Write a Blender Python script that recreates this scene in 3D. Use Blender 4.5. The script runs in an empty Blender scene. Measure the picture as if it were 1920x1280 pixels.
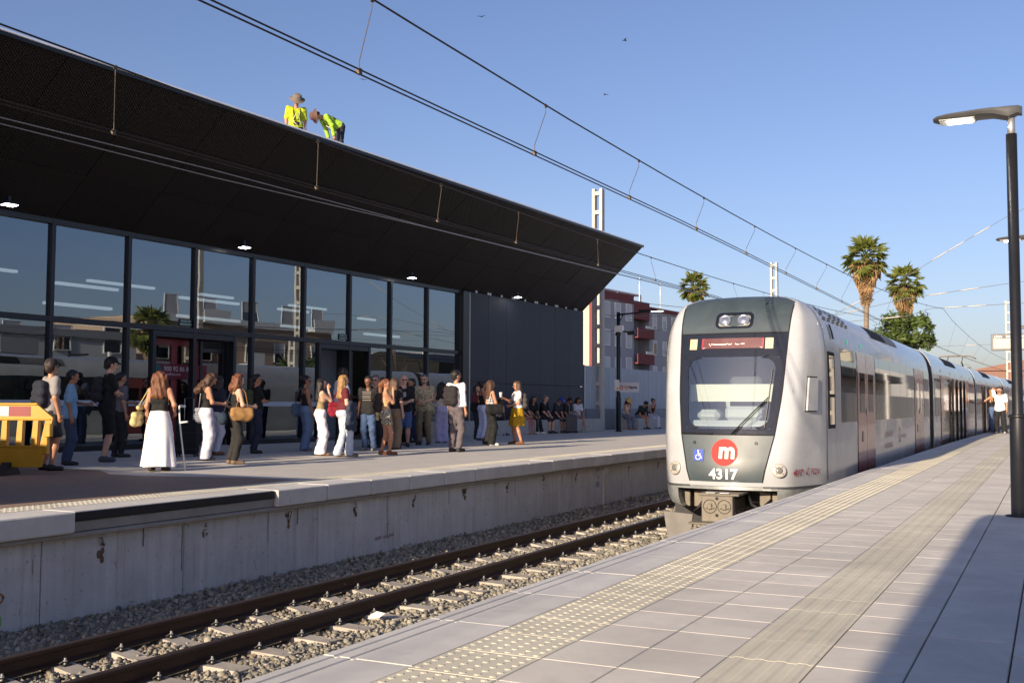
import bpy, bmesh, math, random
import numpy as np
from mathutils import Vector, Matrix
random.seed(7); RNG = np.random.default_rng(7)
sc = bpy.context.scene
COL = sc.collection
PI = math.pi
def R(d): return math.radians(d)

# ------------------------------------------------------------------ camera, sky, sun, exposure
cam_d = bpy.data.cameras.new('camera'); cam = bpy.data.objects.new('camera', cam_d); COL.objects.link(cam)
cam_d.sensor_width = 36.0; cam_d.lens = 38.02; cam_d.clip_start = 0.05; cam_d.clip_end = 4000
_r, _u, _f = Vector((.89468725, .44667408, .00412267)), Vector((.0225886, -.05445857, .9982605)), Vector((-.44612161, .89303781, .05881313))
cam.matrix_world = Matrix(((_r.x, _u.x, -_f.x, 0), (_r.y, _u.y, -_f.y, 0), (_r.z, _u.z, -_f.z, 1.03), (0, 0, 0, 1)))
sc.camera = cam
SUN_EL, SUN_AZ = 17.0, 7.5          # the sun is low, behind the camera, almost along the track
w = bpy.data.worlds.new('World'); sc.world = w; w.use_nodes = True
nt = w.node_tree; nt.nodes.clear()
sky = nt.nodes.new('ShaderNodeTexSky'); sky.sky_type = 'NISHITA'; sky.sun_disc = False
sky.sun_elevation = R(SUN_EL); sky.sun_rotation = R(180 + SUN_AZ); sky.air_density = 1.0; sky.dust_density = 1.4; sky.ozone_density = 3.0
bg = nt.nodes.new('ShaderNodeBackground'); bg.inputs['Strength'].default_value = 0.087
wo = nt.nodes.new('ShaderNodeOutputWorld')
wb = nt.nodes.new('ShaderNodeMix'); wb.data_type = 'RGBA'; wb.blend_type = 'MULTIPLY'; wb.inputs[0].default_value = 1.0; wb.inputs[7].default_value = (1.07, .945, 1.07, 1)   # white balance of the sky
nt.links.new(sky.outputs[0], wb.inputs[6]); nt.links.new(wb.outputs[2], bg.inputs[0]); nt.links.new(bg.outputs[0], wo.inputs[0])
sun_d = bpy.data.lights.new('sun', 'SUN'); sun_d.energy = 5.0; sun_d.angle = R(0.55); sun_d.color = (1.0, .83, .62)
sun = bpy.data.objects.new('sun', sun_d); COL.objects.link(sun)
_L = Vector((math.sin(R(SUN_AZ)) * math.cos(R(SUN_EL)), math.cos(R(SUN_AZ)) * math.cos(R(SUN_EL)), -math.sin(R(SUN_EL))))
sun.rotation_euler = _L.to_track_quat('-Z', 'Y').to_euler(); sun.location = (-5, -30, 40)
sc.view_settings.view_transform = 'Standard'; sc.view_settings.look = 'None'
sc.view_settings.exposure = 0.75; sc.view_settings.gamma = 1.0; sc.view_settings.use_curve_mapping = False

# ------------------------------------------------------------------ materials
def srgb(r, g, b):
    f = lambda c: (c / 255 / 12.92) if c <= 10 else ((c / 255 + .055) / 1.055) ** 2.4
    return (f(r), f(g), f(b))
_MC = {}
def M(name, col, rough=.6, metal=0.0, var=.12, vs=5.0, bump=0.0, bs=60.0, spec=.5, coat=0.0, ov=0.0, stretch=(1, 1, 1), emit=0.0):
    if name in _MC: return _MC[name]
    m = bpy.data.materials.new(name); m.use_nodes = True
    t = m.node_tree; n = t.nodes; l = t.links
    p = n['Principled BSDF']
    p.inputs['Roughness'].default_value = rough; p.inputs['Metallic'].default_value = metal
    p.inputs['Specular IOR Level'].default_value = spec; p.inputs['Coat Weight'].default_value = coat; p.inputs['Coat Roughness'].default_value = .05
    c = tuple(col) + (1,)
    p.inputs['Base Color'].default_value = c
    geo = n.new('ShaderNodeNewGeometry'); mp = n.new('ShaderNodeMapping'); mp.inputs['Scale'].default_value = stretch
    l.new(geo.outputs['Position'], mp.inputs['Vector'])
    if var or ov:
        nz = n.new('ShaderNodeTexNoise'); nz.inputs['Scale'].default_value = vs; nz.inputs['Detail'].default_value = 6; nz.inputs['Roughness'].default_value = .65
        l.new(mp.outputs[0], nz.inputs['Vector'])
        mr = n.new('ShaderNodeMapRange'); mr.inputs['From Min'].default_value = .25; mr.inputs['From Max'].default_value = .75
        mr.inputs['To Min'].default_value = 1 - var; mr.inputs['To Max'].default_value = 1 + var
        l.new(nz.outputs['Fac'], mr.inputs['Value'])
        val = mr.outputs[0]
        if ov:
            oi = n.new('ShaderNodeObjectInfo'); m2 = n.new('ShaderNodeMapRange'); m2.inputs['To Min'].default_value = 1 - ov; m2.inputs['To Max'].default_value = 1 + ov
            l.new(oi.outputs['Random'], m2.inputs['Value']); mu = n.new('ShaderNodeMath'); mu.operation = 'MULTIPLY'
            l.new(val, mu.inputs[0]); l.new(m2.outputs[0], mu.inputs[1]); val = mu.outputs[0]
        vm = n.new('ShaderNodeVectorMath'); vm.operation = 'SCALE'; vm.inputs[0].default_value = col
        l.new(val, vm.inputs['Scale']); l.new(vm.outputs[0], p.inputs['Base Color'])
        rr = n.new('ShaderNodeMapRange'); rr.inputs['To Min'].default_value = max(0, rough - .08); rr.inputs['To Max'].default_value = min(1, rough + .08)
        l.new(nz.outputs['Fac'], rr.inputs['Value']); l.new(rr.outputs[0], p.inputs['Roughness'])
    if bump:
        b = n.new('ShaderNodeBump'); b.inputs['Strength'].default_value = bump; b.inputs['Distance'].default_value = .01
        n2 = n.new('ShaderNodeTexNoise'); n2.inputs['Scale'].default_value = bs; n2.inputs['Detail'].default_value = 4
        l.new(mp.outputs[0], n2.inputs['Vector']); l.new(n2.outputs['Fac'], b.inputs['Height']); l.new(b.outputs[0], p.inputs['Normal'])
    if emit:
        p.inputs['Emission Color'].default_value = c; p.inputs['Emission Strength'].default_value = emit
    _MC[name] = m; return m
def nodes(m): return m.node_tree.nodes, m.node_tree.links, m.node_tree.nodes['Principled BSDF']

def glass_mat(name, tint, refl, base_f=.1, ior=1.9, rough=.0, waves=0.0):
    m = bpy.data.materials.new(name); m.use_nodes = True; n = m.node_tree.nodes; l = m.node_tree.links
    n.remove(n['Principled BSDF']); out = n['Material Output']
    tr = n.new('ShaderNodeBsdfTransparent'); tr.inputs[0].default_value = tint + (1,)
    gl = n.new('ShaderNodeBsdfGlossy'); gl.inputs['Color'].default_value = refl + (1,); gl.inputs['Roughness'].default_value = rough
    fr = n.new('ShaderNodeFresnel'); fr.inputs['IOR'].default_value = ior
    ad = n.new('ShaderNodeMath'); ad.operation = 'ADD'; ad.use_clamp = True; ad.inputs[1].default_value = base_f
    mx = n.new('ShaderNodeMixShader')
    gb = n.new('ShaderNodeNewGeometry'); fb_ = n.new('ShaderNodeMath'); fb_.operation = 'SUBTRACT'; fb_.inputs[0].default_value = 1.0; l.new(gb.outputs['Backfacing'], fb_.inputs[1]); mb_ = n.new('ShaderNodeMath'); mb_.operation = 'MULTIPLY'
    l.new(fr.outputs[0], ad.inputs[0]); l.new(ad.outputs[0], mb_.inputs[0]); l.new(fb_.outputs[0], mb_.inputs[1]); l.new(mb_.outputs[0], mx.inputs[0]); l.new(tr.outputs[0], mx.inputs[1]); l.new(gl.outputs[0], mx.inputs[2]); l.new(mx.outputs[0], out.inputs[0])
    if waves:
        ge = n.new('ShaderNodeNewGeometry'); nz = n.new('ShaderNodeTexNoise'); nz.inputs['Scale'].default_value = 1.1; nz.inputs['Detail'].default_value = 1
        b = n.new('ShaderNodeBump'); b.inputs['Strength'].default_value = waves; b.inputs['Distance'].default_value = .02
        l.new(ge.outputs['Position'], nz.inputs['Vector']); l.new(nz.outputs['Fac'], b.inputs['Height']); l.new(b.outputs[0], gl.inputs['Normal'])
    return m

# ------------------------------------------------------------------ mesh building
class MB:
    def __init__(s): s.v = []; s.f = []; s.mi = []; s.m = 0
    def add(s, vs, fs):
        o = len(s.v); s.v += [tuple(x) for x in vs]; s.f += [tuple(i + o for i in q) for q in fs]; s.mi += [s.m] * len(fs); return s
    def box(s, x0, x1, y0, y1, z0, z1, T=None):
        vs = [Vector(p) for p in ((x0, y0, z0), (x1, y0, z0), (x1, y1, z0), (x0, y1, z0), (x0, y0, z1), (x1, y0, z1), (x1, y1, z1), (x0, y1, z1))]
        if T is not None: vs = [T @ p for p in vs]
        return s.add(vs, [(0, 3, 2, 1), (4, 5, 6, 7), (0, 1, 5, 4), (1, 2, 6, 5), (2, 3, 7, 6), (3, 0, 4, 7)])
    def bbox(s, x0, x1, y0, y1, z0, z1, b=.01, T=None):
        # box with chamfered edges
        vs = []; idx = {}
        xs, ys, zs = (x0, x1), (y0, y1), (z0, z1); sg = (1, -1)
        for i in range(2):
            for j in range(2):
                for k in range(2):
                    for ax in range(3):
                        p = [xs[i] + sg[i] * b, ys[j] + sg[j] * b, zs[k] + sg[k] * b]; p[ax] = (xs[i], ys[j], zs[k])[ax]
                        idx[i, j, k, ax] = len(vs); vs.append(Vector(p))
        fs = []
        g = lambda i, j, k, a: idx[i, j, k, a]
        fs += [(g(0,0,0,0), g(0,0,1,0), g(0,1,1,0), g(0,1,0,0)), (g(1,0,0,0), g(1,1,0,0), g(1,1,1,0), g(1,0,1,0))]
        fs += [(g(0,0,0,1), g(1,0,0,1), g(1,0,1,1), g(0,0,1,1)), (g(0,1,0,1), g(0,1,1,1), g(1,1,1,1), g(1,1,0,1))]
        fs += [(g(0,0,0,2), g(0,1,0,2), g(1,1,0,2), g(1,0,0,2)), (g(0,0,1,2), g(1,0,1,2), g(1,1,1,2), g(0,1,1,2))]
        for i in range(2):
            for j in range(2):
                fs.append((g(i,j,0,0), g(i,j,1,0), g(i,j,1,1), g(i,j,0,1)) if (i ^ j) else (g(i,j,0,0), g(i,j,0,1), g(i,j,1,1), g(i,j,1,0)))
        for i in range(2):
            for k in range(2):
                fs.append((g(i,0,k,0), g(i,1,k,0), g(i,1,k,2), g(i,0,k,2)) if not (i ^ k) else (g(i,0,k,0), g(i,0,k,2), g(i,1,k,2), g(i,1,k,0)))
        for j in range(2):
            for k in range(2):
                fs.append((g(0,j,k,1), g(0,j,k,2), g(1,j,k,2), g(1,j,k,1)) if not (j ^ k) else (g(0,j,k,1), g(1,j,k,1), g(1,j,k,2), g(0,j,k,2)))
        for i in range(2):
            for j in range(2):
                for k in range(2): fs.append((g(i,j,k,0), g(i,j,k,1), g(i,j,k,2)) if not (i ^ j ^ k) else (g(i,j,k,0), g(i,j,k,2), g(i,j,k,1)))
        if T is not None: vs = [T @ p for p in vs]
        return s.add(vs, fs)
    def tube(s, pts, r, n=8, cap=True, flat=None):
        pts = [Vector(p) for p in pts]
        rs = r if isinstance(r, (list, tuple)) else [r] * len(pts)
        rings = []; ref = None
        for i, p in enumerate(pts):
            d = (pts[min(i + 1, len(pts) - 1)] - pts[max(i - 1, 0)])
            if d.length < 1e-9: d = Vector((0, 0, 1))
            d.normalize()
            if ref is None:
                ref = Vector((0, 0, 1)) if abs(d.z) < .9 else Vector((1, 0, 0))
            a = d.cross(ref)
            if a.length < 1e-4: a = d.cross(Vector((0, 1, 0)))
            a.normalize(); b = d.cross(a).normalized(); ref = -b if False else ref
            rings.append([p + (a * math.cos(2 * PI * k / n) + b * math.sin(2 * PI * k / n) * (flat or 1)) * rs[i] for k in range(n)])
        vs = [q for rg in rings for q in rg]; fs = []
        for i in range(len(pts) - 1):
            for k in range(n):
                fs.append((i * n + k, i * n + (k + 1) % n, (i + 1) * n + (k + 1) % n, (i + 1) * n + k))
        if cap: fs += [tuple(range(n - 1, -1, -1)), tuple((len(pts) - 1) * n + k for k in range(n))]
        return s.add(vs, fs)
    def lathe(s, prof, n=16, T=None, axis='z'):
        vs = []; fs = []
        for r, z in prof:
            for k in range(n):
                a = 2 * PI * k / n; p = Vector((r * math.cos(a), r * math.sin(a), z)); vs.append(T @ p if T is not None else p)
        for i in range(len(prof) - 1):
            for k in range(n): fs.append((i * n + k, i * n + (k + 1) % n, (i + 1) * n + (k + 1) % n, (i + 1) * n + k))
        if prof[0][0] > 1e-6: fs.append(tuple(range(n - 1, -1, -1)))
        if prof[-1][0] > 1e-6: fs.append(tuple((len(prof) - 1) * n + k for k in range(n)))
        return s.add(vs, fs)
    def prism(s, poly, a, b, fn):
        # poly: 2D outline (ccw), fn(u, v, t) -> point, extruded from t=a to t=b
        n = len(poly); vs = [fn(u, v, a) for u, v in poly] + [fn(u, v, b) for u, v in poly]
        fs = [tuple(range(n - 1, -1, -1)), tuple(range(n, 2 * n))] + [(i, (i + 1) % n, n + (i + 1) % n, n + i) for i in range(n)]
        return s.add(vs, fs)
    def sphere(s, c, r, n=8, m=6, sc_=(1, 1, 1)):
        vs = []; fs = []; c = Vector(c)
        for i in range(m + 1):
            th = PI * i / m
            for k in range(n):
                a = 2 * PI * k / n
                vs.append(c + Vector((r * sc_[0] * math.sin(th) * math.cos(a), r * sc_[1] * math.sin(th) * math.sin(a), r * sc_[2] * math.cos(th))))
        for i in range(m):
            for k in range(n): fs.append((i * n + k, (i + 1) * n + k, (i + 1) * n + (k + 1) % n, i * n + (k + 1) % n))
        return s.add(vs, fs)
    def quad(s, a, b, c, d): return s.add([a, b, c, d], [(0, 1, 2, 3)])
    def mesh(s, name, mats, smooth=False, Tinv=None):
        me = bpy.data.meshes.new(name)
        vs = s.v if Tinv is None else [tuple(Tinv @ Vector(p)) for p in s.v]
        me.from_pydata(vs, [], s.f)
        for m in (mats if isinstance(mats, (list, tuple)) else [mats]): me.materials.append(m)
        if any(s.mi): me.polygons.foreach_set('material_index', s.mi)
        if smooth: me.polygons.foreach_set('use_smooth', [True] * len(me.polygons))
        me.update(); return me

WM = {}
def wmat(o): return WM.get(o.name, Matrix.Identity(4))
def link(name, data, parent=None, T=None):
    o = bpy.data.objects.new(name, data); COL.objects.link(o)
    if parent is not None: o.parent = parent
    if T is not None: o.matrix_basis = T
    WM[o.name] = wmat(parent) @ (T if T is not None else Matrix.Identity(4)) if parent is not None else (T if T is not None else Matrix.Identity(4))
    return o
def tag(o, label=None, cat=None, group=None, kind=None):
    if label: o['label'] = label
    if cat: o['category'] = cat
    if group: o['group'] = group
    if kind: o['kind'] = kind
    return o
def obj(name, mb, mats, parent=None, smooth=False, local=False):
    """mb in world coordinates (or in the parent's own frame when local) as ONE mesh object"""
    Ti = None
    if parent is not None and not local: Ti = wmat(parent).inverted()
    return link(name, mb.mesh(name, mats, smooth, Ti), parent)
def auto(o, ang=40):
    me = o.data
    me.polygons.foreach_set('use_smooth', [True] * len(me.polygons))
    try: me.set_sharp_from_angle(angle=R(ang))
    except Exception: pass
    return o
def thing(name, label, cat, loc=(0, 0, 0), rz=0.0, group=None):
    o = link(name, None, None, Matrix.Translation(Vector(loc)) @ Matrix.Rotation(rz, 4, 'Z'))
    return tag(o, label, cat, group)
def at_base(name, mb, mats, loc, label, cat, group=None, smooth=False, kind=None):
    T = Matrix.Translation(Vector(loc)); o = link(name, mb.mesh(name, mats, smooth, T.inverted()), None, T)
    return tag(o, label, cat, group, kind)
def struct(name, mb, mats, parent=None, smooth=False):
    o = obj(name, mb, mats, parent, smooth)
    if parent is None: o['kind'] = 'structure'
    return o
_TXT = {}
def text_mesh(s, size=1.0, bold=0.0, align='LEFT', spacing=1.0):
    key = (s, size, bold, align, spacing)
    if key in _TXT: return _TXT[key]
    cu = bpy.data.curves.new('txt', 'FONT'); cu.body = s; cu.size = size; cu.align_x = align; cu.offset = bold; cu.space_character = spacing; cu.resolution_u = 3
    o = bpy.data.objects.new('txt', cu); COL.objects.link(o)
    bpy.context.view_layer.update()
    me = bpy.data.meshes.new_from_object(o.evaluated_get(bpy.context.evaluated_depsgraph_get()))
    vs = [tuple(v.co) for v in me.vertices]; fs = [tuple(p.vertices) for p in me.polygons]
    bpy.data.objects.remove(o); bpy.data.curves.remove(cu); bpy.data.meshes.remove(me)
    _TXT[key] = (vs, fs); return vs, fs
def text(mb, s, size, fn, bold=0.0, align='LEFT', spacing=1.0):
    vs, fs = text_mesh(s, size, bold, align, spacing)
    return mb.add([fn(x, y) for x, y, z in vs], fs)
def disc(mb, cx, cy, r, fn, n=20, r0=0.0):
    if r0:
        vs = [fn(cx + rr * math.cos(2 * PI * k / n), cy + rr * math.sin(2 * PI * k / n)) for rr in (r0, r) for k in range(n)]
        return mb.add(vs, [(k, n + k, n + (k + 1) % n, (k + 1) % n) for k in range(n)])
    vs = [fn(cx, cy)] + [fn(cx + r * math.cos(2 * PI * k / n), cy + r * math.sin(2 * PI * k / n)) for k in range(n)]
    return mb.add(vs, [(0, 1 + k, 1 + (k + 1) % n) for k in range(n)])
def rect2(mb, x0, x1, y0, y1, fn, nx=1, ny=1):
    vs = [fn(x0 + (x1 - x0) * i / nx, y0 + (y1 - y0) * j / ny) for j in range(ny + 1) for i in range(nx + 1)]
    return mb.add(vs, [(j * (nx + 1) + i, j * (nx + 1) + i + 1, (j + 1) * (nx + 1) + i + 1, (j + 1) * (nx + 1) + i) for j in range(ny) for i in range(nx)])

def xoff(y): return 5.5e-4 * max(0.0, y - 25) ** 2       # the line bends gently to the right far off
# ------------------------------------------------------------------ palette
C_conc = M('concrete', (.36, .345, .32), .85, var=.16, vs=3, bump=.15, bs=120)
C_coping = M('coping_concrete', (.62, .60, .56), .75, var=.08, vs=2.2, bump=.08, bs=150, ov=.05)
def dirty(m, sc_=.9, amt=.16, spot=.10):
    n, l, p = nodes(m); src = p.inputs['Base Color'].links[0].from_socket
    ge = n.new('ShaderNodeNewGeometry'); a = n.new('ShaderNodeTexNoise'); a.inputs['Scale'].default_value = sc_; a.inputs['Detail'].default_value = 8; a.inputs['Roughness'].default_value = .72; a.inputs['Distortion'].default_value = .6
    b = n.new('ShaderNodeTexNoise'); b.inputs['Scale'].default_value = sc_ * 9; b.inputs['Detail'].default_value = 2
    r1 = n.new('ShaderNodeMapRange'); r1.inputs[1].default_value = .38; r1.inputs[2].default_value = .62; r1.inputs[3].default_value = 1 - amt; r1.inputs[4].default_value = 1.03
    r2 = n.new('ShaderNodeMapRange'); r2.inputs[1].default_value = .66; r2.inputs[2].default_value = .72; r2.inputs[3].default_value = 1.0; r2.inputs[4].default_value = 1 - spot
    mu = n.new('ShaderNodeMath'); mu.operation = 'MULTIPLY'; v = n.new('ShaderNodeVectorMath'); v.operation = 'SCALE'
    for t_ in (a, b): l.new(ge.outputs['Position'], t_.inputs['Vector'])
    l.new(a.outputs['Fac'], r1.inputs[0]); l.new(b.outputs['Fac'], r2.inputs[0]); l.new(r1.outputs[0], mu.inputs[0]); l.new(r2.outputs[0], mu.inputs[1]); l.new(src, v.inputs[0]); l.new(mu.outputs[0], v.inputs['Scale']); l.new(v.outputs[0], p.inputs['Base Color']); return m
C_tile = M('paving_tile', (.62, .585, .52), .8, var=.08, vs=3.0, bump=.08, bs=180, ov=.05)
C_tact = M('tactile_tile', (.61, .57, .45), .75, var=.07, vs=4, bump=.05, bs=180, ov=.05)
for m_ in (C_tile, C_tact, C_coping): dirty(m_)
C_grout = M('grout', (.34, .32, .28), .9, var=.1)
C_black = M('black_paint', (.012, .012, .013), .35, var=.1)
C_rubber = M('black_rubber', (.012, .012, .013), .7, var=.2)
C_frame = M('dark_blue_frame', (.010, .012, .020), .35, var=.1)
C_white = M('white_paint', (.75, .75, .73), .4, var=.05)
C_steel = M('galvanised_steel', (.42, .43, .44), .4, metal=.7, var=.12, vs=12)
C_rust = M('rusty_rail', (.055, .028, .016), .6, metal=.3, var=.3, vs=9, bump=.15, bs=90, stretch=(1, .3, 1))
C_railtop = M('rail_head', (.10, .06, .04), .35, metal=.6, var=.2, vs=6)
C_red = M('red_paint', (.25, .025, .03), .4, var=.08)
C_darkmetal = M('dark_metal', (.025, .023, .02), .6, metal=.3, var=.3, vs=9)
C_grime = M('grimy_metal', (.17, .15, .12), .65, metal=.3, var=.25, vs=10, bump=.1)
# ------------------------------------------------------------------ ground, platforms, track bed
g = MB(); g.quad((-1500, -1500, -1.34), (1500, -1500, -1.34), (1500, 1500, -1.34), (-1500, 1500, -1.34))
struct('ground', g, M('earth', (.22, .20, .16), .95, var=.25, vs=.6))
YS = [-40, -20, 0, 10, 20, 25] + list(range(30, 141, 6))
def strip(mb, x0, x1, z0, z1, ys=YS, bend=1.0):
    """a long slab along the track that follows the bend"""
    n = len(ys); vs = []
    for y in ys:
        o = xoff(y) * bend
        vs += [(x0 + o, y, z0), (x1 + o, y, z0), (x1 + o, y, z1), (x0 + o, y, z1)]
    fs = [(0, 1, 2, 3), tuple((n - 1) * 4 + k for k in (3, 2, 1, 0))]
    for i in range(n - 1):
        a, b = i * 4, i * 4 + 4
        fs += [(a + k, b + k, b + (k + 1) % 4, a + (k + 1) % 4) for k in range(4)]
    mb.add(vs, fs)
EDGE_R, EDGE_L = -2.73, -8.36
m = MB(); strip(m, EDGE_R + .12, 3.4, -1.34, -.05)
plat_r = struct('platform', m, C_grout)
# coping slabs with two shallow grooves
def coping_mesh(w0, w1, ln):
    b = MB(); prof = [(w0, -.16), (w0, -.008), (w0 + .008, 0), (w0 + .055, 0), (w0 + .06, -.006), (w0 + .085, -.006), (w0 + .09, 0), (w0 + .135, 0), (w0 + .14, -.006), (w0 + .165, -.006), (w0 + .17, 0), (w1, 0), (w1, -.16)]
    b.prism(prof, 0, ln, lambda u, v, t: Vector((u, t, v))); return b
cm = coping_mesh(0, .434, .85).mesh('coping_slab', C_coping)
P = .86; y0 = 3.72 - 4 * P
for i in range(60):
    y = y0 + i * P; o = link('coping_slab', cm, plat_r, Matrix.Translation((EDGE_R + xoff(y), y, random.uniform(-.001, .001))) @ Matrix.Rotation(-math.atan(1.1e-3 * max(0, y - 25)), 4, 'Z'))
m = MB(); yy = y0 + 60 * P
strip(m, EDGE_R, EDGE_R + .434, -.16, 0, [yy + 6 * k for k in range(15)]); o = obj('coping_slab', m, C_coping, plat_r); o['kind'] = 'stuff'
# tactile tiles: dots beside the edge, ribs in the middle
def dot_tile(nx=6, ny=6, w=.396, l=.3882):
    b = MB(); b.bbox(0, w, 0, l, -.05, 0, .0032)
    for i in range(nx):
        for j in range(ny):
            cx, cy = w * (i + .5) / nx, l * (j + .5) / ny
            vs = [(cx + .017 * math.cos(a), cy + .017 * math.sin(a), 0) for a in [k * PI / 3 for k in range(6)]] + [(cx + .010 * math.cos(a), cy + .010 * math.sin(a), .0035) for a in [k * PI / 3 for k in range(6)]]
            b.add(vs, [(k, (k + 1) % 6, 6 + (k + 1) % 6, 6 + k) for k in range(6)] + [tuple(range(6, 12))])
    return b.mesh('tactile_tile', C_tact)
def rib_tile(w=.345, l=.3882, n=4):
    b = MB(); pts = [(0, -.05), (0, -.001)]
    p = w / n
    for i in range(n):
        x = i * p; pts += [(x + p * .18, -.001), (x + p * .34, .003), (x + p * .66, .003), (x + p * .82, -.001)]
    pts += [(w, -.001), (w, -.05)]
    b.prism(pts[::-1], 0, l, lambda u, v, t: Vector((u, t, v))); return b.mesh('ribbed_tile', C_tact)
def plain_tile(w, l=.3882):
    b = MB(); b.bbox(0, w, 0, l, -.05, 0, .0032); return b.mesh('paving_tile', C_tile)
TP = .39; ty0 = 4.068 - 8 * TP
def tile_row(name, me, x, n0, w, z0, far=True, mt=C_tile):
    for i in range(n0):
        y = ty0 + i * TP
        link(name, me, plat_r, Matrix.Translation((x + xoff(y), y, random.uniform(-.0004, .0004))) @ Matrix.Rotation(random.uniform(-.002, .002), 4, 'Z'))
    ye = ty0 + n0 * TP; mm = MB(); strip(mm, x, x + w, -.05, z0, [ye + 6 * k for k in range(18)])
    o = obj(name, mm, mt, plat_r); o['kind'] = 'stuff'
tile_row('tactile_tile', dot_tile(), -2.292, 66, .396, .002, mt=C_tact)
t33 = plain_tile(.326)
tile_row('paving_tile', t33, -1.891, 60, .326, 0)
tile_row('paving_tile', plain_tile(.336), -1.561, 60, .336, 0)
tile_row('ribbed_tile', rib_tile(), -1.221, 60, .345, .002, mt=C_tact)
tile_row('paving_tile', plain_tile(.340), -.871, 60, .340, 0)
# large slabs on the right, joints mostly along the track
sl = MB(); sl.bbox(0, .345, 0, 1.55, -.05, 0, .004); slm = sl.mesh('paving_slab', C_tile)
sl2 = MB(); sl2.bbox(0, .6, 0, 1.17, -.05, 0, .004); slm2 = sl2.mesh('paving_slab', C_tile)
for i in range(20):
    y = .6 + i * 1.56; link('paving_slab', slm, plat_r, Matrix.Translation((-.524 + xoff(y), y, random.uniform(-.001, .001))))
for i in range(26):
    y = .3 + i * 1.18; link('paving_slab', slm2, plat_r, Matrix.Translation((-.172 + xoff(y), y, random.uniform(-.001, .001))))
mm = MB(); strip(mm, -.524, .43, -.05, -.001, [31.8 + 6 * k for k in range(17)]); o = obj('paving_slab', mm, C_tile, plat_r); o['kind'] = 'stuff'
mm = MB(); strip(mm, .435, 3.3, -.05, -.002); o = obj('paving', mm, C_tile, plat_r); o['kind'] = 'stuff'

# left platform: body, far paving, coping, tactile strip, wall
def brick_mat(name, col, mortar, sx, sy, var=.1):
    m = M(name, col, .85, var=var, vs=2.5, bump=.1, bs=150)
    n, l, p = nodes(m); src = p.inputs['Base Color'].links[0].from_socket
    geo = n.new('ShaderNodeNewGeometry'); mp = n.new('ShaderNodeMapping'); mp.inputs['Rotation'].default_value = (0, 0, R(90))
    br = n.new('ShaderNodeTexBrick'); br.inputs['Scale'].default_value = 1; br.inputs['Mortar Size'].default_value = .006; br.inputs['Brick Width'].default_value = sx; br.inputs['Row Height'].default_value = sy
    br.inputs['Color1'].default_value = (.96, .96, .96, 1); br.inputs['Color2'].default_value = (1.03, 1.02, 1.0, 1); br.inputs['Mortar'].default_value = mortar + (1,)
    mx = n.new('ShaderNodeMix'); mx.data_type = 'RGBA'; mx.blend_type = 'MULTIPLY'; mx.inputs[0].default_value = 1
    l.new(geo.outputs['Position'], mp.inputs[0]); l.new(mp.outputs[0], br.inputs['Vector']); l.new(src, mx.inputs[6]); l.new(br.outputs['Color'], mx.inputs[7]); l.new(mx.outputs[2], p.inputs['Base Color'])
    return m
m = MB(); strip(m, -17, -8.62, -1.34, -.17, bend=0); m.box(-40, -17, -40, 140, -1.34, -.17)
plat_l = struct('left_platform', m, C_conc)
m = MB(); m.box(-40, -9.27, -40, 138, -.165, 0); o = obj('paving', m, brick_mat('grey_paving', (.50, .475, .435), (.75, .74, .72), .8, .4), plat_l); o['kind'] = 'stuff'
mred = brick_mat('reddish_paving', (.27, .185, .135), (.8, .78, .74), .2, .1, var=.16)
m = MB(); fn = lambda u, v, t: Vector((u, v, t))
m.prism([(-17.0, -20), (-9.26, -20), (-9.26, 12.0), (-10.2, 12.0), (-11.6, 11.55), (-12.3, 11.55), (-13.2, 12.2), (-17.0, 12.2)], .0005, .004, fn); o = obj('reddish_paving', m, mred, plat_l); o['kind'] = 'stuff'
cl = MB(); cl.bbox(0, .5, 0, .985, -.20, 0, .012); clm = cl.mesh('coping_slab', C_coping)
for i in range(46):
    y = 5.46 - 9.0 + i * 1.0
    if 7.4 < y + .5 < 10.7: continue
    link('coping_slab', clm, plat_l, Matrix.Translation((EDGE_L, y, 0)) @ Matrix.Rotation(0, 4, 'Z') @ Matrix.Translation((-.5, 0, random.uniform(-.003, .003))))
# unfinished stretch: thin edge plate and a black rubber strip set back
m = MB(); m.bbox(EDGE_L - .5, EDGE_L - .05, 7.47, 10.44, -.05, -.003, .006); obj('edge_plate', m, C_coping, plat_l)
m = MB(); m.bbox(EDGE_L - .1, EDGE_L - .035, 7.475, 10.44, -.095, -.012, .006); obj('rubber_strip', m, C_rubber, plat_l)
m = MB(); m.bbox(-8.47, -8.40, -10, 140, -.25, -.205, .008); m.bbox(-8.47, -8.42, 7.46, 10.45, -.20, -.10, .006); obj('ledge_beam', m, M('ledge_concrete', (.30, .28, .25), .9, var=.2, vs=4, bump=.2), plat_l)
dt = dot_tile(5, 6, .40, .3882)
for i in range(100):
    y = ty0 + i * TP; link('tactile_tile', dt, plat_l, Matrix.Translation((-9.265, y, .0)))
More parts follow.
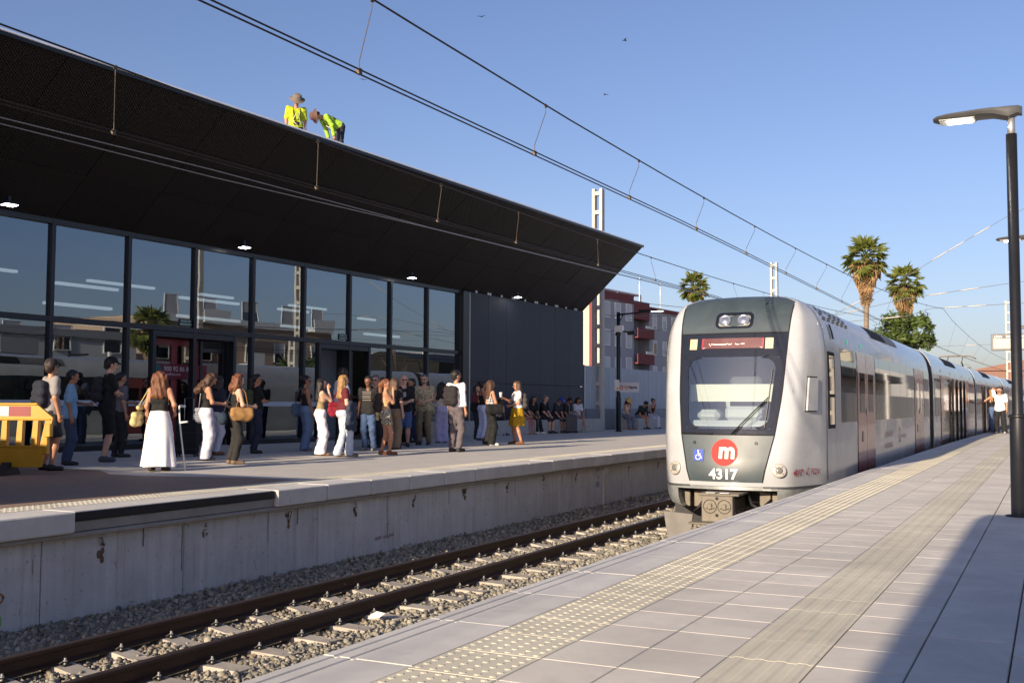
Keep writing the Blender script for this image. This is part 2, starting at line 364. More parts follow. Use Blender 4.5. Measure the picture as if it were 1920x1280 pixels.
# track-side wall of cast panels with streaks
def wall_mat():
    m = M('streaked_concrete', (.56, .555, .545), .9, var=.14, vs=2.4, bump=.2, bs=70, ov=.06)
    n, l, p = nodes(m); src = p.inputs['Base Color'].links[0].from_socket
    geo = n.new('ShaderNodeNewGeometry'); mp = n.new('ShaderNodeMapping'); mp.inputs['Scale'].default_value = (1, 5.5, .22)
    nz = n.new('ShaderNodeTexNoise'); nz.inputs['Scale'].default_value = 2.2; nz.inputs['Detail'].default_value = 7; nz.inputs['Roughness'].default_value = .7
    cr = n.new('ShaderNodeValToRGB'); e = cr.color_ramp; e.elements[0].position = .33; e.elements[0].color = (.76, .71, .65, 1); e.elements[1].position = .56; e.elements[1].color = (1, 1, 1, 1)
    e.elements.new(.43).color = (.95, .94, .92, 1); e.elements.new(.75).color = (1.2, 1.2, 1.2, 1)
    l.new(geo.outputs['Position'], mp.inputs[0]); l.new(mp.outputs[0], nz.inputs['Vector']); l.new(nz.outputs['Fac'], cr.inputs[0])
    n2 = n.new('ShaderNodeTexNoise'); n2.inputs['Scale'].default_value = 22; n2.inputs['Detail'].default_value = 3; l.new(geo.outputs['Position'], n2.inputs['Vector'])
    c2 = n.new('ShaderNodeValToRGB'); c2.color_ramp.elements[0].position = .28; c2.color_ramp.elements[0].color = (.45, .42, .4, 1); c2.color_ramp.elements[1].position = .36; c2.color_ramp.elements[1].color = (1, 1, 1, 1); l.new(n2.outputs['Fac'], c2.inputs[0])
    mx = n.new('ShaderNodeMix'); mx.data_type = 'RGBA'; mx.blend_type = 'MULTIPLY'; mx.inputs[0].default_value = .85
    l.new(src, mx.inputs[6]); l.new(cr.outputs[0], mx.inputs[7])
    m2 = n.new('ShaderNodeMix'); m2.data_type = 'RGBA'; m2.blend_type = 'MULTIPLY'; m2.inputs[0].default_value = .7
    l.new(mx.outputs[2], m2.inputs[6]); l.new(c2.outputs[0], m2.inputs[7]); l.new(m2.outputs[2], p.inputs['Base Color']); return m
WMAT = wall_mat()
wall = struct('platform_wall', MB().box(-8.7, -8.585, -20, 140, -1.34, -.2), M('joint_shadow', (.09, .08, .07), .95))
J = [-3, -1, 1.2, 3.4, 5.3, 7.18, 9.04, 11.45, 13.89, 16.4, 18.9, 21.6, 24.1, 26.6, 29.1, 31.6, 34.2, 37, 40]
for a, b in zip(J[:-1], J[1:]):
    m = MB(); dx = random.uniform(-.004, .004) + (-.05 if a > 21 else 0)
    m.bbox(-8.61, -8.5 + dx, a + .006, b - .006, -1.34, -.19, .006); obj('wall_panel', m, WMAT, wall)
m = MB(); m.bbox(-8.54, -8.47, 21.3, 21.62, -1.34, -.19, .01); obj('wall_pier', m, WMAT, wall)
MRUST = M('rust_stain', (.15, .095, .06), .95, var=.5, vs=30, bump=.6, bs=60)
MSTRK = M('rust_streak', (.20, .155, .115), .95, var=.25, vs=20)
for y in (7.89, 9.35, 10.83, 12.26, 13.77, 15.31, 16.83, 18.32, 19.88, 23, 25):
    m = MB(); dx = -.05 if y > 21.7 else 0
    sz_ = random.uniform(.6, 1.15)
    for k in range(random.randint(4, 8)): m.sphere((-8.496 + dx, y + random.gauss(0, .02) * sz_, -.41 + random.gauss(0, .05) * sz_), random.uniform(.010, .030) * sz_, 7, 5, (.45, 1, 1.5))
    for k in range(3): m.tube([(-8.485 + dx, y + random.gauss(0, .02), -.36 + random.gauss(0, .03)), (-8.465 + dx, y + random.gauss(0, .03), -.31 + random.gauss(0, .03))], .005, 5)
    obj('anchor_hole', m, MRUST, wall, smooth=True)
def wall_paint(name, pts, w, mt):
    m = MB(); n = len(pts)
    for (a, b), (c, d) in zip(pts[:-1], pts[1:]):
        L_ = math.hypot(c - a, d - b) or 1; px_, py_ = -(d - b) / L_ * w, (c - a) / L_ * w
        m.add([(-8.4935, a + px_, b + py_), (-8.4935, a - px_, b - py_), (-8.4935, c - px_, d - py_), (-8.4935, c + px_, d + py_)], [(0, 1, 2, 3)])
    return obj(name, m, mt, wall)
for k in range(34):
    y = random.uniform(4, 21); z1 = random.uniform(-.3, -.22); ln = random.choice([.25, .4, .7, .85]) * random.uniform(.7, 1.0)
    ws = random.uniform(.004, .011); pts = [(y + .004 * math.sin(j * 1.7 + k), z1 - ln * j / 6) for j in range(7)]
    if k % 3 == 0: wall_paint('rust_streak', pts, ws, MSTRK)
MDK = M('dark_scuff', (.10, .10, .105), .95)
for k in range(26):
    y = random.uniform(4.5, 21); z = random.uniform(-1.1, -.45); a = random.uniform(-.4, .4) + (PI / 2 if random.random() < .35 else 0); ln = random.uniform(.04, .16)
    wall_paint('scuff', [(y + ln * t * math.cos(a), z + ln * t * math.sin(a) + .01 * math.sin(t * 5 + k)) for t in (0, .3, .6, 1)], .0025, MDK)
wall_paint('graffiti', [(6.72 + .055 * math.cos(t * .6), -.72 + .045 * math.sin(t * .6)) for t in range(12)], .010, M('orange_spray', (.42, .17, .07), .9))
wall_paint('graffiti', [(6.68 + .06 * math.cos(t * .55 + 3.6) + .004 * t, -.935 + .075 * math.sin(t * .55 + 3.6)) for t in range(12)], .007, M('green_spray', (.20, .42, .12), .9))
for y, s_ in ((20.9, 'Hr'), (21.0, 'v'), (20.9, '50')):
    m = MB(); zz = {'Hr': -.34, 'v': -.49, '50': -.66}[s_]
    text(m, s_, .2, lambda a, b: Vector((-8.493, y + a, zz + b * .8))); obj('chalk_mark', m, M('blue_chalk', (.10, .22, .38), .9), wall)
m = MB(); text(m, 'llllllll  altaolnli', .07, lambda a, b: Vector((-8.492, 12.75 + a * 1.3, -.86 + b * 1.0 + .06 * a))); obj('pencil_mark', m, M('red_chalk', (.23, .10, .09), .9), wall)

# ------------------------------------------------------------------ ballast and track
m = MB(); xs = [-8.56, -8.2, -7.7, -7.3, -6.5, -6.1, -5.4, -4.8, -4.0, -2.6]; zs = [-1.03, -1.10, -1.155, -1.165, -1.165, -1.16, -1.15, -1.16, -1.17, -1.2]
ys = list(range(-10, 141, 2))
vs = [(x, y, z + random.uniform(-.012, .012)) for y in ys for x, z in zip(xs, zs)]; nx = len(xs)
m.add(vs, [(j * nx + i, j * nx + i + 1, (j + 1) * nx + i + 1, (j + 1) * nx + i) for j in range(len(ys) - 1) for i in range(nx - 1)])
struct('track_bed', m, M('ballast_fines', (.17, .16, .135), .95, var=.45, vs=28, bump=.9, bs=45))
def stones():
    ph = (1 + 5 ** .5) / 2
    base = np.array([(-1, ph, 0), (1, ph, 0), (-1, -ph, 0), (1, -ph, 0), (0, -1, ph), (0, 1, ph), (0, -1, -ph), (0, 1, -ph), (ph, 0, -1), (ph, 0, 1), (-ph, 0, -1), (-ph, 0, 1)]) / 1.9
    tri = np.array([(0,11,5),(0,5,1),(0,1,7),(0,7,10),(0,10,11),(1,5,9),(5,11,4),(11,10,2),(10,7,6),(7,1,8),(3,9,4),(3,4,2),(3,2,6),(3,6,8),(3,8,9),(4,9,5),(2,4,11),(6,2,10),(8,6,7),(9,8,1)])
    zone = []
    def zn(y0, y1, x0, x1, dens, r0, r1):
        n = int((y1 - y0) * (x1 - x0) * dens)
        zone.append(np.stack([RNG.uniform(x0, x1, n), RNG.uniform(y0, y1, n), RNG.uniform(r0, r1, n)], 1))
    zn(3.2, 9, -8.5, -4.3, 620, .018, .038); zn(9, 15, -8.5, -4.3, 420, .02, .040); zn(15, 34, -8.5, -4.4, 200, .024, .046); zn(13.5, 17.5, -6.2, -3, 300, .02, .04)
    q = np.concatenate(zone); n = len(q)
    zb = np.interp(q[:, 0], xs, zs) + RNG.uniform(-.012, .014, n)
    # keep the sleepers' upper faces and the rails mostly clear
    sl_ = np.abs(((q[:, 1] - 4.05 + .3) % .6) - .3); on = (sl_ < .11) & (np.abs(q[:, 0] + 6.915) < .80)
    rail = (np.abs(np.abs(q[:, 0] + 6.915) - .515) < .10)
    keep = ~((on & (RNG.random(n) < .93)) | rail); q = q[keep]; zb = zb[keep]; n = len(q)
    A = RNG.normal(size=(n, 3, 3)); Q, _ = np.linalg.qr(A)
    S = RNG.uniform(.5, 1.3, (n, 1, 3))
    V = base[None] * (1 + RNG.uniform(-.42, .30, (n, 12, 1)))
    V = (V * S) @ Q * q[:, 2][:, None, None] + np.stack([q[:, 0], q[:, 1], zb], 1)[:, None, :]
    F = tri[None] + (np.arange(n) * 12)[:, None, None]
    me = bpy.data.meshes.new('ballast'); me.vertices.add(n * 12); me.vertices.foreach_set('co', V.ravel())
    me.loops.add(n * 60); me.loops.foreach_set('vertex_index', F.ravel().astype(np.int32)); me.polygons.add(n * 20)
    me.polygons.foreach_set('loop_start', np.arange(0, n * 60, 3, dtype=np.int32))
    at = me.attributes.new('shade', 'FLOAT', 'FACE'); at.data.foreach_set('value', np.repeat(RNG.normal(1, .26, n), 20).astype(np.float32))
    rs_ = np.exp(-((np.abs(np.abs(q[:, 0] + 6.915) - .515) - .08) / .16) ** 2) * RNG.uniform(.2, 1.0, n); a2 = me.attributes.new('rust', 'FLOAT', 'FACE'); a2.data.foreach_set('value', np.repeat(rs_, 20).astype(np.float32))
    me.update(calc_edges=True); me.validate()
    mt = M('ballast_stone', (.25, .228, .18), .9, var=.2, vs=60, bump=.25, bs=150)
    nn, l, p = nodes(mt); src = p.inputs['Base Color'].links[0].from_socket
    a = nn.new('ShaderNodeAttribute'); a.attribute_name = 'shade'; v = nn.new('ShaderNodeVectorMath'); v.operation = 'SCALE'
    l.new(src, v.inputs[0]); l.new(a.outputs['Fac'], v.inputs['Scale'])
    a3 = nn.new('ShaderNodeAttribute'); a3.attribute_name = 'rust'; rx_ = nn.new('ShaderNodeMix'); rx_.data_type = 'RGBA'; rx_.inputs[7].default_value = (.105, .062, .035, 1); rm_ = nn.new('ShaderNodeMath'); rm_.operation = 'MULTIPLY'; rm_.inputs[1].default_value = .75
    l.new(a3.outputs['Fac'], rm_.inputs[0]); l.new(rm_.outputs[0], rx_.inputs[0]); l.new(v.outputs[0], rx_.inputs[6]); l.new(rx_.outputs[2], p.inputs['Base Color'])
    me.materials.append(mt); tag(link('ballast', me), 'grey crushed stone ballast between the two platforms', 'gravel', kind='stuff')
stones()
def rail_mesh(x, ya, yb, top=-.97):
    pr = [(-.065, -.15), (.065, -.15), (.065, -.138), (.012, -.118), (.010, -.045), (.034, -.034), (.034, -.008), (.027, 0), (-.027, 0), (-.034, -.008), (-.034, -.034), (-.010, -.045), (-.012, -.118), (-.065, -.138)]
    b = MB(); yl = [ya] + [y for y in range(26, 140, 6) if ya < y < yb] + [yb]; n = len(pr)
    vs = [(x + u + xoff(y), y, top + v) for y in yl for u, v in pr]
    fs = [(i * n + k, i * n + (k + 1) % n, (i + 1) * n + (k + 1) % n, (i + 1) * n + k) for i in range(len(yl) - 1) for k in range(n)]
    b.add(vs, fs); b.mi = [1 if (j % n) in (6, 7, 8) else 0 for j in range(len(fs))]; return b
slp = MB()
def sleeper_mesh():
    b = MB(); pr = []
    st = [(-.98, .19), (-.72, .20), (-.40, .20), (-.2, .165), (.2, .165), (.40, .20), (.72, .20), (.98, .19)]
    vs = []
    for x, h in st:
        for yy_, hh in ((-.13, 0), (.13, 0), (.125, h * .5), (.095, h), (-.095, h), (-.125, h * .5)): vs.append((x, yy_, hh - .195))
    n = 6; fs = [(i * n + k, (i + 1) * n + k, (i + 1) * n + (k + 1) % n, i * n + (k + 1) % n) for i in range(len(st) - 1) for k in range(n)] + [tuple(range(n)), tuple((len(st) - 1) * n + k for k in range(n - 1, -1, -1))]
    b.add(vs, fs); return b.mesh('sleeper', M('sleeper_concrete', (.37, .33, .275), .9, var=.18, vs=7, bump=.2, bs=80, ov=.08))
def clip_mesh():
    b = MB(); b.bbox(-.045, .045, -.055, .055, 0, .014, .004); b.tube([(-.03, -.05, .02), (0, -.03, .04), (.02, 0, .03), (0, .03, .04), (-.03, .05, .02)], .009, 6)
    b.m = 1; b.lathe([(.016, .012), (.016, .03), (.022, .032), (.022, .05), (.012, .056), (.012, .075), (0, .078)], 8); return b.mesh('clip', [C_darkmetal, C_steel])
SM, CLM = sleeper_mesh(), clip_mesh()
def track(xc, label, ya, ns, yb, clips):
    t = thing('railway_track', label, 'railway track', (xc, ya, -1.12))
    for s_ in (-1, 1): obj('rail', rail_mesh(xc + s_ * .515, ya, yb), [C_rust, C_railtop], t)
    for i in range(ns):
        y = 4.05 + (i - 4) * .6
        s = link('sleeper', SM, t, wmat(t).inverted() @ Matrix.Translation((xc + xoff(y), y, -1.122)))
        if i < clips:
            for a in (-1, 1):
                for b in (-1, 1): link('clip', CLM, s, Matrix.Translation((a * .515 + b * .108, 0, .003)) @ Matrix.Scale(.82, 4) @ Matrix.Rotation(0 if b > 0 else PI, 4, 'Z'))
track(-6.915, 'rusty metre gauge track on concrete sleepers in front of the left platform', -8, 70, 138, 36)
track(-4.26, 'track hidden below the right platform edge under the white train', -8, 40, 138, 0)
m = MB(); m.lathe([(0, 0), (.033, .002), (.035, .02), (.035, .15), (.03, .175), (.014, .2), (.014, .22)], 12, Matrix.Translation((-7.62, 10.6, -1.06)) @ Matrix.Rotation(R(88), 4, 'Y') @ Matrix.Rotation(.4, 4, 'X'))
at_base('plastic_bottle', m, glass_mat('clear_plastic', (.75, .85, .9), (.9, .95, 1), .12, 1.5, .1), (-7.62, 10.6, -1.06), 'crushed clear plastic bottle lying on the ballast by the wall', 'bottle', smooth=True)
m = MB(); m.bbox(-.06, .07, -.02, .03, 0, .012, .004); m.bbox(.0, .05, -.03, .0, .01, .02, .004)
o = at_base('paper_scrap', MB().add([(-6.17 + x, 9.15 + y, -1.10 + z) for x, y, z in ((0, 0, 0), (.13, .02, .02), (.15, .10, .05), (.05, .13, .01), (-.02, .08, .03), (.07, .06, .07))], [(0, 1, 5), (1, 2, 5), (2, 3, 5), (3, 4, 5), (4, 0, 5), (0, 4, 3, 2, 1)]), C_white, (-6.17, 9.15, -1.10), 'crumpled white paper scrap beside the near rail', 'litter')
# ------------------------------------------------------------------ station building (local frame: x out towards the track, y along the facade, z up)
st = thing('station_building', 'long dark station building with glass front and a flaring mesh clad canopy', 'station', (-18.75, 16.57, 0), -R(3))
BT = wmat(st)
S0, S1, SW = -45.0, 15.42, 24.83
G_FAC = glass_mat('facade_glass', (.42, .47, .50), (.80, .90, 1.0), .16, 1.75, waves=.05)
def bp(name, mb, mt, parent=st, **k): return obj(name, mb, mt, parent, local=True, **k)
C_int = M('interior_wall', (.30, .31, .31), .8, var=.05)
C_intd = M('interior_dark', (.05, .05, .052), .7, var=.1)
bp('interior_floor', MB().box(-8, -.06, -14, S1, -.02, .012), M('interior_tiles', (.26, .26, .25), .35, var=.05))
bp('back_wall', MB().box(-8.2, -8, -14, S1, 0, 4.9), C_int)
bp('ceiling', MB().box(-8.2, -.05, -14, S1, 4.86, 4.98), C_intd)
bp('end_wall', MB().box(-8.2, -.08, S1, S1 + .12, 0, 4.9), C_intd)
bp('partition', MB().box(-8, -2.2, -2.0, -1.85, 0, 3.1).box(-3.4, -3.25, 4.9, 8.0, 0, 2.9).box(-8, -1.2, 10.6, 10.75, 0, 3.4), C_intd)
bp('kiosk', MB().bbox(-4.6, -3.0, 5.4, 7.4, 0, 2.4, .03).bbox(-4.5, -2.9, 11.5, 13.6, 0, 1.1, .03), M('kiosk_red', (.20, .02, .025), .4))
bp('inner_screen', MB().box(-1.5, -1.42, 9.15, 11.4, 0.02, 2.75), M('screen_grey', (.42, .43, .42), .6))
bp('counter', MB().bbox(-6, -5, -.5, 4.2, 0, 1.15, .02).bbox(-5.6, -5.45, -1, 4.4, 1.9, 3.0, .02), M('counter_green', (.10, .20, .14), .5))
LEDM = M('strip_light', (1, .98, .95), .5, var=0, emit=.8)
for n_, z_, s_ in ((-2.4, 3.35, -7.2), (-3.6, 4.0, -6), (-5.0, 4.35, -8), (-6.6, 3.3, -7)):
    for q_ in range(6):
        s = s_ + q_ * 4.1; bp('strip_light', MB().box(n_ - .07, n_ + .07, s, s + (2.3, 1.4, 1.9)[q_ % 3], z_, z_ + .07), LEDM)
# facade grid
BAYS = [-0.66 + 2.01 * i for i in range(-4, 9)]
ZT0, ZT1, ZTOP = 2.74, 2.86, 4.80
for i, s in enumerate(BAYS): bp('mullion', MB().bbox(-.10, .06, s - .045, s + .045, .0, ZTOP + .06, .004), C_frame)
bp('head_beam', MB().bbox(-.10, .05, BAYS[0], S1, ZTOP, ZTOP + .12, .004), C_black)
DOORS = ((2.12, 4.72), (8.05, 10.32))
for a, b in zip(BAYS[:-1], BAYS[1:]):
    a0, b0 = a + .045, b - .045
    bp('transom', MB().bbox(-.095, .055, a0, b0, ZT0, ZT1, .004), C_frame)
    s_mid = (a0 + b0) / 2; tilt = lambda: Matrix.Translation((-.026, s_mid, 0)) @ Matrix.Rotation(R(random.uniform(-.16, .16)), 4, 'Z')
    bp('glass_pane', MB().box(-.006, .006, a0 - s_mid, b0 - s_mid, ZT1, ZTOP, tilt()), G_FAC)
    segs = [(a0, b0)]
    for d0, d1 in DOORS:
        nx_ = []
        for p, q in segs:
            if d1 <= p or d0 >= q: nx_.append((p, q)); continue
            if d0 - p > .15: nx_.append((p, d0 - .05))
            if q - d1 > .15: nx_.append((d1 + .05, q))
        segs = nx_
    for p, q in segs:
        bp('glass_pane', MB().box(-.006, .006, p - s_mid, q - s_mid, .12, ZT0, tilt()), G_FAC)
        bp('safety_strip', MB().box(-.016, -.008, p, q, .98, 1.10), M('frosted_strip', (.50, .51, .56), .5, var=.03))
        bp('sill', MB().bbox(-.09, .05, p, q, .0, .12, .006), C_black)
for d0, d1 in DOORS:
    bp('door_frame', MB().bbox(-.12, .06, d0 - .05, d0 + .05, 0, 2.735, .005).bbox(-.12, .06, d1 - .05, d1 + .05, 0, 2.735, .005).bbox(-.6, .05, d0 + .05, d1 - .05, 2.6, 2.735, .005), C_frame)
G_DOOR = glass_mat('door_glass', (.35, .36, .36), (.9, .93, 1), .08, 1.5)
for a, b in ((2.18, 3.0), (3.0, 3.75)):
    f = bp('red_door_leaf', MB().bbox(-.30, -.24, a, a + .09, .03, 2.58, .004).bbox(-.30, -.24, b - .09, b, .03, 2.58, .004).bbox(-.30, -.24, a + .09, b - .09, 2.42, 2.58, .004).bbox(-.30, -.24, a + .09, b - .09, .03, .3, .004), C_red)
    bp('pane', MB().box(-.275, -.265, a + .09, b - .09, .3, 2.42), G_DOOR, f)
f = bp('side_leaf', MB().bbox(-.24, -.18, 3.78, 3.86, .03, 2.58, .004).bbox(-.24, -.18, 4.55, 4.66, .03, 2.58, .004).bbox(-.24, -.18, 3.86, 4.55, 2.3, 2.4, .004), C_frame)
bp('pane', MB().box(-.215, -.205, 3.86, 4.55, .1, 2.3), G_DOOR, f)
bn = bp('banner', MB().bbox(-.22, -.2, 2.18, 4.02, 1.62, 1.98, .003), M('banner_red', (.17, .008, .02), .5))
fb = lambda x, y: Vector((-.196, 2.22 + x, 1.66 + y))
bp('emblem', disc(MB(), .22, .17, .13, fb, 18), M('banner_teal', (.02, .12, .11), .5), bn)
mm = MB(); text(mm, '900 92 86 86', .16, lambda x, y: fb(.42 + x, .15 + y), .004); text(mm, 'lssonflorss.com', .085, lambda x, y: fb(.42 + x, .05 + y), .002)
bp('lettering', mm, M('banner_print', (.55, .42, .42), .5, var=0), bn)
for s_, k in ((2.90, 0), (8.92, 0)):
    sg = bp('exit_sign', MB().bbox(-.012, .004, s_, s_ + .40, 2.885, 3.06, .002), M('exit_green', (.012, .06, .045), .5))
    mm = MB(); text(mm, 'SALIDA DE', .062, lambda x, y: Vector((.006, s_ + .20 + x, 2.99 + y)), .0015, 'CENTER'); text(mm, 'EMERGENCIA', .058, lambda x, y: Vector((.006, s_ + .20 + x, 2.915 + y)), .0015, 'CENTER')
    bp('lettering', mm, M('sign_white', (.62, .68, .62), .5, var=0), sg)
# end pilaster and dark cladding
bp('pilaster', MB().bbox(-.1, .16, S1 - .04, S1 + .34, 0, 4.9, .008), C_black)
bp('trim_strip', MB().bbox(.0, .17, S1 + .345, S1 + .40, .5, 4.86, .004), M('pale_trim', (.5, .46, .38), .5))
m_clad = M('slate_cladding', (.026, .030, .044), .55, var=.3, vs=1.6, bump=.1, bs=40, stretch=(1, 2.2, .25), ov=.12)
n_p = 7; wdt = (SW - (S1 + .42)) / n_p
for i in range(n_p):
    a = S1 + .42 + i * wdt
    for z0, z1 in ((.50, 1.80), (1.812, 4.92)): bp('wall_panel', MB().bbox(-.05, random.uniform(.098, .104), a + .004, a + wdt - .004, z0, z1, .004), m_clad)
bp('wall_core', MB().box(-8, -.06, S1 + .12, SW, 0, 4.9).box(-12.2, -8.2, S0, SW, 0, 6.7).box(-8.2, -.05, S0, -14, 0, 4.9), C_intd)
bp('side_wall', MB().box(-.02, .08, S0, BAYS[0] - .05, 0, 4.9), m_clad)
mcl = M('white_clip', (.8, .8, .8), .5, var=0)
for i, s in enumerate((16.2, 17.0, 17.15, 17.95, 18.75, 18.9, 19.7, 20.5, 20.65, 21.4, 22.2, 22.35, 23.1, 23.9, 24.05)): bp('bracket', MB().box(.12, .16, s, s + .07, 4.90, 4.98), mcl)
# flaring canopy clad in expanded metal panels
Z0, Z1, OV = 4.87, 7.40, 3.0
SL = math.hypot(Z1 - Z0, OV)
def mesh_mat():
    m = M('expanded_mesh', (.02, .018, .015), .45, metal=.4, var=.0)
    n, l, p = nodes(m); tc = n.new('ShaderNodeTexCoord'); sx = n.new('ShaderNodeSeparateXYZ'); l.new(tc.outputs['Object'], sx.inputs[0])
    def mth(op, a, b=None):
        q = n.new('ShaderNodeMath'); q.operation = op
        for i, v in enumerate((a, b)):
            if v is None: continue
            if isinstance(v, (int, float)): q.inputs[i].default_value = v
            else: l.new(v, q.inputs[i])
        return q.outputs[0]
    u = mth('MULTIPLY', sx.outputs[0], PI / .075); v = mth('MULTIPLY', sx.outputs[1], PI / .055)
    a = mth('ABSOLUTE', mth('SINE', mth('ADD', u, v))); b = mth('ABSOLUTE', mth('SINE', mth('SUBTRACT', u, v)))
    h = mth('MINIMUM', a, b)
    cr = n.new('ShaderNodeValToRGB'); e = cr.color_ramp; e.elements[0].position = .25; e.elements[0].color = (.046, .034, .025, 1); e.elements[1].position = .5; e.elements[1].color = (.0025, .0022, .002, 1)
    oi = n.new('ShaderNodeObjectInfo'); mr = n.new('ShaderNodeMapRange'); mr.inputs['To Min'].default_value = .8; mr.inputs['To Max'].default_value = 1.15; l.new(oi.outputs['Random'], mr.inputs[0])
    vs = n.new('ShaderNodeVectorMath'); vs.operation = 'SCALE'; l.new(h, cr.inputs[0]); l.new(cr.outputs[0], vs.inputs[0]); l.new(mr.outputs[0], vs.inputs['Scale']); l.new(vs.outputs[0], p.inputs['Base Color'])
    bu = n.new('ShaderNodeBump'); bu.inputs['Strength'].default_value = .8; bu.inputs['Distance'].default_value = .01; bu.invert = True; l.new(h, bu.inputs['Height']); l.new(bu.outputs[0], p.inputs['Normal'])
    return m
MM = mesh_mat()
ca, sa = OV / SL, (Z1 - Z0) / SL
Tc = Matrix(((0, ca, sa, 0), (1, 0, 0, 0), (0, sa, -ca, Z0), (0, 0, 0, 1)))     # panel frame: x along the facade, y up the slope, z outwards
PW = 2.01; rows = [0, 1.31, 2.62, SL]
pm = [MB().bbox(.004, PW - .004, r0 + .006 - r0, r1 - r0 - .006, -.03, 0, .006).mesh('mesh_panel', MM) for r0, r1 in zip(rows[:-1], rows[1:])]
for i in range(-9, 12):
    s = -0.66 + 2.01 * i
    if s + PW > SW + .2: continue
    for k, r0 in enumerate(rows[:-1]): link('mesh_panel', pm[k], st, Tc @ Matrix.Translation((s, r0, random.uniform(-.004, .004))))
s = -0.66 + 2.01 * 12
tip = 24.35
for k, (r0, r1) in enumerate(zip(rows[:-1], rows[1:])):
    e0 = SW + (tip - SW) * r0 / SL; e1 = SW + (tip - SW) * r1 / SL; s_ = -0.66 + 2.01 * 12 + 0.0
    s_ = -0.66 + 2.01 * 12
    b = MB(); b.prism([(s_ - .0 + .008, r0 + .006), (e0, r0 + .006), (e1, r1 - .006), (s_ + .008, r1 - .006)], -.03, 0, lambda u, v, t: Tc @ Vector((u, v, t))); bp('mesh_panel', b, MM)
bp('canopy_core', MB().add([Vector(p) for p in ((-.05, S0, Z0 + .06), (-.05, SW - .03, Z0 + .06), (OV - .06, tip - .04, Z1), (OV - .06, S0, Z1), (-.3, S0, Z0 + .06), (-.3, SW - .03, Z0 + .06), (OV - .3, tip - .04, Z1), (OV - .3, S0, Z1))], [(0, 1, 2, 3), (7, 6, 5, 4), (0, 4, 5, 1), (3, 2, 6, 7), (1, 5, 6, 2), (0, 3, 7, 4)]), C_rubber)
bp('roof_edge', MB().prism([(OV - .30, Z1 + .09), (OV - .30, Z1 - .005), (OV + .03, Z1 - .005), (OV + .03, Z1 + .006), (OV - .02, Z1 + .055), (OV - .10, Z1 + .085)], S0, tip + .02, lambda u, v, t: Vector((u, t, v))), M('roof_edge_metal', (.72, .73, .75), .4, var=.05))
bp('roof_edge_shadow_gap', MB().box(OV - .02, OV + .005, S0, tip, Z1 - .07, Z1 - .008), C_black)
bp('roof_walkway', MB().box(1.2, 2.15, 5.6, 7.0, 6.9, 7.35), C_white)
bp('roof', MB().box(-12.2, 2.18, S0, tip - .6, 6.72, 6.9), M('roof_gravel', (.3, .29, .27), .9))
lm = M('flood_lens', (1, .97, 1), .4, var=0, emit=14.0)
for s in (-8.7, -2.03, 4.54, 11.86, 18.57):
    x, z = .36, 5.13
    T = Matrix.Translation((x + .12, s, z - .17)) @ Matrix.Rotation(R(-6), 4, 'Y')
    f = bp('floodlight', MB().bbox(-.10, .10, -.15, .15, -.02, .03, .01, T).bbox(-.02, .02, -.03, .03, .03, .16, .004, T), C_frame)
    bp('lens', MB().box(-.085, .085, -.135, .135, -.024, -.021, T), lm, f)

# benches, low wall and fence beyond the building
bt = thing('concrete_bench', 'long grey concrete block bench at the foot of the dark station wall', 'bench', BT @ Vector((.5, 13.4, 0)), -R(3))
tb = lambda name, mb, mt, par: link(name, mb.mesh(name, mt, False, wmat(par).inverted() @ BT), par)
C_bench = M('bench_concrete', (.40, .385, .36), .85, var=.12, vs=3, bump=.15, bs=120, ov=.06)
bl = [13.4, 16.9, 19.3, 21.9, 24.7]
for a, b in zip(bl[:-1], bl[1:]): tb('bench_block', MB().bbox(.11, 1.1, a + .004, b - .004, 0, .50, .012), C_bench, bt)
bt2 = thing('concrete_bench', 'grey concrete block bench below the slatted metal fence', 'bench', BT @ Vector((.5, 28.4, 0)), -R(3))
for a, b in zip((28.3, 30.6, 33.0, 35.4, 38), (30.6, 33.0, 35.4, 38, 41)): tb('bench_block', MB().bbox(.11, 1.1, a + .004, b - .004, 0, .48, .012), C_bench, bt2)
lw = thing('low_wall', 'low grey wall carrying the slatted fence', 'wall', BT @ Vector((0, 25, 0)), -R(3))
tb('wall_body', MB().bbox(-.2, .1, 24.9, 60, 0, .9, .01), M('low_wall_render', (.30, .31, .33), .85, var=.1), lw)
tb('grey_panel', MB().bbox(.10, .16, 25.0, 27.9, .02, .88, .01), M('grey_panel', (.16, .17, .19), .6), lw)
fe = thing('slat_fence', 'tall fence of vertical grey metal slats beyond the station', 'fence', BT @ Vector((0, 25, .9)), -R(3))
sm_ = MB().bbox(-.03, .03, -.055, .055, 0, 1.80, .008).mesh('slat', M('fence_metal', (.43, .48, .53), .5, metal=.15, var=.08, ov=.06))
for i in range(110):
    s = 25.3 + i * .165; link('slat', sm_, fe, wmat(fe).inverted() @ BT @ Matrix.Translation((-.05, s, .9)))
tb('rail', MB().bbox(-.12, -.085, 25.1, 43.5, 1.25, 1.32, .004).bbox(-.12, -.085, 25.1, 43.5, 2.3, 2.37, .004), C_steel, fe)
tb('corner_post', MB().bbox(-.05, .05, 25.02, 25.12, 0, 2.72, .006), C_steel, fe)

